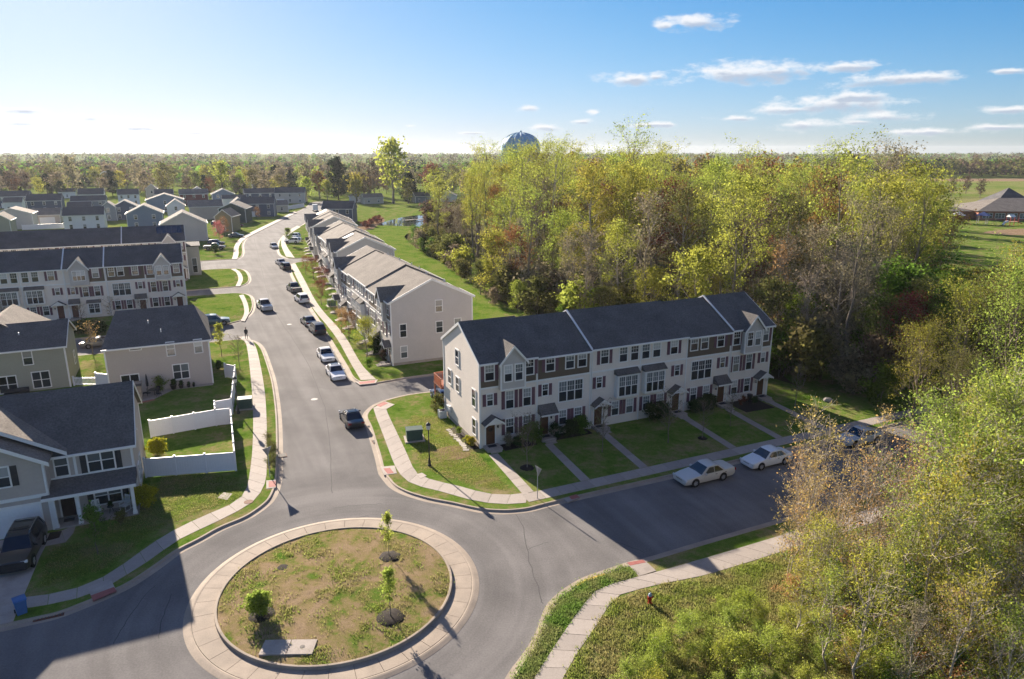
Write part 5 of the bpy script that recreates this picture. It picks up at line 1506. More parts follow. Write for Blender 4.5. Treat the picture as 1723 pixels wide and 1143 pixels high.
SHORT = ['tallest open-crowned tree', 'half-bare forked tree by the water tower', 'bright golden pointed tree', 'narrow lime pointed tree', 'deep red budding tree', 'rust red crown', 'orange-brown crown', 'big bare forked tree', 'lime tree with two pale trunks', 'broad leaning lime tree', 'tall bright green tree at the right end', 'wispy windblown crown', 'nearly bare wispy crown', 'orange tree before the school',
         'slim open tree at the left end', 'golden open tree with dark trunk', 'pale yellow bushy tree behind the roof', 'rounded golden tree at the left front', 'pale budding tree behind the roof', 'grey twiggy tree by the end wall']
def img(x, y, h):
    zc = y * .965 + (27.3 - h) * .261
    return (1180 * x / zc, 1180 * ((27.3 - h) * .965 - y * .261) / zc)
def landmark(x, y, h, marks):
    a = img(x, y, h * .75); best = None
    for (mx, my, mh), nm in marks:
        b = img(mx, my, mh * .75); d = math.hypot(a[0] - b[0], (a[1] - b[1]) * 1.4)
        if best is None or d < best[0]: best = (d, a[0] - b[0], y - my, nm)
    d, dx, dy, nm = best
    rel = ('right of' if dx > 0 else 'left of') if abs(dx) > 22 else ('behind' if dy > 0 else 'in front of')
    return ('well ' if rel[0] in 'rl' and d > 75 else '') + rel + ' the ' + nm
WM = [((q[1], q[2], q[3]), s) for q, s in zip(NAMED, SHORT)]
WK = {'leaf_lime': 'yellow-green', 'leaf_yellow': 'golden-green', 'leaf_grey': 'grey bare-twigged', 'leaf_red': 'reddish', 'leaf_orange': 'orange-brown', 'leaf_olive': 'olive-brown', 'leaf_brown': 'bare brown', 'leaf_green': 'fuller green'}
for (x, y) in scatter(WOOD, 205, 5.4, seed=3, have=placed):
    k, lm, h = wood_kind(rw, x, y)
    d = min(math.hypot(x - q[0], y - q[1]) for q in [(-2, 126), (7, 110), (20, 99), (33, 84), (-13, 163), (-28, 204), (45, 78)])
    if d < 12: h *= .72
    h = view_cap(x, y, h)
    if h < 4.5: continue
    if h < 9: k = 'under' + str(rw.randrange(2))
    if k.startswith('poplar') and d < 9: k, h = 'under' + str(rw.randrange(2)), h * .8
    plant(k, x, y, h, lm=lm, label=WK[lm] + ' wood tree ' + landmark(x, y, h, WM), group=WG, name='wood_tree', bark='bark_pale' if rw.random() < .4 else None); placed.append((x, y))
# edge shrubs and small trees along the front of the wood
EDGE = [(-29, 203), (-14, 162), (-4, 126), (5, 109), (19, 97), (31, 82), (40, 73), (44, 77), (34, 88), (22, 103), (9, 115), (0, 130), (-10, 166), (-25, 206)]
EL = {'leaf_lime': 'yellow-green bush along the front edge of the wood', 'leaf_green': 'green bush along the front edge of the wood', 'leaf_olive': 'olive bush along the front edge of the wood', 'leaf_grey': 'grey twiggy bush along the front edge of the wood', 'leaf_brown': 'brown bush along the front edge of the wood'}
for (x, y) in scatter(EDGE, 85, 2.4, seed=9):
    lm = rw.choice(['leaf_lime', 'leaf_green', 'leaf_olive', 'leaf_olive', 'leaf_grey', 'leaf_brown', 'leaf_green'])
    h = rw.uniform(2.5, 6.5)
    plant(rw.choice(['bush0', 'bush1', 'under0', 'under1']), x, y, h, lm=lm, label=EL[lm].split(' bush')[0] + ' edge bush ' + landmark(x, y, h, WM), cat='bush', group='bushes along the wood edge', name='bush', sx=1.15)
for (x, y) in scatter([(-5, 262), (50, 258), (98, 218), (140, 270), (95, 330), (10, 330)], 62, 7.5, seed=17, have=placed):
    lm = rw.choice(['leaf_lime', 'leaf_lime', 'leaf_olive', 'leaf_grey', 'leaf_yellow', 'leaf_orange'])
    h = rw.uniform(15, 23) if x / y < .5 else rw.uniform(8, 13)
    plant('far%d' % rw.randrange(3), x, y, h, lm=lm, label=WK[lm] + ' back tree ' + landmark(x, y, h, WM), group='trees at the back of the wood', name='back_tree')
FLM = [((46.5, 63, 15), 'foremost golden-green tree'), ((54, 72, 15), 'topmost golden-green tree'), ((47, 70, 12), 'rear golden tree'), ((80, 120, 2), 'open lawn before the school')]
# dark green mass at the right of the wood
for (x, y) in scatter([(44, 74), (52, 70), (66, 84), (88, 124), (110, 165), (98, 168), (72, 112), (52, 84)], 40, 4.2, seed=12, have=placed):
    lm = rw.choice(['leaf_green', 'leaf_green', 'leaf_olive'])
    h = view_cap(x, y, rw.uniform(8, 14))
    if h < 4.5: continue
    plant(rw.choice(['under0', 'under1', 'poplar1', 'maple0']), x, y, h, lm=lm, label='dense %s flank tree ' % ('green' if lm == 'leaf_green' else 'olive') + landmark(x, y, h, WM + FLM), group='trees on the right flank of the wood', name='flank_tree', sx=1.2)

for (x, y) in scatter([(33, 85), (42, 76.5), (52, 80), (58, 95), (48, 106), (36, 98)], 26, 2.6, seed=14, have=placed):
    k, lm, h = rw.choice([('bare0', 'leaf_grey', 14), ('bare1', 'leaf_grey', 12), ('bare0', 'leaf_brown', 11), ('maple1', 'leaf_olive', 11), ('under0', 'leaf_olive', 8), ('airy0', 'leaf_grey', 19), ('bush1', 'leaf_grey', 4), ('under1', 'leaf_green', 8)])
    h = view_cap(x, y, h * rw.uniform(.8, 1.15))
    plant(k, x, y, h, lm=lm, label=WK[lm].split()[-1] + ' tree low down, ' + landmark(x, y, h, WM), group=WG, name='wood_tree'); placed.append((x, y))
for (x, y) in scatter([(45, 79), (57, 76), (72, 92), (86, 116), (70, 120), (52, 94)], 46, 3.0, seed=15, have=placed):
    h = view_cap(x, y, rw.uniform(8, 13))
    if h < 3: continue
    lm = rw.choice(['leaf_green', 'leaf_green', 'leaf_olive'])
    plant(rw.choice(['under0', 'under1']), x, y, h, lm=lm, label='dense %s flank tree ' % ('green' if lm == 'leaf_green' else 'olive') + landmark(x, y, h, WM + FLM), group='trees on the right flank of the wood', name='flank_tree', sx=1.35)

# ---- trees beyond the right-hand street, close to the camera
WIL = [(46.5, 63, 15.5, 'leaf_spring', 'big golden-green tree beyond the street end, foremost of the golden mass'), (54, 72, 15.5, 'leaf_yellow', 'golden-green tree at the top of the golden mass below the field'), (41.5, 68, 9.5, 'leaf_yellow', 'low rounded golden tree between the wood and the end of the street'),
       (59, 68, 16.5, 'leaf_yellow', 'tall golden tree cut by the right edge of the picture'), (50, 57, 15.5, 'leaf_yellow', 'golden-green tree behind the leafy lime tree at the right'), (47, 70, 13, 'leaf_yellow', 'rear golden tree next to the dark flank of the wood'), (40.5, 60, 9, 'leaf_olive', 'low olive-golden tree at the end of the pavement'), (54, 52, 14, 'leaf_green', 'green leafy tree at the right edge beyond the street')]
for i, (x, y, h, lm, lb) in enumerate(WIL):
    plant('willow%d' % (i % 2), x, y, h, lm=lm, label=lb, group='big trees at the right edge', name='spreading_tree')
FRONT = [
 ('fresh0', 31.5, 41, 13.5, 'leaf_lime', 'leafy lime green tree with leaning grey trunk in the right foreground'),
 ('fresh1', 37, 45.5, 13, 'leaf_lime', 'leafy yellow-green tree behind the leaning trunk in the right foreground'),
 ('fresh0', 28, 33, 9.5, 'leaf_yellow', 'low yellow-green tree at the lower right corner'),
 ('fresh1', 42, 41, 12.5, 'leaf_green', 'fresh green tree at the right picture edge'),
 ('fresh1', 35, 37, 10, 'leaf_lime', 'bright leafy tree low at the right picture edge'),
 ('twiggy0', 22.3, 43.5, 10, 'leaf_copper', 'copper-budded tree covering the white parked car'),
 ('twiggy1', 19.4, 41.5, 8.3, 'leaf_copper', 'thin copper-twigged tree nearest the silver sedan'),
 ('twiggy0', 25.5, 43.2, 8, 'leaf_copper', 'copper-twigged tree in front of the far silver car'),
 ('twiggy1', 23.5, 39.5, 9, 'leaf_grey', 'bare grey-twigged tree left of the tall thin trunk'),
 ('twiggy0', 20.5, 36, 8, 'leaf_copper', 'bare brownish tree just above the sunny bank'),
 ('sapling0', 24.4, 34.5, 12, 'leaf_yellow', 'tall thin-trunked sapling in the middle of the foreground thicket'),
 ('sapling1', 22.3, 32.8, 11, 'leaf_yellow', 'thin straight sapling left of the tallest sapling'),
 ('sapling2', 26.8, 36.5, 12.5, 'leaf_lime', 'slender leaning sapling right of the tallest sapling'),
 ('sapling0', 19.3, 31.5, 8, 'leaf_yellow', 'small yellow-budded sapling above the green bank'),
 ('sapling1', 29, 37.8, 11, 'leaf_lime', 'slender sapling beside the leaning grey trunk'),
 ('sapling2', 17.7, 34.4, 7.5, 'leaf_yellow', 'yellow-budded sapling next to the shaded pavement'),
 ('twiggy1', 25, 30.5, 8.5, 'leaf_grey', 'bare twiggy tree at the bottom of the foreground thicket'),
 ('twiggy0', 28.4, 31, 8, 'leaf_grey', 'pale bare tree at the lower right of the thicket'),
 ('sapling2', 31.5, 33.5, 10, 'leaf_yellow', 'yellow sapling near the lower right corner'),
 ('fresh0', 47, 49, 13, 'leaf_lime', 'pale green tree behind the right edge trees by the street'),
]
for k, x, y, h, lm, lb in FRONT:
    plant(k, x, y, h, lm=lm, label=lb, group='trees of the right foreground', name='foreground_tree')
for k, x, y, h, lm, lb in [
 ('twiggy1', 20.6, 43.6, 10.5, 'leaf_copper', 'tallest copper-twigged tree at the street edge'), ('twiggy0', 18.2, 40.2, 8.5, 'leaf_copper', 'leftmost copper-budded tree over the shaded street'), ('twiggy1', 27.5, 44.5, 9.5, 'leaf_copper', 'copper tree right of the white parked car'),
 ('twiggy0', 21.5, 38.2, 9.5, 'leaf_copper', 'brown twiggy tree in front of the tallest copper-twigged tree'), ('twiggy1', 30.5, 44.6, 9, 'leaf_grey', 'bare grey tree before the end of the shaded street'),
 ('sapling0', 30.2, 43.2, 11, 'leaf_lime', 'yellow-green sapling before the end of the shaded street'), ('sapling2', 33.6, 47, 11, 'leaf_lime', 'lime sapling right of the far silver car'), ('fresh1', 38.5, 50.5, 10, 'leaf_lime', 'light green leafy tree hiding the street end'),
 ('fresh0', 33, 39, 12, 'leaf_lime', 'leaning leafy tree with grey trunk at the right'), ('sapling1', 17.4, 29.6, 9, 'leaf_yellow', 'thin yellow sapling over the bramble bank at the bottom'), ('sapling2', 21, 28.2, 9, 'leaf_yellow', 'thin sapling at the bottom edge of the picture')]:
    plant(k, x, y, h, lm=lm, label=lb, group='trees of the right foreground', name='foreground_tree'); FRONT.append((k, x, y, h, lm, lb))
FGM = [((8.5, 37.7, 1), 'red hydrant'), ((12.3, 38.9, .2), 'shaded pavement corner'), ((6.5, 30, .5), 'bottom end of the pavement'), ((20.6, 43.6, 10), 'tallest copper-twigged tree'), ((24.4, 34.5, 10), 'tallest sapling'), ((31.5, 41, 12), 'leaning grey trunk'), ((20.5, 36, 6), 'brownish bare tree above the bank'), ((28.4, 31, 7), 'pale bare tree at the lower right'), ((13, 32, 1), 'middle of the green bank'), ((17, 28, 1), 'bottom edge of the green bank'), ((36, 41, 12), 'open lime crown by the golden mass'), ((27.5, 44.5, 9), 'copper tree by the white car'), ((30, 27, 2), 'lower right picture corner')]
for i, (x, y, h, lb) in enumerate([(26, 36, 12, 'first of the leafy lime trees right of the copper clump'), (29, 39.5, 12.5, 'lime tree with open crown behind the tallest sapling'), (24, 32.5, 9.5, 'lime tree low in the middle of the foreground thicket'), (27.5, 42.2, 11, 'lime tree at the street side of the foreground thicket'), (31, 35, 11.5, 'open lime tree at the lower right'),
                                  (36, 41, 12.5, 'open lime crown against the golden mass'), (40.5, 46.5, 12.5, 'lime crown at the right edge near the street'), (36, 45.5, 11, 'lime tree hiding the end of the shaded street'), (22, 35, 8.5, 'small lime tree left in the thicket'), (30, 30, 9, 'lime tree at the lower right bottom edge'), (37.5, 36, 12, 'tall lime tree cut by the right picture edge'), (44, 50, 13, 'lime tree farthest right along the street')]):
    plant('fresh%d' % (i % 2), x, y, h, lm='leaf_spring', label=lb, group='trees of the right foreground', name='foreground_tree'); FRONT.append(('', x, y, h, '', lb))
FT = [(15.5, 33.5), (17, 30), (20, 27), (30, 26), (46, 36), (52, 46), (40, 50), (27, 45.0), (21, 42), (17.5, 37.5)]
FTL = {'leaf_yellow': 'yellow-budded thin sapling within the foreground thicket', 'leaf_lime': 'lime green thin sapling within the foreground thicket', 'leaf_copper': 'copper-budded thin sapling within the foreground thicket', 'leaf_grey': 'bare grey sapling within the foreground thicket'}
hv = [(f[1], f[2]) for f in FRONT]
for (x, y) in scatter(FT, 52, 1.6, seed=21, have=hv):
    lm = rw.choice(['leaf_yellow', 'leaf_lime', 'leaf_copper', 'leaf_lime', 'leaf_grey'] if x < 25 else ['leaf_lime', 'leaf_yellow', 'leaf_lime', 'leaf_grey'])
    k = rw.choice(['twiggy0', 'twiggy1', 'sapling0', 'sapling1']) if lm in ('leaf_copper', 'leaf_grey') else rw.choice(['sapling0', 'sapling1', 'sapling2'])
    h = rw.uniform(5.5, 9)
    plant(k, x, y, h, lm=lm, label=FTL[lm].split(' within')[0] + ' ' + landmark(x, y, h, FGM), group='saplings of the foreground thicket', name='sapling')
for (x, y) in scatter([(5.6, 28), (6.2, 31.6), (8.3, 33.4), (12, 36.6), (18, 38.6), (25, 40), (40, 42), (50, 44), (40, 30), (26, 24), (8, 24)], 230, .95, seed=23):
    if math.hypot(x - 8.6, y - 36.6) < 2.3: continue
    near_ = x < 17
    lm = rw.choice(['leaf_spring', 'leaf_lime', 'leaf_spring']) if near_ and rw.random() < .85 else rw.choice(['leaf_lime', 'leaf_olive', 'leaf_copper', 'leaf_spring', 'leaf_green'])
    nm = {'leaf_spring': 'fresh bright green', 'leaf_lime': 'bright yellow-green', 'leaf_olive': 'olive', 'leaf_copper': 'copper brown', 'leaf_grey': 'bare grey', 'leaf_green': 'green'}[lm]
    plant('thicket%d' % rw.randrange(2), x, y, rw.uniform(.7, 1.7) if near_ else rw.uniform(1.2, 2.5), lm=lm, label=nm + ' bramble bush ' + landmark(x, y, 1.5, FGM), cat='bush', group='brambles on the foreground bank', name='bramble_bush')

# ---- street trees, garden trees and shrubs
def small(kind, x, y, h, lm, label, cat='tree', group=None, name=None, sx=1., z=GZ):
    return plant(kind, x, y, h, lm=lm, label=label, cat=cat, group=group, name=name or ('young_tree' if cat == 'tree' else 'shrub'), sx=sx, z=z)
small('young0', -8.45, 42.65, 3.3, 'leaf_spring', 'slim young tree at the back of the roundabout', group='young trees on the roundabout', z=.36, sx=.75)
small('young1', -7.29, 36.21, 3.2, 'leaf_spring', 'young tree with rounded crown at the right of the roundabout', group='young trees on the roundabout', z=.36)
small('globe', -15.1, 36.45, 1.3, 'leaf_spring', 'low lime green bush in mulch at the left of the roundabout', 'bush', 'young trees on the roundabout', z=.36, sx=1.1)
def mulch_ring(x, y, r, label, z=.3):
    n = 18; mb = MB(); ng = random.Random(int(x * 100))
    top = [(x * 0 + .25 * r * math.cos(6.283 * k / n), .25 * r * math.sin(6.283 * k / n), .09 + ng.gauss(0, .015)) for k in range(n)]
    mid = [((.8 * r + ng.gauss(0, .03)) * math.cos(6.283 * k / n), (.75 * r + ng.gauss(0, .06)) * math.sin(6.283 * k / n), .05 + ng.gauss(0, .02)) for k in range(n)]
    low = [((r + ng.gauss(0, .05)) * math.cos(6.283 * k / n), (r + ng.gauss(0, .05)) * math.sin(6.283 * k / n), -.08) for k in range(n)]
    mb.v = top + mid + low; mb.f = [tuple(range(n))] + [(a * n + k, (a + 1) * n + k, (a + 1) * n + (k + 1) % n, a * n + (k + 1) % n) for a in range(2) for k in range(n)]
    tag(mb.build('mulch_ring', 'mulch', None, (x, y, z), 0, True, 60), label, 'mulch bed', 'mulch rings round the young trees')
mulch_ring(-8.4, 42.6, .85, 'dark mulch ring under the slim tree at the back of the roundabout')
mulch_ring(-7.29, 36.15, .95, 'dark mulch ring under the right tree of the roundabout')
mulch_ring(-15.05, 36.4, .9, 'dark mulch ring round the low bush at the left of the roundabout')
tag(MB().lathe([(.75, 0), (.6, .06), (.3, .1), (.05, .11)], 14).build('mulch_heap', 'mulch', None, (-15.3, 41.4, .2)), 'flat grey-brown heap of old mulch at the upper left of the roundabout', 'mulch heap')
# trees on the lawn strips
fl = 'bare young trees on the front lawns'
for (u, v, h, lb) in ((2.2, -5.6, 4.6, 'bare young tree on the front lawn left of the second walkway'), (10.0, -5.5, 4.3, 'bare young tree between the second and third walkways'), (16.9, -6.3, 4.8, 'bare forked young tree on the wide front lawn'), (20.6, -6.8, 3.6, 'small bare tree in a mulch spot on the wide front lawn'), (25.2, -5.5, 3.4, 'bare young tree on the second lawn from the right'), (35.6, -4.0, 4.4, 'thin bare tree beside the last walkway')):
    x, y = grid(u, v); small('bareyoung', x, y, h, 'leaf_olive', lb, group=fl)
x, y = grid(2.2, -5.6); mulch_ring(x, y, .75, 'dark mulch ring with weeds on the front lawn by the yield sign', GZ)
x, y = grid(20.6, -6.8); mulch_ring(x, y, .55, 'brown mulch ring on the wide front lawn', GZ)
small('young0', -28.84, 43.23, 3.6, 'leaf_green', 'young green tree on the front lawn of the nearest house', sx=1.3)
small('globe', -28.75, 50.0, 1.55, 'leaf_gold', 'round golden-yellow bush at the corner of the nearest house', 'bush', name='round_bush', sx=1.1)
small('bush0', -29.3, 47.2, 1.0, 'leaf_olive', 'loose olive shrub in front of the porch', 'bush')
small('bush1', -30.6, 46.7, .9, 'leaf_shrub', 'low dark shrub under the porch edge', 'bush')
small('globe', *(-32.58, 59.74), 1.4, 'leaf_gold', 'yellow-green bush inside the white fence against the house wall', 'bush', sx=1.1)
small('young1', *(-39.53, 91.56), 4.6, 'leaf_lime', 'yellow-green young tree at the corner of the taupe house')
small('globe', *(-37.33, 85.68), 1.0, 'leaf_shrub', 'small dark shrub beside the taupe house corner', 'bush')
small('bareyoung', *(-34.82, 85.68), 4.0, 'leaf_olive', 'bare leaning young tree on the verge lawn outside the fence')
x, y = (-19.56, 90.44); small('maple0', x, y, 5.4, 'leaf_yellow', 'full yellow-green street tree at the end of the gabled row', sx=1.15)
x, y = (-18.79, 92.71); small('globe', x, y, 2.2, 'leaf_shrub', 'tall dark evergreen shrub behind the yellow-green street tree', 'bush')
for (px, py, h, lm, lb) in ([(-23.84, 99.22)][0] + (4.2, 'leaf_orange', 'orange-brown street tree with spreading twigs by the gabled row'), [(-26.19, 104.41)][0] + (3.6, 'leaf_copper', 'copper-budded street tree left of the orange-brown one'),
                            [(-36.61, 133.15)][0] + (5.2, 'leaf_red', 'red-budded street tree half way along the gabled row'), [(-34.58, 124.53)][0] + (4.2, 'leaf_red', 'smaller reddish tree below the red-budded street tree'), [(-43.08, 150.55)][0] + (4.6, 'leaf_red', 'upper red-budded street tree near the side lane'),
                            [(-46.46, 156.56)][0] + (4.0, 'leaf_orange', 'orange street tree at the mouth of the side lane'), [(-32.10, 121.09)][0] + (3.2, 'leaf_green', 'dark green shrub tree against the gabled row')):
    plant('maple1', px, py, h, lm=lm, label=lb, name='street_tree', group='street trees along the gabled row')
x, y = (-65.67, 206.45); small('young1', x, y, 5.0, 'leaf_green', 'fresh green round tree by the parked cars at the bend', sx=1.6)
for (px, py, h, lm, lb) in ([(-86.50, 207.79)][0] + (6.5, 'leaf_pink', 'pink blossoming tree in front of the parked pickup'), [(-92.43, 226.82)][0] + (6.0, 'leaf_orange', 'peach-coloured tree beside the olive house'), [(-101.16, 281.92)][0] + (5.0, 'leaf_orange', 'small orange tree before the white garage door')):
    plant('maple0', px, py, h, lm=lm, label=lb, name='blossom_tree', group='blossom trees by the street bend')
for (px, py, h, lm, lb) in ([(-78.17, 112.17)][0] + (5.5, 'leaf_olive', 'large bare tree in front of the tan row at the left edge'), [(-67.50, 107.01)][0] + (3.5, 'leaf_copper', 'small twiggy tree under the two front gables'), [(-64.53, 110.13)][0] + (4.0, 'leaf_copper', 'twiggy copper tree by the shed-roofed door of the tan row'), [(-60.77, 112.17)][0] + (3.6, 'leaf_brown', 'low bare tree at the right end of the tan row'),
                            [(-57.50, 92.42)][0] + (4.2, 'leaf_copper', 'bare vase-shaped tree in the gap between the sage and taupe houses'), [(-81.19, 108.94)][0] + (4.2, 'leaf_red', 'reddish bare tree at the left picture edge before the tan row')):
    plant('bareyoung', px, py, h, lm=lm, label=lb, name='garden_tree', group='garden trees before the tan row', sx=1.2)
for k, (px, py) in enumerate([(-66.60, 104.41), (-65.66, 104.04), (-64.84, 104.04), (-63.90, 103.68), (-63.18, 103.68)]):
    small('globe', px, py, 1.6, 'leaf_shrub', 'clipped dark hedge bush before the tan row', 'bush', 'hedge bushes before the tan row', 'hedge_bush', 1.5)
sh = 'shrubs along the townhouse front'
for (u, v, h, k, lm, lb) in ((2.6, -.9, 1.1, 'bush0', 'leaf_grey', 'grey-green loose shrub by the first door'), (3.5, -1.0, .9, 'globe', 'leaf_shrub', 'low dark shrub right of the first door'), (5.05, -.8, 1.8, 'globe', 'leaf_green', 'tall rounded green shrub before the second door'),
                             (7.6, -.9, 1.3, 'bush1', 'leaf_shrub', 'wide dark shrub right of the second door'), (9.1, -.9, 1.4, 'globe', 'leaf_shrub', 'dark rounded shrub under the second unit windows'), (10.2, -.8, 1.5, 'globe', 'leaf_green', 'green rounded shrub before the third unit'),
                             (18.6, -.9, 1.7, 'bush0', 'leaf_shrub', 'tall dark shrub under the fourth unit windows'), (19.9, -.9, 1.6, 'globe', 'leaf_shrub', 'rounded dark shrub left of the fourth door'), (24.3, -.9, 1.2, 'globe', 'leaf_shrub', 'first of three small evergreens right of the fourth door'), (25.4, -.9, 1.3, 'globe', 'leaf_shrub', 'middle one of three small evergreens right of the fourth door'), (26.5, -.9, 1.5, 'globe', 'leaf_shrub', 'last and tallest of three small evergreens by the fifth door'),
                             (30.6, -1.2, .9, 'bush1', 'leaf_red', 'reddish low shrub right of the fifth door'), (32.0, -1.6, .8, 'bush0', 'leaf_shrub', 'dark low shrub in the last front bed'),
                             (-.55, 1.0, .7, 'globe', 'leaf_gold', 'yellow-green ball shrub at the sunny corner of the end wall'), (-.6, 1.9, .6, 'globe', 'leaf_lime', 'pale green ball shrub beside the yellow-green one'), (-.7, 4.0, .7, 'bush0', 'leaf_green', 'green shrub in the bed along the end wall'), (-.8, 10.4, 1.7, 'bush1', 'leaf_olive', 'brown-green shrub at the rear corner by the deck')):
    x, y = grid(u, v); small(k, x, y, h, lm, lb, 'bush', sh, 'shrub', sx=1.1)
x, y = (-16.81, 90.71); small('globe', x, y, 1.2, 'leaf_green', 'green ball shrub at the near corner of the gabled row', 'bush')
x, y = (-18.38, 85.68); small('bush0', x, y, 1.3, 'leaf_green', 'fresh green shrub on the corner lawn of the gabled row', 'bush')
x, y = (-17.17, 89.61); small('bush1', x, y, 1.2, 'leaf_brown', 'brown shrub by the first door of the gabled row', 'bush')
x, y = (-113.91, 175.75); small('bush0', -80.0, 188.5, 2.2, 'leaf_shrub', 'dark shrub by the driveway at the lane corner', 'bush')

# ---- trees of the far neighbourhood and the belts behind it
FN = [
 ('far1', 376, 330, 19, 'leaf_lime', 'large yellow-green tree standing behind the navy house'), ('far0', 405, 334, 13, 'leaf_lime', 'rounded yellow-green tree right of the large one'), ('far0', 45, 322, 13, 'leaf_olive', 'broad olive-brown tree above the left rooftops'), ('far0', 28, 330, 9, 'leaf_orange', 'low orange tree behind the navy house at the left edge'),
 ('far0', 66, 331, 10, 'leaf_lime', 'yellow-green round tree above the slate blue house'), ('far2', 125, 333, 20, 'leaf_grey', 'big dark bare tree behind the left rooftops'), ('far1', 185, 318, 16, 'leaf_grey', 'grey-green tree left of the white arch roof'), ('far0', 280, 325, 17, 'leaf_olive', 'broad olive tree behind the cream house'), ('far2', 237, 325, 17, 'leaf_grey', 'bare grey tree beside the cream house'),
 ('maple0', 355, 334, 11, 'leaf_red', 'red-leaved tree beside the dark red house'), ('pine0', 467, 322, 17, 'leaf_pine', 'wide dark pine behind the pale corner house'), ('pine0', 570, 337, 23, 'leaf_pine', 'tall dark pine at the end of the street'), ('far1', 662, 343, 30, 'leaf_lime', 'tallest bright yellow-green tree beyond the pond'), ('far0', 727, 332, 17, 'leaf_red', 'round pinkish red tree beyond the pond'),
 ('pine1', 690, 340, 17, 'leaf_pine', 'dark evergreen right of the tall yellow-green tree'), ('far2', 520, 333, 17, 'leaf_grey', 'bare brown tree left of the tall dark pine'), ('far1', 538, 335, 14, 'leaf_orange', 'peach tree left of the tall dark pine'), ('far1', 517, 340, 12, 'leaf_lime', 'narrow pale green tree behind the street end'), ('far2', 605, 335, 17, 'leaf_grey', 'bare tree right of the tall dark pine'), ('far2', 630, 332, 18, 'leaf_brown', 'bare brown tree left of the tall yellow-green tree'), ('far1', 600, 338, 12, 'leaf_yellow', 'pale yellow tree right of the tall dark pine'),
 ('pine1', 345, 330, 13, 'leaf_pine', 'dark conifer between the red tree and the olive tree'), ('pine0', 190, 330, 15, 'leaf_pine', 'dark evergreen behind the white gable house'), ('far2', 435, 325, 13, 'leaf_grey', 'bare tree behind the small navy gables'), ('far0', 460, 333, 9, 'leaf_yellow', 'small yellow tree left of the wide dark pine'),
 ('pine1', 37, 333, 6, 'leaf_pine', 'small dark conifer behind the navy house at the left edge'), ('pine1', 4, 322, 16, 'leaf_pine', 'dark conifer cut by the left picture edge'),
]
FNP = [(-176.0, 435.9), (-157.5, 414.3), (-329.9, 486.5), (-302.2, 435.9), (-284.8, 430.3), (-257.2, 419.5), (-289.9, 516.5), (-225.3, 466.2), (-242.0, 466.2), (-174.7, 414.3), (-159.4, 486.5), (-97.0, 399.4), (-62.0, 372.6), (-47.6, 424.8), (-55.1, 385.5), (-119.2, 419.5), (-110.2, 409.2), (-110.7, 385.5), (-87.4, 409.2), (-81.8, 424.8), (-86.0, 394.7), (-187.3, 435.9), (-243.5, 435.9), (-165.2, 466.2), (-140.2, 419.5), (-287.9, 419.5), (-346.5, 486.5)]
for (k, px, py, h, lm, lb), (x, y) in zip(FN, FNP):
    plant(k, x, y, h, lm=lm, label=lb, name='distant_tree', group='trees round the far neighbourhood')
FS = ['large yellow-green tree behind the navy house', 'rounded yellow-green tree behind the navy house', 'broad olive-brown left tree', 'low orange left tree', 'yellow-green tree by the slate house', 'big dark bare tree', 'grey-green tree by the white arch', 'broad olive tree by the cream house', 'bare grey tree by the cream house', 'red-leaved tree', 'wide dark pine', 'tall dark pine', 'tallest bright tree beyond the pond', 'pinkish red tree', 'dark evergreen beyond the pond', 'bare brown tree by the tall pine', 'peach tree by the tall pine', 'narrow pale green tree', 'bare tree right of the tall pine', 'bare brown tree beyond the pond', 'pale yellow tree by the tall pine', 'dark conifer by the red tree', 'dark evergreen by the white gable house', 'bare tree by the navy gables', 'small yellow tree by the wide pine', 'small dark conifer at the left', 'dark conifer at the left edge']
FM = [((p[0], p[1], q[3]), s) for q, p, s in zip(FN, FNP, FS)]
BL = {'leaf_lime': 'yellow-green tree in the belt behind the far rooftops', 'leaf_grey': 'grey bare tree in the belt behind the far rooftops', 'leaf_olive': 'olive tree in the belt behind the far rooftops', 'leaf_brown': 'brown tree in the belt behind the far rooftops', 'leaf_pine': 'dark evergreen in the belt behind the far rooftops', 'leaf_yellow': 'pale golden tree in the belt behind the far rooftops'}
belt = [(-400, 560), (-430, 480), (-330, 430), (-230, 392), (-120, 405), (-112, 372), (-60, 372), (-20, 345), (0, 345), (20, 420), (0, 560), (-150, 590)]
for (x, y) in scatter(belt, 165, 9.5, seed=31):
    lm = rw.choice(['leaf_lime', 'leaf_grey', 'leaf_grey', 'leaf_olive', 'leaf_olive', 'leaf_brown', 'leaf_pine', 'leaf_yellow'])
    k = ('pine%d' % rw.randrange(2)) if lm == 'leaf_pine' else 'far%d' % rw.randrange(3)
    h = rw.uniform(8, 15)
    plant(k, x, y, h, lm=lm, label=BL[lm].split(' in the belt')[0] + ' ' + landmark(x, y, h, FM), name='distant_tree', group='trees of the belt behind the far rooftops', sx=rw.uniform(.9, 1.25))
for (x, y) in scatter([(-25, 256), (-15, 236), (-20, 212), (-26, 226), (-29, 250)], 14, 3.5, seed=33):
    plant(rw.choice(['bare0', 'bare1', 'bush0']), x, y, rw.uniform(5, 11), lm=rw.choice(['leaf_brown', 'leaf_grey']), label='bare brown tree on the bank between pond and wood', name='pond_tree', group='bare trees by the pond')
for (px, py) in [(-52.60, 268.03), (-51.66, 270.25), (-52.28, 259.49), (-52.16, 253.43), (-51.12, 274.80)]:
    plant('bush1', px, py, 2.2, lm='leaf_red', label='reddish reed bush on the near pond bank', cat='bush', name='reed_bush', group='reed bushes on the pond bank', sx=1.5)
for k, (px, py) in enumerate([(266.61, 433.97), (290.53, 457.83), (273.42, 417.62), (252.16, 433.97)]):
    plant('far2', px, py, 9, lm='leaf_brown', label='bare brownish tree on the field behind the school', name='field_tree', group='bare trees behind the school')
small('maple0', 128, 258, 13, 'leaf_orange', 'orange-brown tree left of the school before its low wing', name='school_tree')
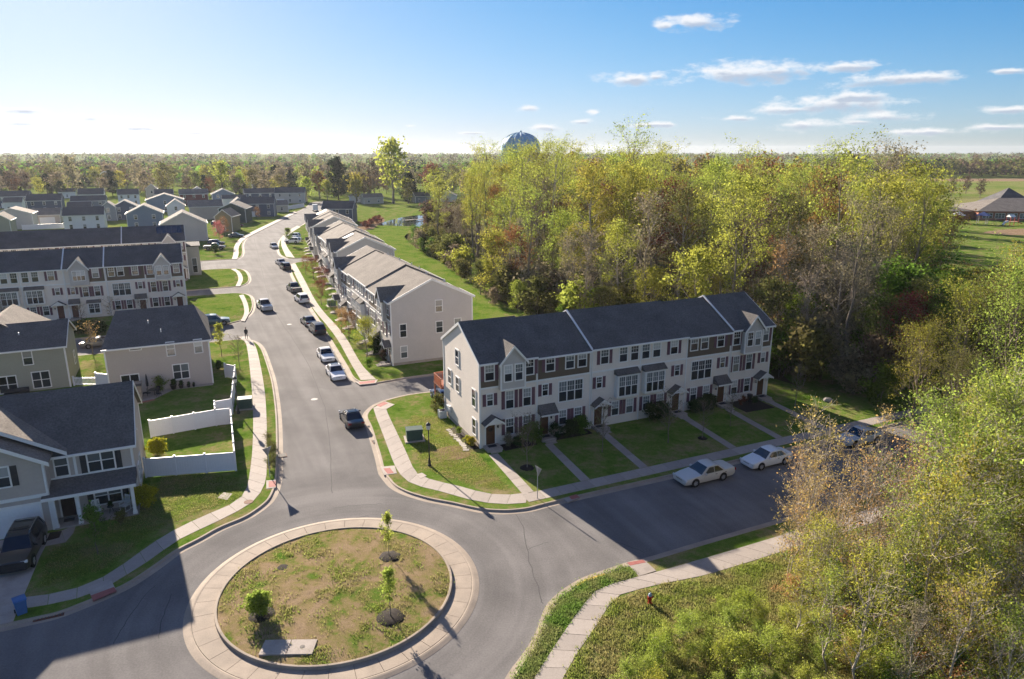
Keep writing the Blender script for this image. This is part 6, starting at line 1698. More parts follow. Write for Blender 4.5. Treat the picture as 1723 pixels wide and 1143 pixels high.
small('under0', 168, 276, 8, 'leaf_olive', 'dark olive tree beside the school wall', name='school_tree', sx=1.4)

# far woods up to the horizon: one mass
def far_woods():
    nr = np.random.default_rng(4); P = []
    def band(n, ymin, ymax, xr, hmin, hmax):
        y = nr.uniform(ymin, ymax, n); x = y * nr.uniform(xr[0], xr[1], n)
        return np.c_[x, y, nr.uniform(hmin, hmax, n)]
    T = np.vstack([band(1500, 560, 1000, (-.86, .04), 9, 15), band(1700, 1000, 2600, (-.9, .9), 14, 21), band(700, 720, 850, (.42, .95), 13, 19), band(300, 560, 760, (-.9, -.55), 10, 16)])
    keep = ~((T[:, 1] > 870) & (T[:, 1] < 1020) & (T[:, 0] > -270) & (T[:, 0] < -80))
    T = T[keep]
    for q, (lm, frac) in enumerate((('leaf_olive', .38), ('leaf_brown', .26), ('leaf_green', .16), ('leaf_pine', .20))):
        lo = sum([.38, .26, .16, .20][:q]); u = nr.uniform(0, 1, len(T)) if q == 0 else u_
        u_ = u
        S_ = T[(u >= lo) & (u < lo + frac)]
        n = 44
        c = np.repeat(S_, n, 0); N = len(c)
        d = nr.normal(0, 1, (N, 3)); d /= np.linalg.norm(d, axis=1, keepdims=True); r = nr.uniform(.55, 1, (N, 1)) ** .5
        P_ = np.c_[c[:, 0] + d[:, 0] * r[:, 0] * c[:, 2] * .36, c[:, 1] + d[:, 1] * r[:, 0] * c[:, 2] * .36, c[:, 2] * .56 + d[:, 2] * r[:, 0] * c[:, 2] * .44]
        o = put('far_woods', leaf_cards('far_woods', P_, nr, 2.9, lm, .6))
        tag(o, None, None, kind='stuff'); o['label'] = 'distant woods reaching to the horizon'
far_woods()

# grass tufts and weeds where the ground is seen from near
def tufts(name, pts, nr, h, m, n):
    P = np.repeat(np.array(pts), n, 0); N = len(P)
    P = P + np.c_[nr.normal(0, .16, (N, 2)), np.zeros(N)]
    a = nr.uniform(0, 6.283, N); L = h * nr.uniform(.5, 1.4, N); w = .018 + .02 * nr.random(N)
    dx, dy = np.cos(a), np.sin(a)
    lean = nr.uniform(.1, .8, N) * L
    V = np.empty((N, 3, 3)); V[:, 0] = P + np.c_[-dy * w, dx * w, np.zeros(N)]; V[:, 1] = P - np.c_[-dy * w, dx * w, np.zeros(N)]
    V[:, 2] = P + np.c_[dx * lean, dy * lean, L]
    o = put(name, np_mesh(name, V.reshape(-1, 3), np.arange(N * 3).reshape(N, 3), m)); tag(o, kind='stuff')
    return o
def pts_in(poly, n, z, seed, dens=None):
    rr = random.Random(seed); xs = [p[0] for p in poly]; ys = [p[1] for p in poly]; out = []
    while len(out) < n:
        p = (rr.uniform(min(xs), max(xs)), rr.uniform(min(ys), max(ys)))
        if inside(p, poly): out.append((p[0], p[1], z))
    return out
nr_ = np.random.default_rng(8)
isl = []
for _ in range(2600):
    r = 7.1 * math.sqrt(R.random()); q = R.uniform(0, 6.283)
    x, y = r * math.cos(q), r * math.sin(q)
    from_c = mathutils_noise = math.sin(x * .9 + 1.3) * math.cos(y * .8 - .4) + math.sin(x * 2.3) * math.sin(y * 1.9 + 1) * .6
    if from_c > .35 or R.random() < .12:
        isl.append((RC.x + x, RC.y + y, .33 - .16 * (r / RI) ** 2))
tufts('grass_tufts', isl, nr_, .13, 'grass_blade', 12)['label'] = 'weeds and grass tufts on the roundabout'
vg = [(0.27, 31.28), (2.73, 31.28), (3.45, 33.00), (4.75, 35.14), (6.24, 37.94), (9.94, 39.67), (12.85, 40.45), (17.59, 42.82), (23.22, 45.36), (19.52, 38.66), (12.59, 31.28)]
tufts('grass_tufts', pts_in(vg, 3400, GZ, 4), nr_, .14, 'grass_blade', 12)['label'] = 'rough grass on the bank by the hydrant'
lw = [(-10.78, 69.48), (-7.64, 69.48), (-3.40, 60.14), (-1.86, 56.63), (-0.07, 52.61), (-3.06, 53.46), (-6.24, 55.46), (-7.85, 56.86), (-9.90, 63.18)]
tufts('grass_tufts', pts_in(lw, 2600, GZ, 6), nr_, .07, 'grass_blade', 8)['label'] = 'grass of the corner lawn'
lw = [(-29.91, 56.63), (-23.46, 54.78), (-21.98, 51.38), (-24.53, 49.07), (-26.52, 46.09), (-27.30, 41.61), (-28.88, 40.25), (-30.58, 39.29), (-32.52, 44.17), (-30.02, 44.96)]
tufts('grass_tufts', pts_in(lw, 3600, GZ, 7), nr_, .07, 'grass_blade', 8)['label'] = 'grass of the lawn before the nearest house'
vg2 = [(0.02, 31.28), (1.00, 31.28), (2.13, 33.62), (3.52, 36.27), (4.82, 38.54), (5.64, 39.41), (7.18, 40.19), (8.28, 40.72), (7.59, 41.89), (6.27, 40.99), (4.60, 40.06), (3.14, 38.66), (2.21, 37.23), (1.61, 35.03)]
tufts('grass_tufts', pts_in(vg2, 1300, GZ, 5), nr_, .1, 'grass_blade', 10)['label'] = 'grass on the verge right of the roundabout'

# ------------------------------------------------------------------ vehicles
mat('tyre', (.012, .012, .012), rough=.85, var=.1)
mat('rim', (.38, .38, .40), rough=.35, metal=.7, var=.05)
mat('car_trim', (.012, .012, .013), rough=.6)
mat('lamp_clear', (.62, .64, .66), rough=.15, spec=.6, var=0)
mat('lamp_red', (.28, .012, .01), rough=.2, spec=.6, var=0)
mat('plate', (.5, .5, .48), rough=.5)
for n_, c_, k_ in (('paint_white', (.66, .67, .68), .2), ('paint_silver', (.42, .43, .44), .6), ('paint_black', (.012, .012, .015), 1), ('paint_navy', (.012, .02, .045), 1), ('paint_grey', (.09, .095, .105), .8), ('paint_red', (.16, .012, .014), .8), ('paint_blue', (.03, .07, .16), .8), ('paint_teal', (.02, .06, .075), .8), ('paint_champagne', (.5, .48, .44), .5)):
    mat(n_, c_, rough=.32, spec=.5, var=.02, coat=k_ * .8)

TYPES = {
 # L, W, ground clearance, belt height, roof height, hood front height, (windscreen base, roof front, roof rear, rear glass base) measured from the front, wheel positions, wheel radius
 'sedan': dict(L=4.8, W=1.82, gc=.2, belt=.95, roof=1.45, hood=.72, tail=.95, cab=(1.45, 2.15, 3.4, 4.2), wh=(.95, 3.7), wr=.33),
 'full_sedan': dict(L=5.35, W=1.96, gc=.2, belt=.94, roof=1.46, hood=.74, tail=.98, cab=(1.65, 2.4, 3.55, 4.25), wh=(1.0, 3.92), wr=.34),
 'suv': dict(L=4.7, W=1.88, gc=.26, belt=1.08, roof=1.72, hood=.95, tail=1.1, cab=(1.3, 1.95, 4.2, 4.62), wh=(.92, 3.62), wr=.37),
 'large_suv': dict(L=5.25, W=2.02, gc=.3, belt=1.18, roof=1.92, hood=1.08, tail=1.2, cab=(1.45, 2.1, 4.75, 5.17), wh=(1.0, 3.98), wr=.41),
 'pickup': dict(L=5.7, W=1.98, gc=.3, belt=1.16, roof=1.86, hood=1.05, tail=1.14, cab=(1.5, 2.15, 3.35, 3.7), wh=(1.0, 4.45), wr=.40),
}
def car_meshes(ty):
    p = TYPES[ty]; L, W = p['L'], p['W']; a, b, c, d = p['cab']; bh, rh, gc = p['belt'], p['roof'], p['gc']
    M_ = {}
    # lower body: cross sections from the nose (x = L/2) backwards
    st = [(0, .70, gc + .1, p['hood'] - .10), (.05, .86, gc + .02, p['hood'] - .03), (.28, .93, gc, p['hood'] + .0), (.7, .985, gc, p['hood'] + .07), (a - .05, 1, gc, bh - .02), (a + .5, 1, gc, bh), ((a + d) / 2, 1, gc, bh + .01), (d - .2, 1, gc, bh + .02),
          (d + .05 if d + .05 < L - .35 else L - .36, .99, gc, max(p['tail'], bh)), (L - .3, .95, gc + .02, p['tail']), (L - .06, .86, gc + .08, p['tail'] - .06), (L, .76, gc + .16, p['tail'] - .16)]
    mb = MB(); n = 0; k = 11
    for (x, wf, zb, zt) in st:
        w = W / 2 * wf; X = L / 2 - x; h = zt - zb
        half = [(w * .86, zb), (w * .97, zb + .08), (w, zb + h * .45), (w * .985, zb + h * .72), (w * .90, zt - .015)]
        row = half + [(0, zt + .02)] + [(-y, z) for y, z in half[::-1]]
        mb.v += [(X, y, z) for y, z in row]
    for i in range(len(st) - 1):
        for j in range(k):
            q = (j + 1) % k
            mb.f.append((i * k + j, i * k + q, (i + 1) * k + q, (i + 1) * k + j))
    mb.f.append(tuple(range(k))[::-1]); e = (len(st) - 1) * k; mb.f.append(tuple(e + j for j in range(k)))
    if ty == 'pickup':   # open bed
        x0, x1 = L / 2 - d - .12, -L / 2 + .1
        pass
    M_['body'] = mb.mesh('body', 'paint_white', True, 30)
    # cabin
    wb, wr_ = W / 2 * .90, W / 2 * .70
    cab = [(a, bh - .06, wb, None), (b, rh - .03, wr_, bh), (b + .3, rh, wr_, bh), ((b + c) / 2, rh + .015, wr_, bh), (c - .25, rh, wr_, bh), (c, rh - .05, wr_, bh), (d, bh + (.0 if ty != 'x' else 0), wb, None)]
    mb = MB()
    A_ = lambda x: L / 2 - x
    low = [(A_(a), wb, bh - .05), (A_(b), wb, bh - .03), (A_((b + c) / 2), wb, bh - .03), (A_(c), wb, bh - .03), (A_(d), wb, bh - .05)]
    up = [(A_(b), wr_, rh - .04), (A_(b + .28), wr_, rh), (A_((b + c) / 2), wr_, rh + .02), (A_(c - .25), wr_, rh), (A_(c), wr_, rh - .05)]
    rows = [low[0], up[0], up[1], up[2], up[3], up[4], low[4]]
    for i, (x, y, z) in enumerate(rows):
        bu = .025 if i in (2, 3, 4) else 0.0
        mb.v += [(x, y, z), (x, y * .5, z + bu), (x, -y * .5, z + bu), (x, -y, z)]
    for i in range(len(rows) - 1):
        for j in range(3):
            mb.f.append((i * 4 + j, i * 4 + j + 1, (i + 1) * 4 + j + 1, (i + 1) * 4 + j))
    for sg in (1, -1):
        ids = [i * 4 + (0 if sg > 0 else 3) for i in range(len(rows))]
        mb.f.append(tuple(ids if sg > 0 else ids[::-1]))
    M_['cabin'] = mb.mesh('cabin', 'paint_white', True, 30)
    def quad_on(p0, p1, p2, p3, ins, off, nm='car_glass'):
        P = [Vector(q) for q in (p0, p1, p2, p3)]; cen = sum(P, Vector()) / 4
        nn = (P[1] - P[0]).cross(P[3] - P[0]).normalized()
        if nn.dot(cen - Vector((0, 0, bh - .2))) < 0: nn = -nn
        Q = [q + (cen - q) * ins + nn * off for q in P]
        m = MB(); m.ext(Q, nn * .006); return m
    ws = [(A_(a), wb, bh - .05), (A_(a), -wb, bh - .05), (A_(b), -wr_, rh - .04), (A_(b), wr_, rh - .04)]
    M_['windscreen'] = quad_on(*ws, .055, .012).mesh('windscreen', 'car_glass')
    rw_ = [(A_(d), -wb, bh - .05), (A_(d), wb, bh - .05), (A_(c), wr_, rh - .05), (A_(c), -wr_, rh - .05)]
    M_['rear_window'] = quad_on(*rw_, .08, .012).mesh('rear_window', 'car_glass')
    mid = (b + c) / 2 + .05
    def side(x0b, x0t, x1t, x1b, sg):
        zb_, zt_ = bh - .0, rh - .09
        f = lambda z: wb + (wr_ - wb) * (z - bh) / (rh - bh)
        P = [(A_(x0b), sg * f(zb_), zb_), (A_(x0t), sg * f(zt_), zt_), (A_(x1t), sg * f(zt_), zt_), (A_(x1b), sg * f(zb_), zb_)]
        nn = Vector((0, sg, .35)).normalized()
        m = MB(); Q = [Vector(q) + nn * .012 for q in P]
        if sg > 0: Q = Q[::-1]
        m.ext(Q, nn * .006); return m
    M_['sides'] = []
    for sg in (1, -1):
        M_['sides'].append(side(a + .32, b + .12, mid - .04, mid - .04, sg).mesh('side_window', 'car_glass'))
        M_['sides'].append(side(mid + .04, mid + .04, c - .08, min(d - .3, c + .45) if ty in ('sedan', 'full_sedan') else c + .1, sg).mesh('side_window', 'car_glass'))
    r = p['wr']
    M_['tyre'] = MB().lathe([(r * .62, -.1), (r * .93, -.11), (r, -.07), (r, .07), (r * .93, .11), (r * .62, .1)], 18).mesh('tyre', 'tyre', True, 50)
    rm = MB().lathe([(r * .1, .075), (r * .6, .06), (r * .64, .1)], 18)
    for q in range(5):
        an = 2 * math.pi * q / 5
        rm.tube([(r * .08 * math.cos(an), r * .08 * math.sin(an), .095), (r * .6 * math.cos(an), r * .6 * math.sin(an), .095)], .035, 4)
    M_['rim'] = rm.mesh('rim', 'rim', False)
    M_['arch'] = MB().lathe([(r * 1.16, -.02), (r * 1.16, .02), (.02, .021)], 18).mesh('wheel_arch', 'car_trim')
    M_['headlight'] = MB().box(-.07, .07, -.2, .2, -.075, .075).mesh('headlight', 'lamp_clear')
    M_['tail_light'] = MB().box(-.05, .05, -.17, .17, -.09, .09).mesh('tail_light', 'lamp_red')
    M_['mirror'] = MB().box(-.07, .07, -.11, .11, -.06, .07).mesh('mirror', 'paint_white')
    M_['grille'] = MB().box(-.03, .03, -W * .19, W * .19, -.06, .06).mesh('grille', 'car_trim')
    M_['bumper'] = MB().box(-.05, .05, -W * .36, W * .36, -.045, .045).mesh('bumper', 'paint_white')
    M_['plate'] = MB().box(-.01, .01, -.16, .16, -.08, .08).mesh('number_plate', 'plate')
    M_['handle'] = MB().box(-.09, .09, -.015, .015, -.018, .018).mesh('door_handle', 'car_trim')
    return M_

def car(ty, x, y, heading, paint, label, cat='car', name='parked_car', sunroof=False, rack=False, z=.0, steps=False):
    """heading: angle of the nose"""
    p = TYPES[ty]; L, W = p['L'], p['W']
    m = cached(('car', ty), lambda: car_meshes(ty))
    t = thing(name, label, cat, (x, y, z), heading, 'cars of the neighbourhood')
    def pt(n, me, loc=(0, 0, 0), rz=0, par=None, paint_=None):
        return put(n, me, par or t, loc, rz, paint_)
    body = pt('body', m['body'], paint_=paint); pt('cabin', m['cabin'], paint_=paint)
    pt('windscreen', m['windscreen']); pt('rear_window', m['rear_window'])
    for s in m['sides']: pt('side_window', s)
    for xw in p['wh']:
        for sg in (1, -1):
            yy = sg * (W / 2 - .085)
            w = put('wheel', m['tyre'], t, (L / 2 - xw, yy, p['wr'])); w.rotation_euler = (-sg * math.pi / 2, 0, 0)
            put('rim', m['rim'], w)
            ar = put('wheel_arch', m['arch'], t, (L / 2 - xw, sg * (W / 2 - .006), p['wr'] + .03)); ar.rotation_euler = (-sg * math.pi / 2, 0, 0)
    hz = p['hood'] - .13
    for sg in (1, -1):
        pt('headlight', m['headlight'], (L / 2 - .1, sg * W * .36, hz), 0)
        pt('tail_light', m['tail_light'], (-L / 2 + .05, sg * W * .36, p['tail'] - .2), 0)
        pt('mirror', m['mirror'], (L / 2 - p['cab'][0] - .38, sg * (W / 2 + .06), p['belt'] + .02), 0, paint_=paint)
        for xh in (p['cab'][1] + .75, p['cab'][1] + 1.75):
            if xh < p['cab'][3]: pt('door_handle', m['handle'], (L / 2 - xh, sg * W / 2 * .99, p['belt'] - .16))
    pt('grille', m['grille'], (L / 2 - .03, 0, hz - .03)); pt('bumper', m['bumper'], (L / 2 - .0, 0, p['gc'] + .2), paint_=paint); pt('bumper', m['bumper'], (-L / 2 + .02, 0, p['gc'] + .22), paint_=paint); pt('number_plate', m['plate'], (-L / 2 - .005 + .02, 0, p['tail'] - .34))
    c = p['cab']
    if sunroof:
        MB().box(-.42, .42, -.45, .45, 0, .012).build('sunroof', 'car_glass', t, (L / 2 - c[1] - .75, 0, p['roof'] + .03))
    if rack:
        for sg in (1, -1):
            MB().tube([(L / 2 - c[1] - .2, sg * W * .33, p['roof'] - .02), (L / 2 - c[1] - .35, sg * W * .33, p['roof'] + .07), (L / 2 - c[2] + .35, sg * W * .33, p['roof'] + .07), (L / 2 - c[2] + .2, sg * W * .33, p['roof'] - .03)], .025, 5).build('roof_rail', 'chrome', t)
        for xx in (c[1] + .8, c[2] - .6):
            MB().box(L / 2 - xx - .04, L / 2 - xx + .04, -W * .33, W * .33, p['roof'] + .05, p['roof'] + .08).build('cross_bar', 'car_trim', t)
    if ty == 'pickup':
        x0, x1 = L / 2 - c[3] - .1, -L / 2 + .12
        MB().box(x1, x0, -W * .38, W * .38, p['tail'] + .0, p['tail'] + .035).build('bed_cover', 'car_trim', t)
    return t
HV = math.atan2(V_.y, V_.x); HU = GA
car('sedan', -16.6, 67.9, HV, 'paint_black', 'black sedan driving away up the street past the corner of the townhouse row', name='driven_car', sunroof=True)
car('sedan', -22.0, 83.3, HV + math.pi, 'paint_white', 'white sedan with sunroof, first parked car on the right side of the street', sunroof=True)
car('sedan', -25.2, 91.0, HV + math.pi, 'paint_white', 'white sedan parked second on the right, behind the one with a sunroof')
car('suv', -30.1, 104.9, HV + .08, 'paint_navy', 'dark blue sport utility car seen from behind on the right side of the street', rack=True)
car('sedan', -32.9, 110.2, HV + .08, 'paint_grey', 'dark grey car parked ahead of the dark blue sport utility car')
car('suv', -39.0, 127.5, HV + .1, 'paint_white', 'white sport utility car parked alone half way up the street')
car('pickup', -43.4, 137.5, HV + .1, 'paint_grey', 'dark pickup truck parked ahead of the lone white sport utility car', 'pickup')
car('pickup', -43.9, 121.5, HV + math.pi + .1, 'paint_silver', 'silver pickup truck driving towards the camera on the left lane', 'pickup', 'driven_pickup')
car('suv', -53.6, 164.5, HV + .1, 'paint_black', 'black car parked by the side lane, nearest of the pair')
car('sedan', -56.9, 171.5, HV + .1, 'paint_silver', 'silver car parked by the side lane, behind the black one')
car('sedan', -68.4, 201.5, HV + math.pi + .06, 'paint_silver', 'silver car driving round the bend of the street', name='driven_car')
car('suv', -66.0, 211.5, RAD(175), 'paint_white', 'white car parked nose-out in the bay at the bend', z=GZ)
car('sedan', -67.6, 217.5, RAD(175), 'paint_silver', 'silver car parked in the bay behind the white one', z=GZ)
car('suv', -69.5, 223.5, RAD(175), 'paint_white', 'farther white car parked in the bay at the bend', z=GZ)
car('pickup', -83.8, 197.5, RAD(12), 'paint_grey', 'dark pickup with reddish bed in the first driveway on the left bend', 'pickup', z=GZ)
car('suv', -87.0, 206.5, RAD(12), 'paint_black', 'black car under the pink blossoming tree', z=GZ)
car('sedan', -88.8, 226.5, RAD(14), 'paint_teal', 'dark teal car in the driveway below the olive house', z=GZ)
car('sedan', -101, 259, RAD(18), 'paint_red', 'dark red car in the driveway near the navy house', z=GZ)
car('suv', -109, 262, RAD(18), 'paint_teal', 'dark car parked beside the tall green house', z=GZ)
x, y = grid(15.2, -13.62); car('full_sedan', x, y, HU + math.pi, 'paint_champagne', 'large pale silver sedan parked in the shade before the townhouse row')
x, y = grid(22.3, -13.55); car('sedan', x, y, HU + math.pi, 'paint_white', 'white sedan behind the copper twigs, parked ahead of the pale silver sedan')
x, y = grid(34.0, -13.6); car('sedan', x, y, HU + math.pi - .03, 'paint_silver', 'silver car farthest along the shaded street, half hidden by branches')
car('large_suv', -33.75, 42.9, math.atan2(40.63 - 43.98, -32.15 + 33.43), 'paint_black', 'black large sport utility vehicle with roof rack on the driveway', rack=True, sunroof=True, z=.142)
x, y = (-47.81, 109.41); car('suv', x, y, GA, 'paint_teal', 'teal sport utility car parked behind the taupe house', z=GZ)
x, y = (-59.26, 97.07); car('sedan', x, y, GA, 'paint_grey', 'dark car in the gap between the sage and taupe houses')
x, y = grid(1.2, 13.9); car('sedan', x, y, GA + math.pi / 2, 'paint_blue', 'pale blue car tucked under the red deck behind the row', z=GZ)
# box truck at the far end of the street
bt = thing('box_truck', 'small white box truck at the far end of the street', 'truck', (-90.6, 327, 0), HV - .1, 'cars of the neighbourhood')
MB().box(-3.2, 1.2, -1.1, 1.1, .7, 3.1).build('cargo_box', 'paint_white', bt)
MB().xz([(1.25, .5), (3.1, .5), (3.1, 1.3), (2.6, 2.3), (1.25, 2.4)], -1, 1).build('cab', 'paint_white', bt)
MB().box(2.86, 2.9, -.85, .85, 1.45, 2.1).build('windscreen', 'car_glass', bt)
for xx in (-2.2, 2.1):
    for sg in (1, -1):
        MB().tube([(xx, sg * 1.05, .45), (xx, sg * .8, .45)], .45, 12).build('wheel', 'tyre', bt)

# ------------------------------------------------------------------ street furniture
mat('lamp_glass', (.55, .53, .48), rough=.4, var=0)
def street_lamp(x, y, label):
    t = thing('street_lamp', label, 'street lamp', (x, y, GZ), .4, 'black street lamps')
    MB().lathe([(.17, 0), (.17, .1), (.12, .16), (.12, .5), (.085, .6), (.07, .75)], 10).build('base', 'black_metal', t, smooth=True)
    MB().lathe([(.062, .7), (.055, 2.0), (.05, 3.35), (.075, 3.38), (.06, 3.45)], 10).build('pole', 'black_metal', t, smooth=True)
    MB().lathe([(.10, 3.45), (.17, 3.5), (.205, 3.85), (.19, 3.9)], 10).build('lantern', 'lamp_glass', t, smooth=True)
    MB().lathe([(.23, 3.88), (.22, 3.93), (.14, 4.05), (.04, 4.12), (.03, 4.2), (.005, 4.22)], 10).build('cap', 'black_metal', t, smooth=True)
street_lamp(-7.34, 57.36, 'black street lamp on the corner lawn before the end wall of the townhouse row')
street_lamp(-29.2, 70.2, 'black street lamp beside the white fence left of the street')
mat('transformer_green', (.04, .075, .06), rough=.5, var=.1)
def transformer(x, y, rz, label, s=1.):
    t = thing('transformer_box', label, 'utility box', (x, y, GZ), rz, 'green transformer boxes')
    MB().box(-.95, .95, -.85, .85, -.05, .1).build('pad', 'concrete', t)
    MB().yz([(-.62, .1), (.65, .1), (.65, 1.05), (.35, 1.18), (-.55, 1.12), (-.62, 1.05)], -.75, .75).build('cabinet', 'transformer_green', t)
    MB().yz([(-.66, 1.04), (.69, 1.06), (.69, 1.1), (.37, 1.24), (-.58, 1.18), (-.66, 1.1)], -.8, .8).build('lid', 'transformer_green', t)
    MB().box(-.7, -.01, -.65, -.62, .15, 1.0).build('door', 'transformer_green', t); MB().box(.01, .7, -.65, -.62, .15, 1.0).build('door', 'transformer_green', t)
transformer(-9.5, 63.3, .25, 'green transformer box on the corner lawn behind the street lamp')
transformer(-29.1, 71.9, .3, 'green transformer box beside the white fence corner')
x, y = (-32.49, 123.53); transformer(x, y, GA - 1.57, 'green transformer box on the lawn of the gabled row')
mat('bin_blue', (.03, .11, .28), rough=.4, spec=.4, var=.08)
bn = thing('wheeled_bin', 'blue wheeled bin standing at the kerb beside the driveway', 'bin', (-29.75, 36.75, GZ), .75)
v0 = [(-.25, -.27), (.25, -.27), (.25, .27), (-.25, .27)]; v1 = [(-.31, -.35), (.31, -.35), (.31, .35), (-.31, .35)]
mb = MB(); mb.v = [(x, y, .08) for x, y in v0] + [(x, y, 1.0) for x, y in v1]; mb.f = [(3, 2, 1, 0), (4, 5, 6, 7)] + [(i, (i + 1) % 4, 4 + (i + 1) % 4, 4 + i) for i in range(4)]
mb.build('body', 'bin_blue', bn)
MB().yz([(-.38, 1.0), (.38, 1.0), (.38, 1.04), (.1, 1.1), (-.3, 1.07), (-.4, 1.03)], -.34, .34).build('lid', 'bin_blue', bn)
MB().tube([(-.24, .44, .98), (.24, .44, .98)], .025, 6).build('handle', 'bin_blue', bn)
for sg in (1, -1):
    MB().tube([(sg * .27, .3, .12), (sg * .33, .3, .12)], .12, 10).build('wheel', 'tyre', bn)
mat('hydrant_red', (.36, .03, .02), rough=.45, var=.1); mat('hydrant_cap', (.20, .27, .34), rough=.45)
hy = thing('fire_hydrant', 'red fire hydrant with grey-blue top on the grass bank', 'hydrant', (8.54, 37.69, GZ), .5)
MB().lathe([(.17, 0), (.17, .05), (.11, .07), (.11, .5), (.14, .52), (.14, .56), (.11, .58)], 12).build('barrel', 'hydrant_red', hy, smooth=True)
MB().lathe([(.13, .57), (.12, .66), (.07, .73), (.03, .75), (.03, .8), (.0, .8)], 12).build('bonnet', 'hydrant_cap', hy, smooth=True)
for a_ in (0, math.pi / 2 * 1, math.pi):
    MB().tube([(.1 * math.cos(a_), .1 * math.sin(a_), .42), (.2 * math.cos(a_), .2 * math.sin(a_), .42)], .06, 8).build('outlet', 'hydrant_red', hy)
mat('sign_white', (.62, .62, .55), rough=.5); mat('sign_back', (.30, .28, .26), rough=.6); mat('sign_red', (.4, .02, .025), rough=.5); mat('post_metal', (.35, .35, .34), rough=.5)
def yield_sign(x, y, rz, label, lean=0):
    t = thing('yield_sign', label, 'traffic sign', (x, y, GZ), rz, 'yield signs at the roundabout')
    t.rotation_euler = (0, lean, rz)
    MB().tube([(0, 0, -.1), (0, 0, 2.75)], .035, 6).build('post', 'post_metal', t)
    def tri(s, y0, y1): return MB().xz([(-.46 * s, 2.72 - .12 * (1 - s)), (0, 1.92 + .26 * (1 - s) * 2), (.46 * s, 2.72 - .12 * (1 - s))], y0, y1)
    MB().xz([(-.46, 2.74), (0, 1.94), (.46, 2.74)], -.06, -.045).build('sign_plate', 'sign_back', t)
    o = MB()
    O = [(-.45, 2.73), (0, 1.95), (.45, 2.73)]; I = [(-.27, 2.63), (0, 2.17), (.27, 2.63)]
    for i in range(3):
        j = (i + 1) % 3; o.ext([(O[i][0], -.065, O[i][1]), (O[j][0], -.065, O[j][1]), (I[j][0], -.065, I[j][1]), (I[i][0], -.065, I[i][1])], (0, .004, 0))
    o.build('red_border', 'sign_red', t)
    MB().xz(I, -.064, -.0605).build('sign_face', 'sign_white', t)
yield_sign(2.05, 51.3, GA + math.pi / 2 + .15, 'yield sign seen edge-on at the corner of the shaded street')
yield_sign(-20.8, 55.1, GA + math.pi + .5, 'yield sign seen from behind left of the street before the roundabout')
mat('manhole', (.22, .21, .2), rough=.6, var=.2, scale=8)
def disc(name, x, y, r, m, z, label, cat, group):
    tag(MB().lathe([(r, -.03), (r, .006), (r * .86, .009), (r * .84, .006), (.02, .008)], 20).build(name, m, None, (x, y, z)), label, cat, group)
disc('manhole_cover', -22.39, 74.93, .38, 'manhole', 0, 'pale manhole cover in the middle of the street', 'manhole cover', 'manhole covers')
x, y = (-36.03, 110.21); disc('manhole_cover', x, y, .38, 'manhole', 0, 'pale manhole cover beside the moving pickup', 'manhole cover', 'manhole covers')
disc('manhole_cover', -21.05, 50.7, .36, 'rust', GZ + .02, 'rusty cover set in the pavement at the curve', 'manhole cover', 'manhole covers')
def drain(x, y, rz, label, w=1.3, d=.55, z=.012):
    t = thing('storm_drain', label, 'drain', (x, y, z), rz, 'rusty storm drain grates')
    MB().box(-w / 2, w / 2, -d / 2, d / 2, -.02, .012).build('frame', 'rust', t)
    for k in range(9):
        xx = -w / 2 + .1 + k * (w - .2) / 8
        MB().box(xx - .03, xx + .03, -d / 2 + .05, d / 2 - .05, .01, .03).build('bar', 'iron', t)
drain(-28.1, 36.75, .42, 'rusty storm drain grate in the gutter beside the blue bin', 1.6, .8, .03)
drain(-13.1, 62.9, GA + 1.57, 'storm drain grate in the right gutter beside the driving black sedan', .9, .8, .03)
drain(-21.25, 59.75, GA + 1.57, 'storm drain grate in the left gutter by the leaning verge plants', .9, .8, .03)
def cover(name, pts, m, label, cat, z0=.1, z1=.15):
    o = flat(name, pts, m, z0, z1, None); del_ = o.pop('kind') if 'kind' in o.keys() else None; tag(o, label, cat)
cover('utility_cover', [(-23.81, 51.38), (-23.69, 52.30), (-22.88, 52.09), (-22.88, 50.99)], 'concrete', 'pale concrete utility cover on the lawn by the curved pavement', 'utility cover')
cover('utility_cover', [(-8.31, 55.57), (-7.84, 55.92), (-7.36, 55.34), (-7.80, 54.78)], 'concrete', 'small pale cover at the foot of the corner street lamp', 'utility cover')
# concrete slab with lid on the roundabout
sl_ = thing('vault_slab', 'pair of concrete vault slabs with a small iron lid on the roundabout', 'vault cover', (-12.55, 33.55, .2), .02)
MB().box(-1.5, -.02, -.6, .6, -.1, .12).build('slab', 'concrete', sl_); MB().box(.02, 1.45, -.6, .6, -.1, .12).build('slab', 'concrete', sl_)
MB().lathe([(.14, .1), (.14, .13), (.02, .135)], 12, (.75, 0, 0)).build('lid', 'iron', sl_)
# verge planting beside the street: ornamental grasses leaning over the kerb
for k, (px, py) in enumerate([(-23.33, 62.47), (-22.67, 60.81), (-22.04, 59.10), (-21.44, 57.59), (-21.33, 56.63), (-22.17, 60.14)]):
    small('thicket0', px, py, .8, 'leaf_olive', 'dry grassy clump on the verge beside the left storm drain', 'plant', 'grassy clumps on the left verge', 'verge_plant')
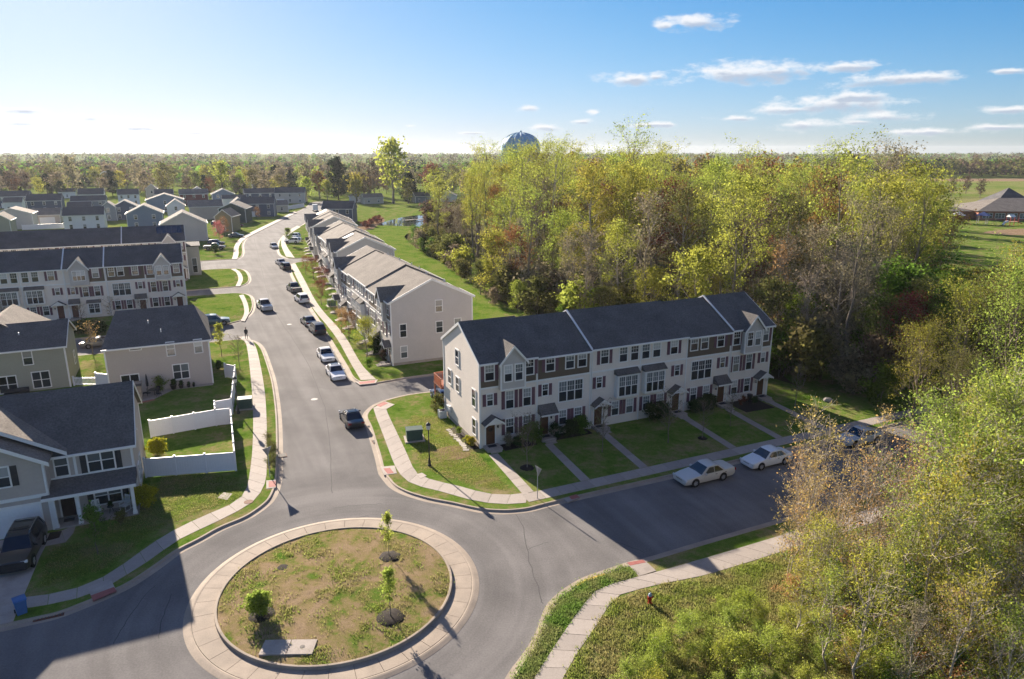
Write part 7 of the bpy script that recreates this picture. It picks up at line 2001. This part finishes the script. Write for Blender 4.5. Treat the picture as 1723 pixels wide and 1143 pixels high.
# stepping stones and stones of the bed at the end wall
st = thing('stone_edging', 'row of flat pale stones edging the bed along the sunny end wall', 'stone edging', (*grid(0, 0), GZ), GA)
for k in range(12):
    z_ = MB(); w_ = R.uniform(.18, .32); h_ = R.uniform(.14, .24)
    z_.xy([(-w_, -h_), (w_ * .8, -h_ * 1.1), (w_, h_ * .7), (-w_ * .7, h_)], -.05, .06)
    z_.build('stone', 'stone', st, (-1.2 + R.gauss(0, .06), .2 + k * .48, 0), R.uniform(-.4, .4))
flat('mulch_bed', [grid(-.06, 0), grid(-1.1, .1), grid(-1.1, 5.6), grid(-.06, 6.2)], 'mulch', .05, GZ + .03)
flat('mulch_bed', [grid(1.9, -.05), grid(1.9, -1.5), grid(5.3, -1.4), grid(5.3, -.05)], 'mulch', .05, GZ + .03)
flat('mulch_bed', [grid(7.0, -.05), grid(7.0, -1.3), grid(11.5, -1.3), grid(11.5, -.05)], 'mulch', .05, GZ + .03)
flat('mulch_bed', [grid(29.5, -.05), grid(29.5, -3.2), grid(33.3, -3.4), grid(33.3, -.05)], 'mulch', .05, GZ + .03)
um = thing('utility_meter', 'grey meters and air conditioner against the sunny end wall of the row', 'meter', (*grid(-.02, 8.6), GZ), GA)
MB().box(-.25, -.01, -.9, -.5, .9, 1.6).build('meter_box', 'vent_pipe', um); MB().box(-.25, -.01, -.3, .1, .9, 1.5).build('meter_box', 'vent_pipe', um)
MB().box(-.95, -.2, .1, .85, 0, .8).build('air_conditioner', 'vent_pipe', um)
MB().lathe([(.3, .8), (.28, .82), (.03, .83)], 12, (-.58, .48, 0)).build('fan_grille', 'iron', um)
# small things at the doors
MB().lathe([(.3, 0), (.36, .8), (.33, .85)], 10)
pb = tag(MB().lathe([(.25, 0), (.3, .75), (.33, .78), (.3, .85)], 10).build('garden_bin', 'black_metal', None, (*grid(32.2, -.7), GZ)), 'dark bin standing by the last townhouse door', 'bin')

# ------------------------------------------------------------------ white garden fence
def fence(label, pts, h=1.75, seg=2.3, name='vinyl_fence', pickets=False, gates=()):
    o0 = pts[0]
    t = thing(name, label, 'fence', (o0[0], o0[1], GZ), 0, 'white vinyl fences')
    for a, b in zip(pts, pts[1:]):
        L = math.hypot(b[0] - a[0], b[1] - a[1]); n = max(1, round(L / seg)); rz = math.atan2(b[1] - a[1], b[0] - a[0])
        for k in range(n + 1):
            x, y = a[0] + (b[0] - a[0]) * k / n - o0[0], a[1] + (b[1] - a[1]) * k / n - o0[1]
            if k or a is pts[0]:
                MB().box(-.07, .07, -.07, .07, -.1, h + .08).ext([(-.085, -.085, h + .08), (.085, -.085, h + .08), (.085, .085, h + .08), (-.085, .085, h + .08)], (0, 0, .035)).build('post', 'pvc', t, (x, y, 0), rz)
            if k < n:
                w = L / n; x2, y2 = x + (b[0] - a[0]) / n / 2, y + (b[1] - a[1]) / n / 2
                if pickets:
                    p = MB().box(-w / 2, w / 2, -.03, .03, .15, .25).box(-w / 2, w / 2, -.03, .03, h - .2, h - .1).build('rail', 'pvc', t, (x2, y2, 0), rz)
                    for q in range(int(w / .16)):
                        MB().box(-.04, .04, -.015, .015, .1, h).build('picket', 'pvc', p, (-w / 2 + .1 + q * .16, 0, 0))
                else:
                    p = MB()
                    p.box(-w / 2 + .05, w / 2 - .05, -.045, .045, .05, .19).box(-w / 2 + .05, w / 2 - .05, -.045, .045, h - .12, h)
                    m_ = int((w - .14) / .2); bw = (w - .14) / m_
                    for q in range(m_):
                        p.box(-w / 2 + .07 + q * bw + .0015, -w / 2 + .07 + (q + 1) * bw - .0015, -.022, .022, .19, h - .12)
                    p.build('panel', 'pvc', t, (x2, y2, 0), rz)
    return t
fA = [grid(.25, 5.1, NL), grid(7.35, 3.3, NL)]
fB = [grid(7.35, 3.3, NL), grid(7.75, 15.0, NL)]
fC = [grid(7.75, 15.0, NL), grid(6.3, 15.2, NL), grid(.35, 14.6, NL)]
fD = [grid(6.3, 15.2, NL), grid(6.35, 17.8, NL), grid(8.0, 18.0, NL)]
fE = [grid(8.0, 18.0, NL), (-36.4 + 2.6, 79.5 + 2.2), (-36.4 + 1.0, 79.5 + 3.0)]
fence('white fence closing the side garden of the nearest house towards the road', fA)
fence('white fence along the pavement beside the side garden of the nearest house', fB)
fence('white fence between the gardens of the nearest house and the taupe house', fC)
fence('white fence jog with a gate beside the green transformer box', fD, seg=1.6)
fence('white fence along the garden of the taupe house up to its corner', fE)
a_ = (-47.0, 76.2)
fence('white fence between the sage and taupe houses with a picket stretch', [(-52.2, 79.3), (-49.4, 79.2)], 1.1, 2.0, pickets=True)
fence('white fence joining the left corner of the taupe house', [(-49.4, 79.2), (-47.6, 78.9), (-46.0, 76.2)], 1.6, 1.8)
fence('long white fence among the far left houses', [(-171.26, 246.84), (-159.38, 252.58)], 1.8, 4)
fence('white fence at the far bend beside the low beige house', [(-105.86, 328.29), (-101.91, 349.06)], 1.8, 5)
# strings of the garden sticks on the sunny lawn
for k, (a, b) in enumerate((([(-27.69, 52.51)], (277, 811)), ([(-26.45, 51.38)], (303, 804)))):
    pass

# ------------------------------------------------------------------ porch furniture
def rocking_chair(u, v, rz, label):
    x, y = grid(u, v, NL)
    t = thing('rocking_chair', label, 'chair', (x, y, .24), rz, 'white rocking chairs on the porch')
    for sg in (1, -1):
        MB().tube([(sg * .27, -.42, .09), (sg * .27, -.2, .03), (sg * .27, .1, .02), (sg * .27, .4, .08)], .025, 5).build('rocker', 'trim', t)
        MB().tube([(sg * .27, -.25, .04), (sg * .27, -.25, .62)], .025, 5).build('leg', 'trim', t)
        MB().tube([(sg * .27, .2, .04), (sg * .27, .22, .45), (sg * .25, .34, 1.12)], .025, 5).build('leg', 'trim', t)
        MB().box(sg * .27 - .05, sg * .27 + .05, -.3, .25, .62, .65).build('armrest', 'trim', t)
    MB().box(-.27, .27, -.27, .24, .4, .44).build('seat', 'trim', t)
    mb = MB()
    for k in range(6):
        xx = -.2 + k * .08
        mb.ext([(xx - .022, .235, .46), (xx + .022, .235, .46), (xx + .022, .335, 1.08), (xx - .022, .335, 1.08)], (0, .015, 0))
    b = mb.build('back_slats', 'trim', t); b['kind'] = 'stuff'
    MB().box(-.27, .27, .325, .36, 1.06, 1.16).build('headrail', 'trim', t)
rocking_chair(-2.9, -.75, GA + .15, 'left white rocking chair on the porch of the nearest house')
rocking_chair(-.95, -.75, GA - .75, 'right white rocking chair on the porch, turned to the small table')
x, y = grid(-1.95, -.65, NL)
pt_ = thing('porch_table', 'small dark table between the rocking chairs', 'table', (x, y, .22), GA)
MB().lathe([(.24, .48), (.25, .5), (.24, .52)], 12).build('table_top', 'black_metal', pt_)
for k in range(3):
    q = 2.1 * k; MB().tube([(.05 * math.cos(q), .05 * math.sin(q), .48), (.2 * math.cos(q), .2 * math.sin(q), 0)], .02, 5).build('leg', 'black_metal', pt_)
w, c = PROTO['globe']; small('globe', x, y, .35, 'leaf_shrub', 'small dark plant standing on the porch table', 'plant', name='potted_plant', z=.74)
x, y = grid(-3.45, -.9, NL); tag(MB().lathe([(.1, 0), (.15, .22), (.13, .24)], 10).build('flower_pot', 'rust', None, (x, y, .22)), 'terracotta pot beside the middle porch post', 'flower pot')

# ------------------------------------------------------------------ patio of the taupe house
MO = Vector((-36.0, 80.3))
def mh(u, v): return grid(u, v, MO)
flat('patio', [mh(-9.6, -.1), mh(-9.4, -4.2), mh(-6.6, -3.6), mh(-4.4, -.7), mh(-.1, -.75), mh(0, -.05)], 'concrete', .05, GZ + .03)
flat('brick_border', [mh(-9.4, -4.25), mh(-9.4, -4.9), mh(-6.2, -3.7), mh(-6.5, -3.4)], 'brick_red', .05, GZ + .05)
gs = thing('garden_shed', 'small grey storage shed with dark lid on the patio of the taupe house', 'shed', (*mh(-8.3, -2.6), GZ), GA)
MB().box(-.8, .8, -.7, .7, 0, 1.75).build('shed_body', 'wood_grey', gs); MB().yz([(-.82, 1.75), (.82, 1.75), (.82, 1.9), (-.82, 2.05)], -.9, .9).build('shed_roof', 'paint_navy', gs)
for (u, v, s_, lb) in ((-4.35, -.5, 1.25, 'largest dark plant pot at the taupe house wall'), (-3.55, -.5, .95, 'middle dark plant pot at the taupe house wall'), (-2.75, -.5, .7, 'small dark plant pot at the taupe house wall'), (-2.2, -.5, .55, 'smallest dark plant pot at the taupe house wall')):
    t = thing('plant_pot', lb, 'plant pot', (*mh(u, v), GZ + .03), 0, 'dark plant pots at the patio wall'); t.scale = (s_, s_, s_)
    MB().lathe([(.2, 0), (.3, .4), (.33, .45), (.27, .46), (.25, .38)], 12).build('pot', 'black_metal', t, smooth=True)
    put('foliage', PROTO['globe'][1], t, (0, 0, .35), 0, 'leaf_shrub').scale = (.3, .3, .35)
small('bush0', *mh(-5.6, -.9), 1.5, 'leaf_green', 'leafy plant on the patio of the taupe house', 'plant', name='patio_plant')
pu = thing('closed_parasol', 'closed dark parasol standing on the patio', 'parasol', (*mh(-7.0, -.9), GZ))
MB().tube([(0, 0, 0), (0, 0, 2.3)], .03, 6).build('pole', 'black_metal', pu); MB().lathe([(.13, .9), (.15, 1.2), (.09, 2.0), (.03, 2.35)], 8).build('canopy', 'dark_cloth', pu); MB().lathe([(.25, 0), (.25, .08), (.05, .1)], 10).build('base', 'black_metal', pu)
tb_ = thing('patio_table', 'dark round patio table on the patio of the taupe house', 'table', (*mh(-6.3, -1.9), GZ))
MB().lathe([(.6, .7), (.62, .73), (.6, .75)], 16).build('table_top', 'black_metal', tb_); MB().tube([(0, 0, 0), (0, 0, .7)], .05, 8).build('leg', 'black_metal', tb_)
for k in range(3):
    q = 1.0 + 2.1 * k; x, y = mh(-6.3 + .95 * math.cos(q), -1.9 + .95 * math.sin(q))
    t = thing('patio_chair', 'dark patio chair drawn up to the round patio table', 'chair', (x, y, GZ), GA + q + math.pi / 2, 'dark patio chairs')
    MB().box(-.22, .22, -.22, .22, .4, .45).build('seat', 'dark_cloth', t); MB().box(-.22, .22, .2, .24, .45, .9).build('backrest', 'dark_cloth', t)
    for a, b in ((-.2, -.2), (.2, -.2), (-.2, .2), (.2, .2)):
        MB().tube([(a, b, 0), (a, b, .42)], .018, 5).build('leg', 'black_metal', t)
gb = thing('lounge_seat', 'dark garden seat under the back window of the sage house', 'seat', (*grid(-5.2, -1.2, Vector((-52.4, 79.0))), GZ), GA)
MB().box(-1.2, 1.2, -.4, .4, 0, .4).build('base', 'black_metal', gb); MB().box(-1.2, 1.2, .3, .45, .4, .8).build('backrest', 'dark_cloth', gb)

# ------------------------------------------------------------------ playground by the school
mat('play_red', (.4, .03, .03), rough=.5); mat('play_white', (.7, .7, .66), rough=.5); mat('play_blue', (.04, .06, .16), rough=.5); mat('play_tan', (.45, .33, .2), rough=.6)
pg = thing('play_structure', 'red and white climbing frame on the school playground', 'playground', (184.5, 262, GZ), .2)
for i in range(3):
    for j in range(2):
        MB().tube([(i * 1.8, j * 1.8, 0), (i * 1.8, j * 1.8, 3.2)], .07, 6).build('post', 'play_red', pg)
MB().box(0, 3.6, 0, 1.8, 1.3, 1.42).build('platform', 'play_tan', pg); MB().yz([(-.2, 3.1), (2.0, 3.1), (.9, 4.0)], -.2, 2.0).build('roof', 'play_white', pg)
MB().ext([(3.6, .4, 1.4), (3.6, 1.2, 1.4), (6.4, 1.2, .3), (6.4, .4, .3)], (0, 0, .1)).build('slide', 'play_red', pg)
MB().tube([(-.1, .9, 1.4), (-1.4, .9, 1.2), (-2.2, .9, .2)], .4, 10).build('tube_slide', 'play_white', pg)
sw = thing('swing_frame', 'swing frame left of the climbing frame', 'swing', (176, 263, GZ), .15)
for x_ in (0, 4):
    for s_ in (-.8, .8): MB().tube([(x_, s_, 0), (x_, 0, 2.6)], .06, 6).build('leg', 'play_tan', sw)
MB().tube([(0, 0, 2.6), (4, 0, 2.6)], .06, 6).build('crossbar', 'play_tan', sw)
for x_ in (1, 2.8):
    MB().box(x_ - .2, x_ + .2, -.1, .1, .55, .6).build('seat', 'play_blue', sw)
    MB().tube([(x_ - .2, 0, .6), (x_ - .2, 0, 2.6)], .02, 4).build('chain', 'iron', sw); MB().tube([(x_ + .2, 0, .6), (x_ + .2, 0, 2.6)], .02, 4).build('chain', 'iron', sw)
for k, (x_, y_, lb) in enumerate(((178, 268, 'left pale sun shade over the playground'), (170, 270, 'second pale sun shade farther left by the school'))):
    t = thing('shade_sail', lb, 'sun shade', (x_, y_, GZ), .3 * k, 'sun shades of the playground')
    MB().lathe([(3.2, 3.2), (.1, 4.6)], 4).build('canopy', 'play_white' if k else 'play_blue', t)
    for q in range(4): MB().tube([(2.1 * math.cos(q * 1.57), 2.1 * math.sin(q * 1.57), 0), (2.1 * math.cos(q * 1.57), 2.1 * math.sin(q * 1.57), 3.3)], .08, 6).build('post', 'post_metal', t)
# white arch seen behind the left rooftops
ar = tag(MB().tube([(-4.6, 0, 0), (-4.4, 0, 7), (-2.6, 0, 11.5), (0, 0, 13), (2.6, 0, 12), (4.4, 0, 8), (5.2, 0, 4)], .28, 8).build('white_arch', 'pvc', None, (*(-275.36, 486.55), GZ), .1), 'tall thin white arch rising behind the left rooftops', 'arch')
# boardwalk over the pond
bw = thing('fishing_pier', 'grey wooden pier slanting over the pond', 'pier', (*(-38.06, 280.74), .0), RAD(38))
for k in range(12): MB().box(-6 + k, -5.1 + k, -.7, .7, .55, .65).build('plank', 'wood_grey', bw)
for x_ in (-5.5, -1, 3.5): MB().tube([(x_, .6, -.4), (x_, .6, 1.5)], .09, 6).build('post', 'wood_grey', bw); MB().tube([(x_, -.6, -.4), (x_, -.6, 1.5)], .09, 6).build('post', 'wood_grey', bw)
# pale stone on the grass beside the townhouse end
rk = MB().lathe([(.5, -.1), (.55, .15), (.35, .35), (.05, .4)], 7)
tag(rk.build('pale_boulder', 'stone', None, (*(35.38, 74.02), GZ)), 'pale boulder on the sunny grass beside the townhouse row end', 'boulder')

# ------------------------------------------------------------------ person walking at the side street corner
mat('cloth_dark', (.03, .032, .04), rough=.9); mat('skin', (.35, .2, .14), rough=.6); mat('hair_dark', (.03, .02, .012), rough=.8)
def person(x, y, rz, label):
    t = thing('person', label, 'person', (x, y, GZ), rz)
    J = [((0, 0, .95), .15), ((0, .01, 1.15), .145), ((0, 0, 1.38), .16), ((0, 0, 1.5), .07), ((0, -.02, 1.56), .065),
         ((.1, 0, .88), .1), ((.11, -.12, .5), .065), ((.11, .0, .1), .045), ((.11, -.14, .05), .045),
         ((-.1, 0, .88), .1), ((-.11, .1, .5), .065), ((-.11, .22, .12), .045), ((-.11, .1, .05), .045),
         ((.2, 0, 1.42), .065), ((.25, .08, 1.15), .05), ((.24, -.02, .92), .04), ((-.2, 0, 1.42), .065), ((-.25, -.06, 1.15), .05), ((-.24, -.2, .95), .04)]
    E_ = [(0, 1), (1, 2), (2, 3), (3, 4), (0, 5), (5, 6), (6, 7), (7, 8), (0, 9), (9, 10), (10, 11), (11, 12), (2, 13), (13, 14), (14, 15), (2, 16), (16, 17), (17, 18)]
    me = bpy.data.meshes.new('body'); me.from_pydata([j[0] for j in J], E_, []); me.update(); me.materials.append(MATS['cloth_dark'])
    o = put('body', me, t)
    md = o.modifiers.new('skin', 'SKIN'); sv = me.skin_vertices[0].data
    for i, j in enumerate(J): sv[i].radius = (j[1], j[1] * .85)
    sv[0].use_root = True
    sb = o.modifiers.new('sub', 'SUBSURF'); sb.levels = 1; sb.render_levels = 1
    MB().lathe([(.02, 1.54), (.07, 1.57), (.09, 1.66), (.085, 1.74), (.05, 1.79), (.01, 1.8)], 12).build('head', 'skin', t, smooth=True)
    MB().lathe([(.098, 1.68), (.095, 1.75), (.06, 1.81), (.01, 1.82)], 12, (0, .012, 0)).build('hair', 'hair_dark', t, smooth=True)
    for sg in (1, -1): MB().lathe([(.01, 0), (.03, .02), (.028, .08), (.01, .1)], 6, (sg * .245, -.02 if sg > 0 else -.2, .82)).build('hand', 'skin', t, smooth=True)
px_, py_ = (-39.41, 100.55); person(px_, py_, .6, 'person in dark clothes walking on the pavement at the side street corner')

# ------------------------------------------------------------------ the spring haze
m, N, L = new_mat('haze_air')
o_ = N.new('ShaderNodeOutputMaterial'); v_ = N.new('ShaderNodeVolumePrincipled')
v_.inputs['Color'].default_value = (.86, .91, 1.0, 1); v_.inputs['Density'].default_value = .00006; v_.inputs['Anisotropy'].default_value = .3
L.new(v_.outputs[0], o_.inputs['Volume'])
hz_ = MB().box(-5020, 5020, -420, 5020, -1.0, 48.0).build('haze', 'haze_air')
tag(hz_, 'thin spring haze over the land', kind='stuff')
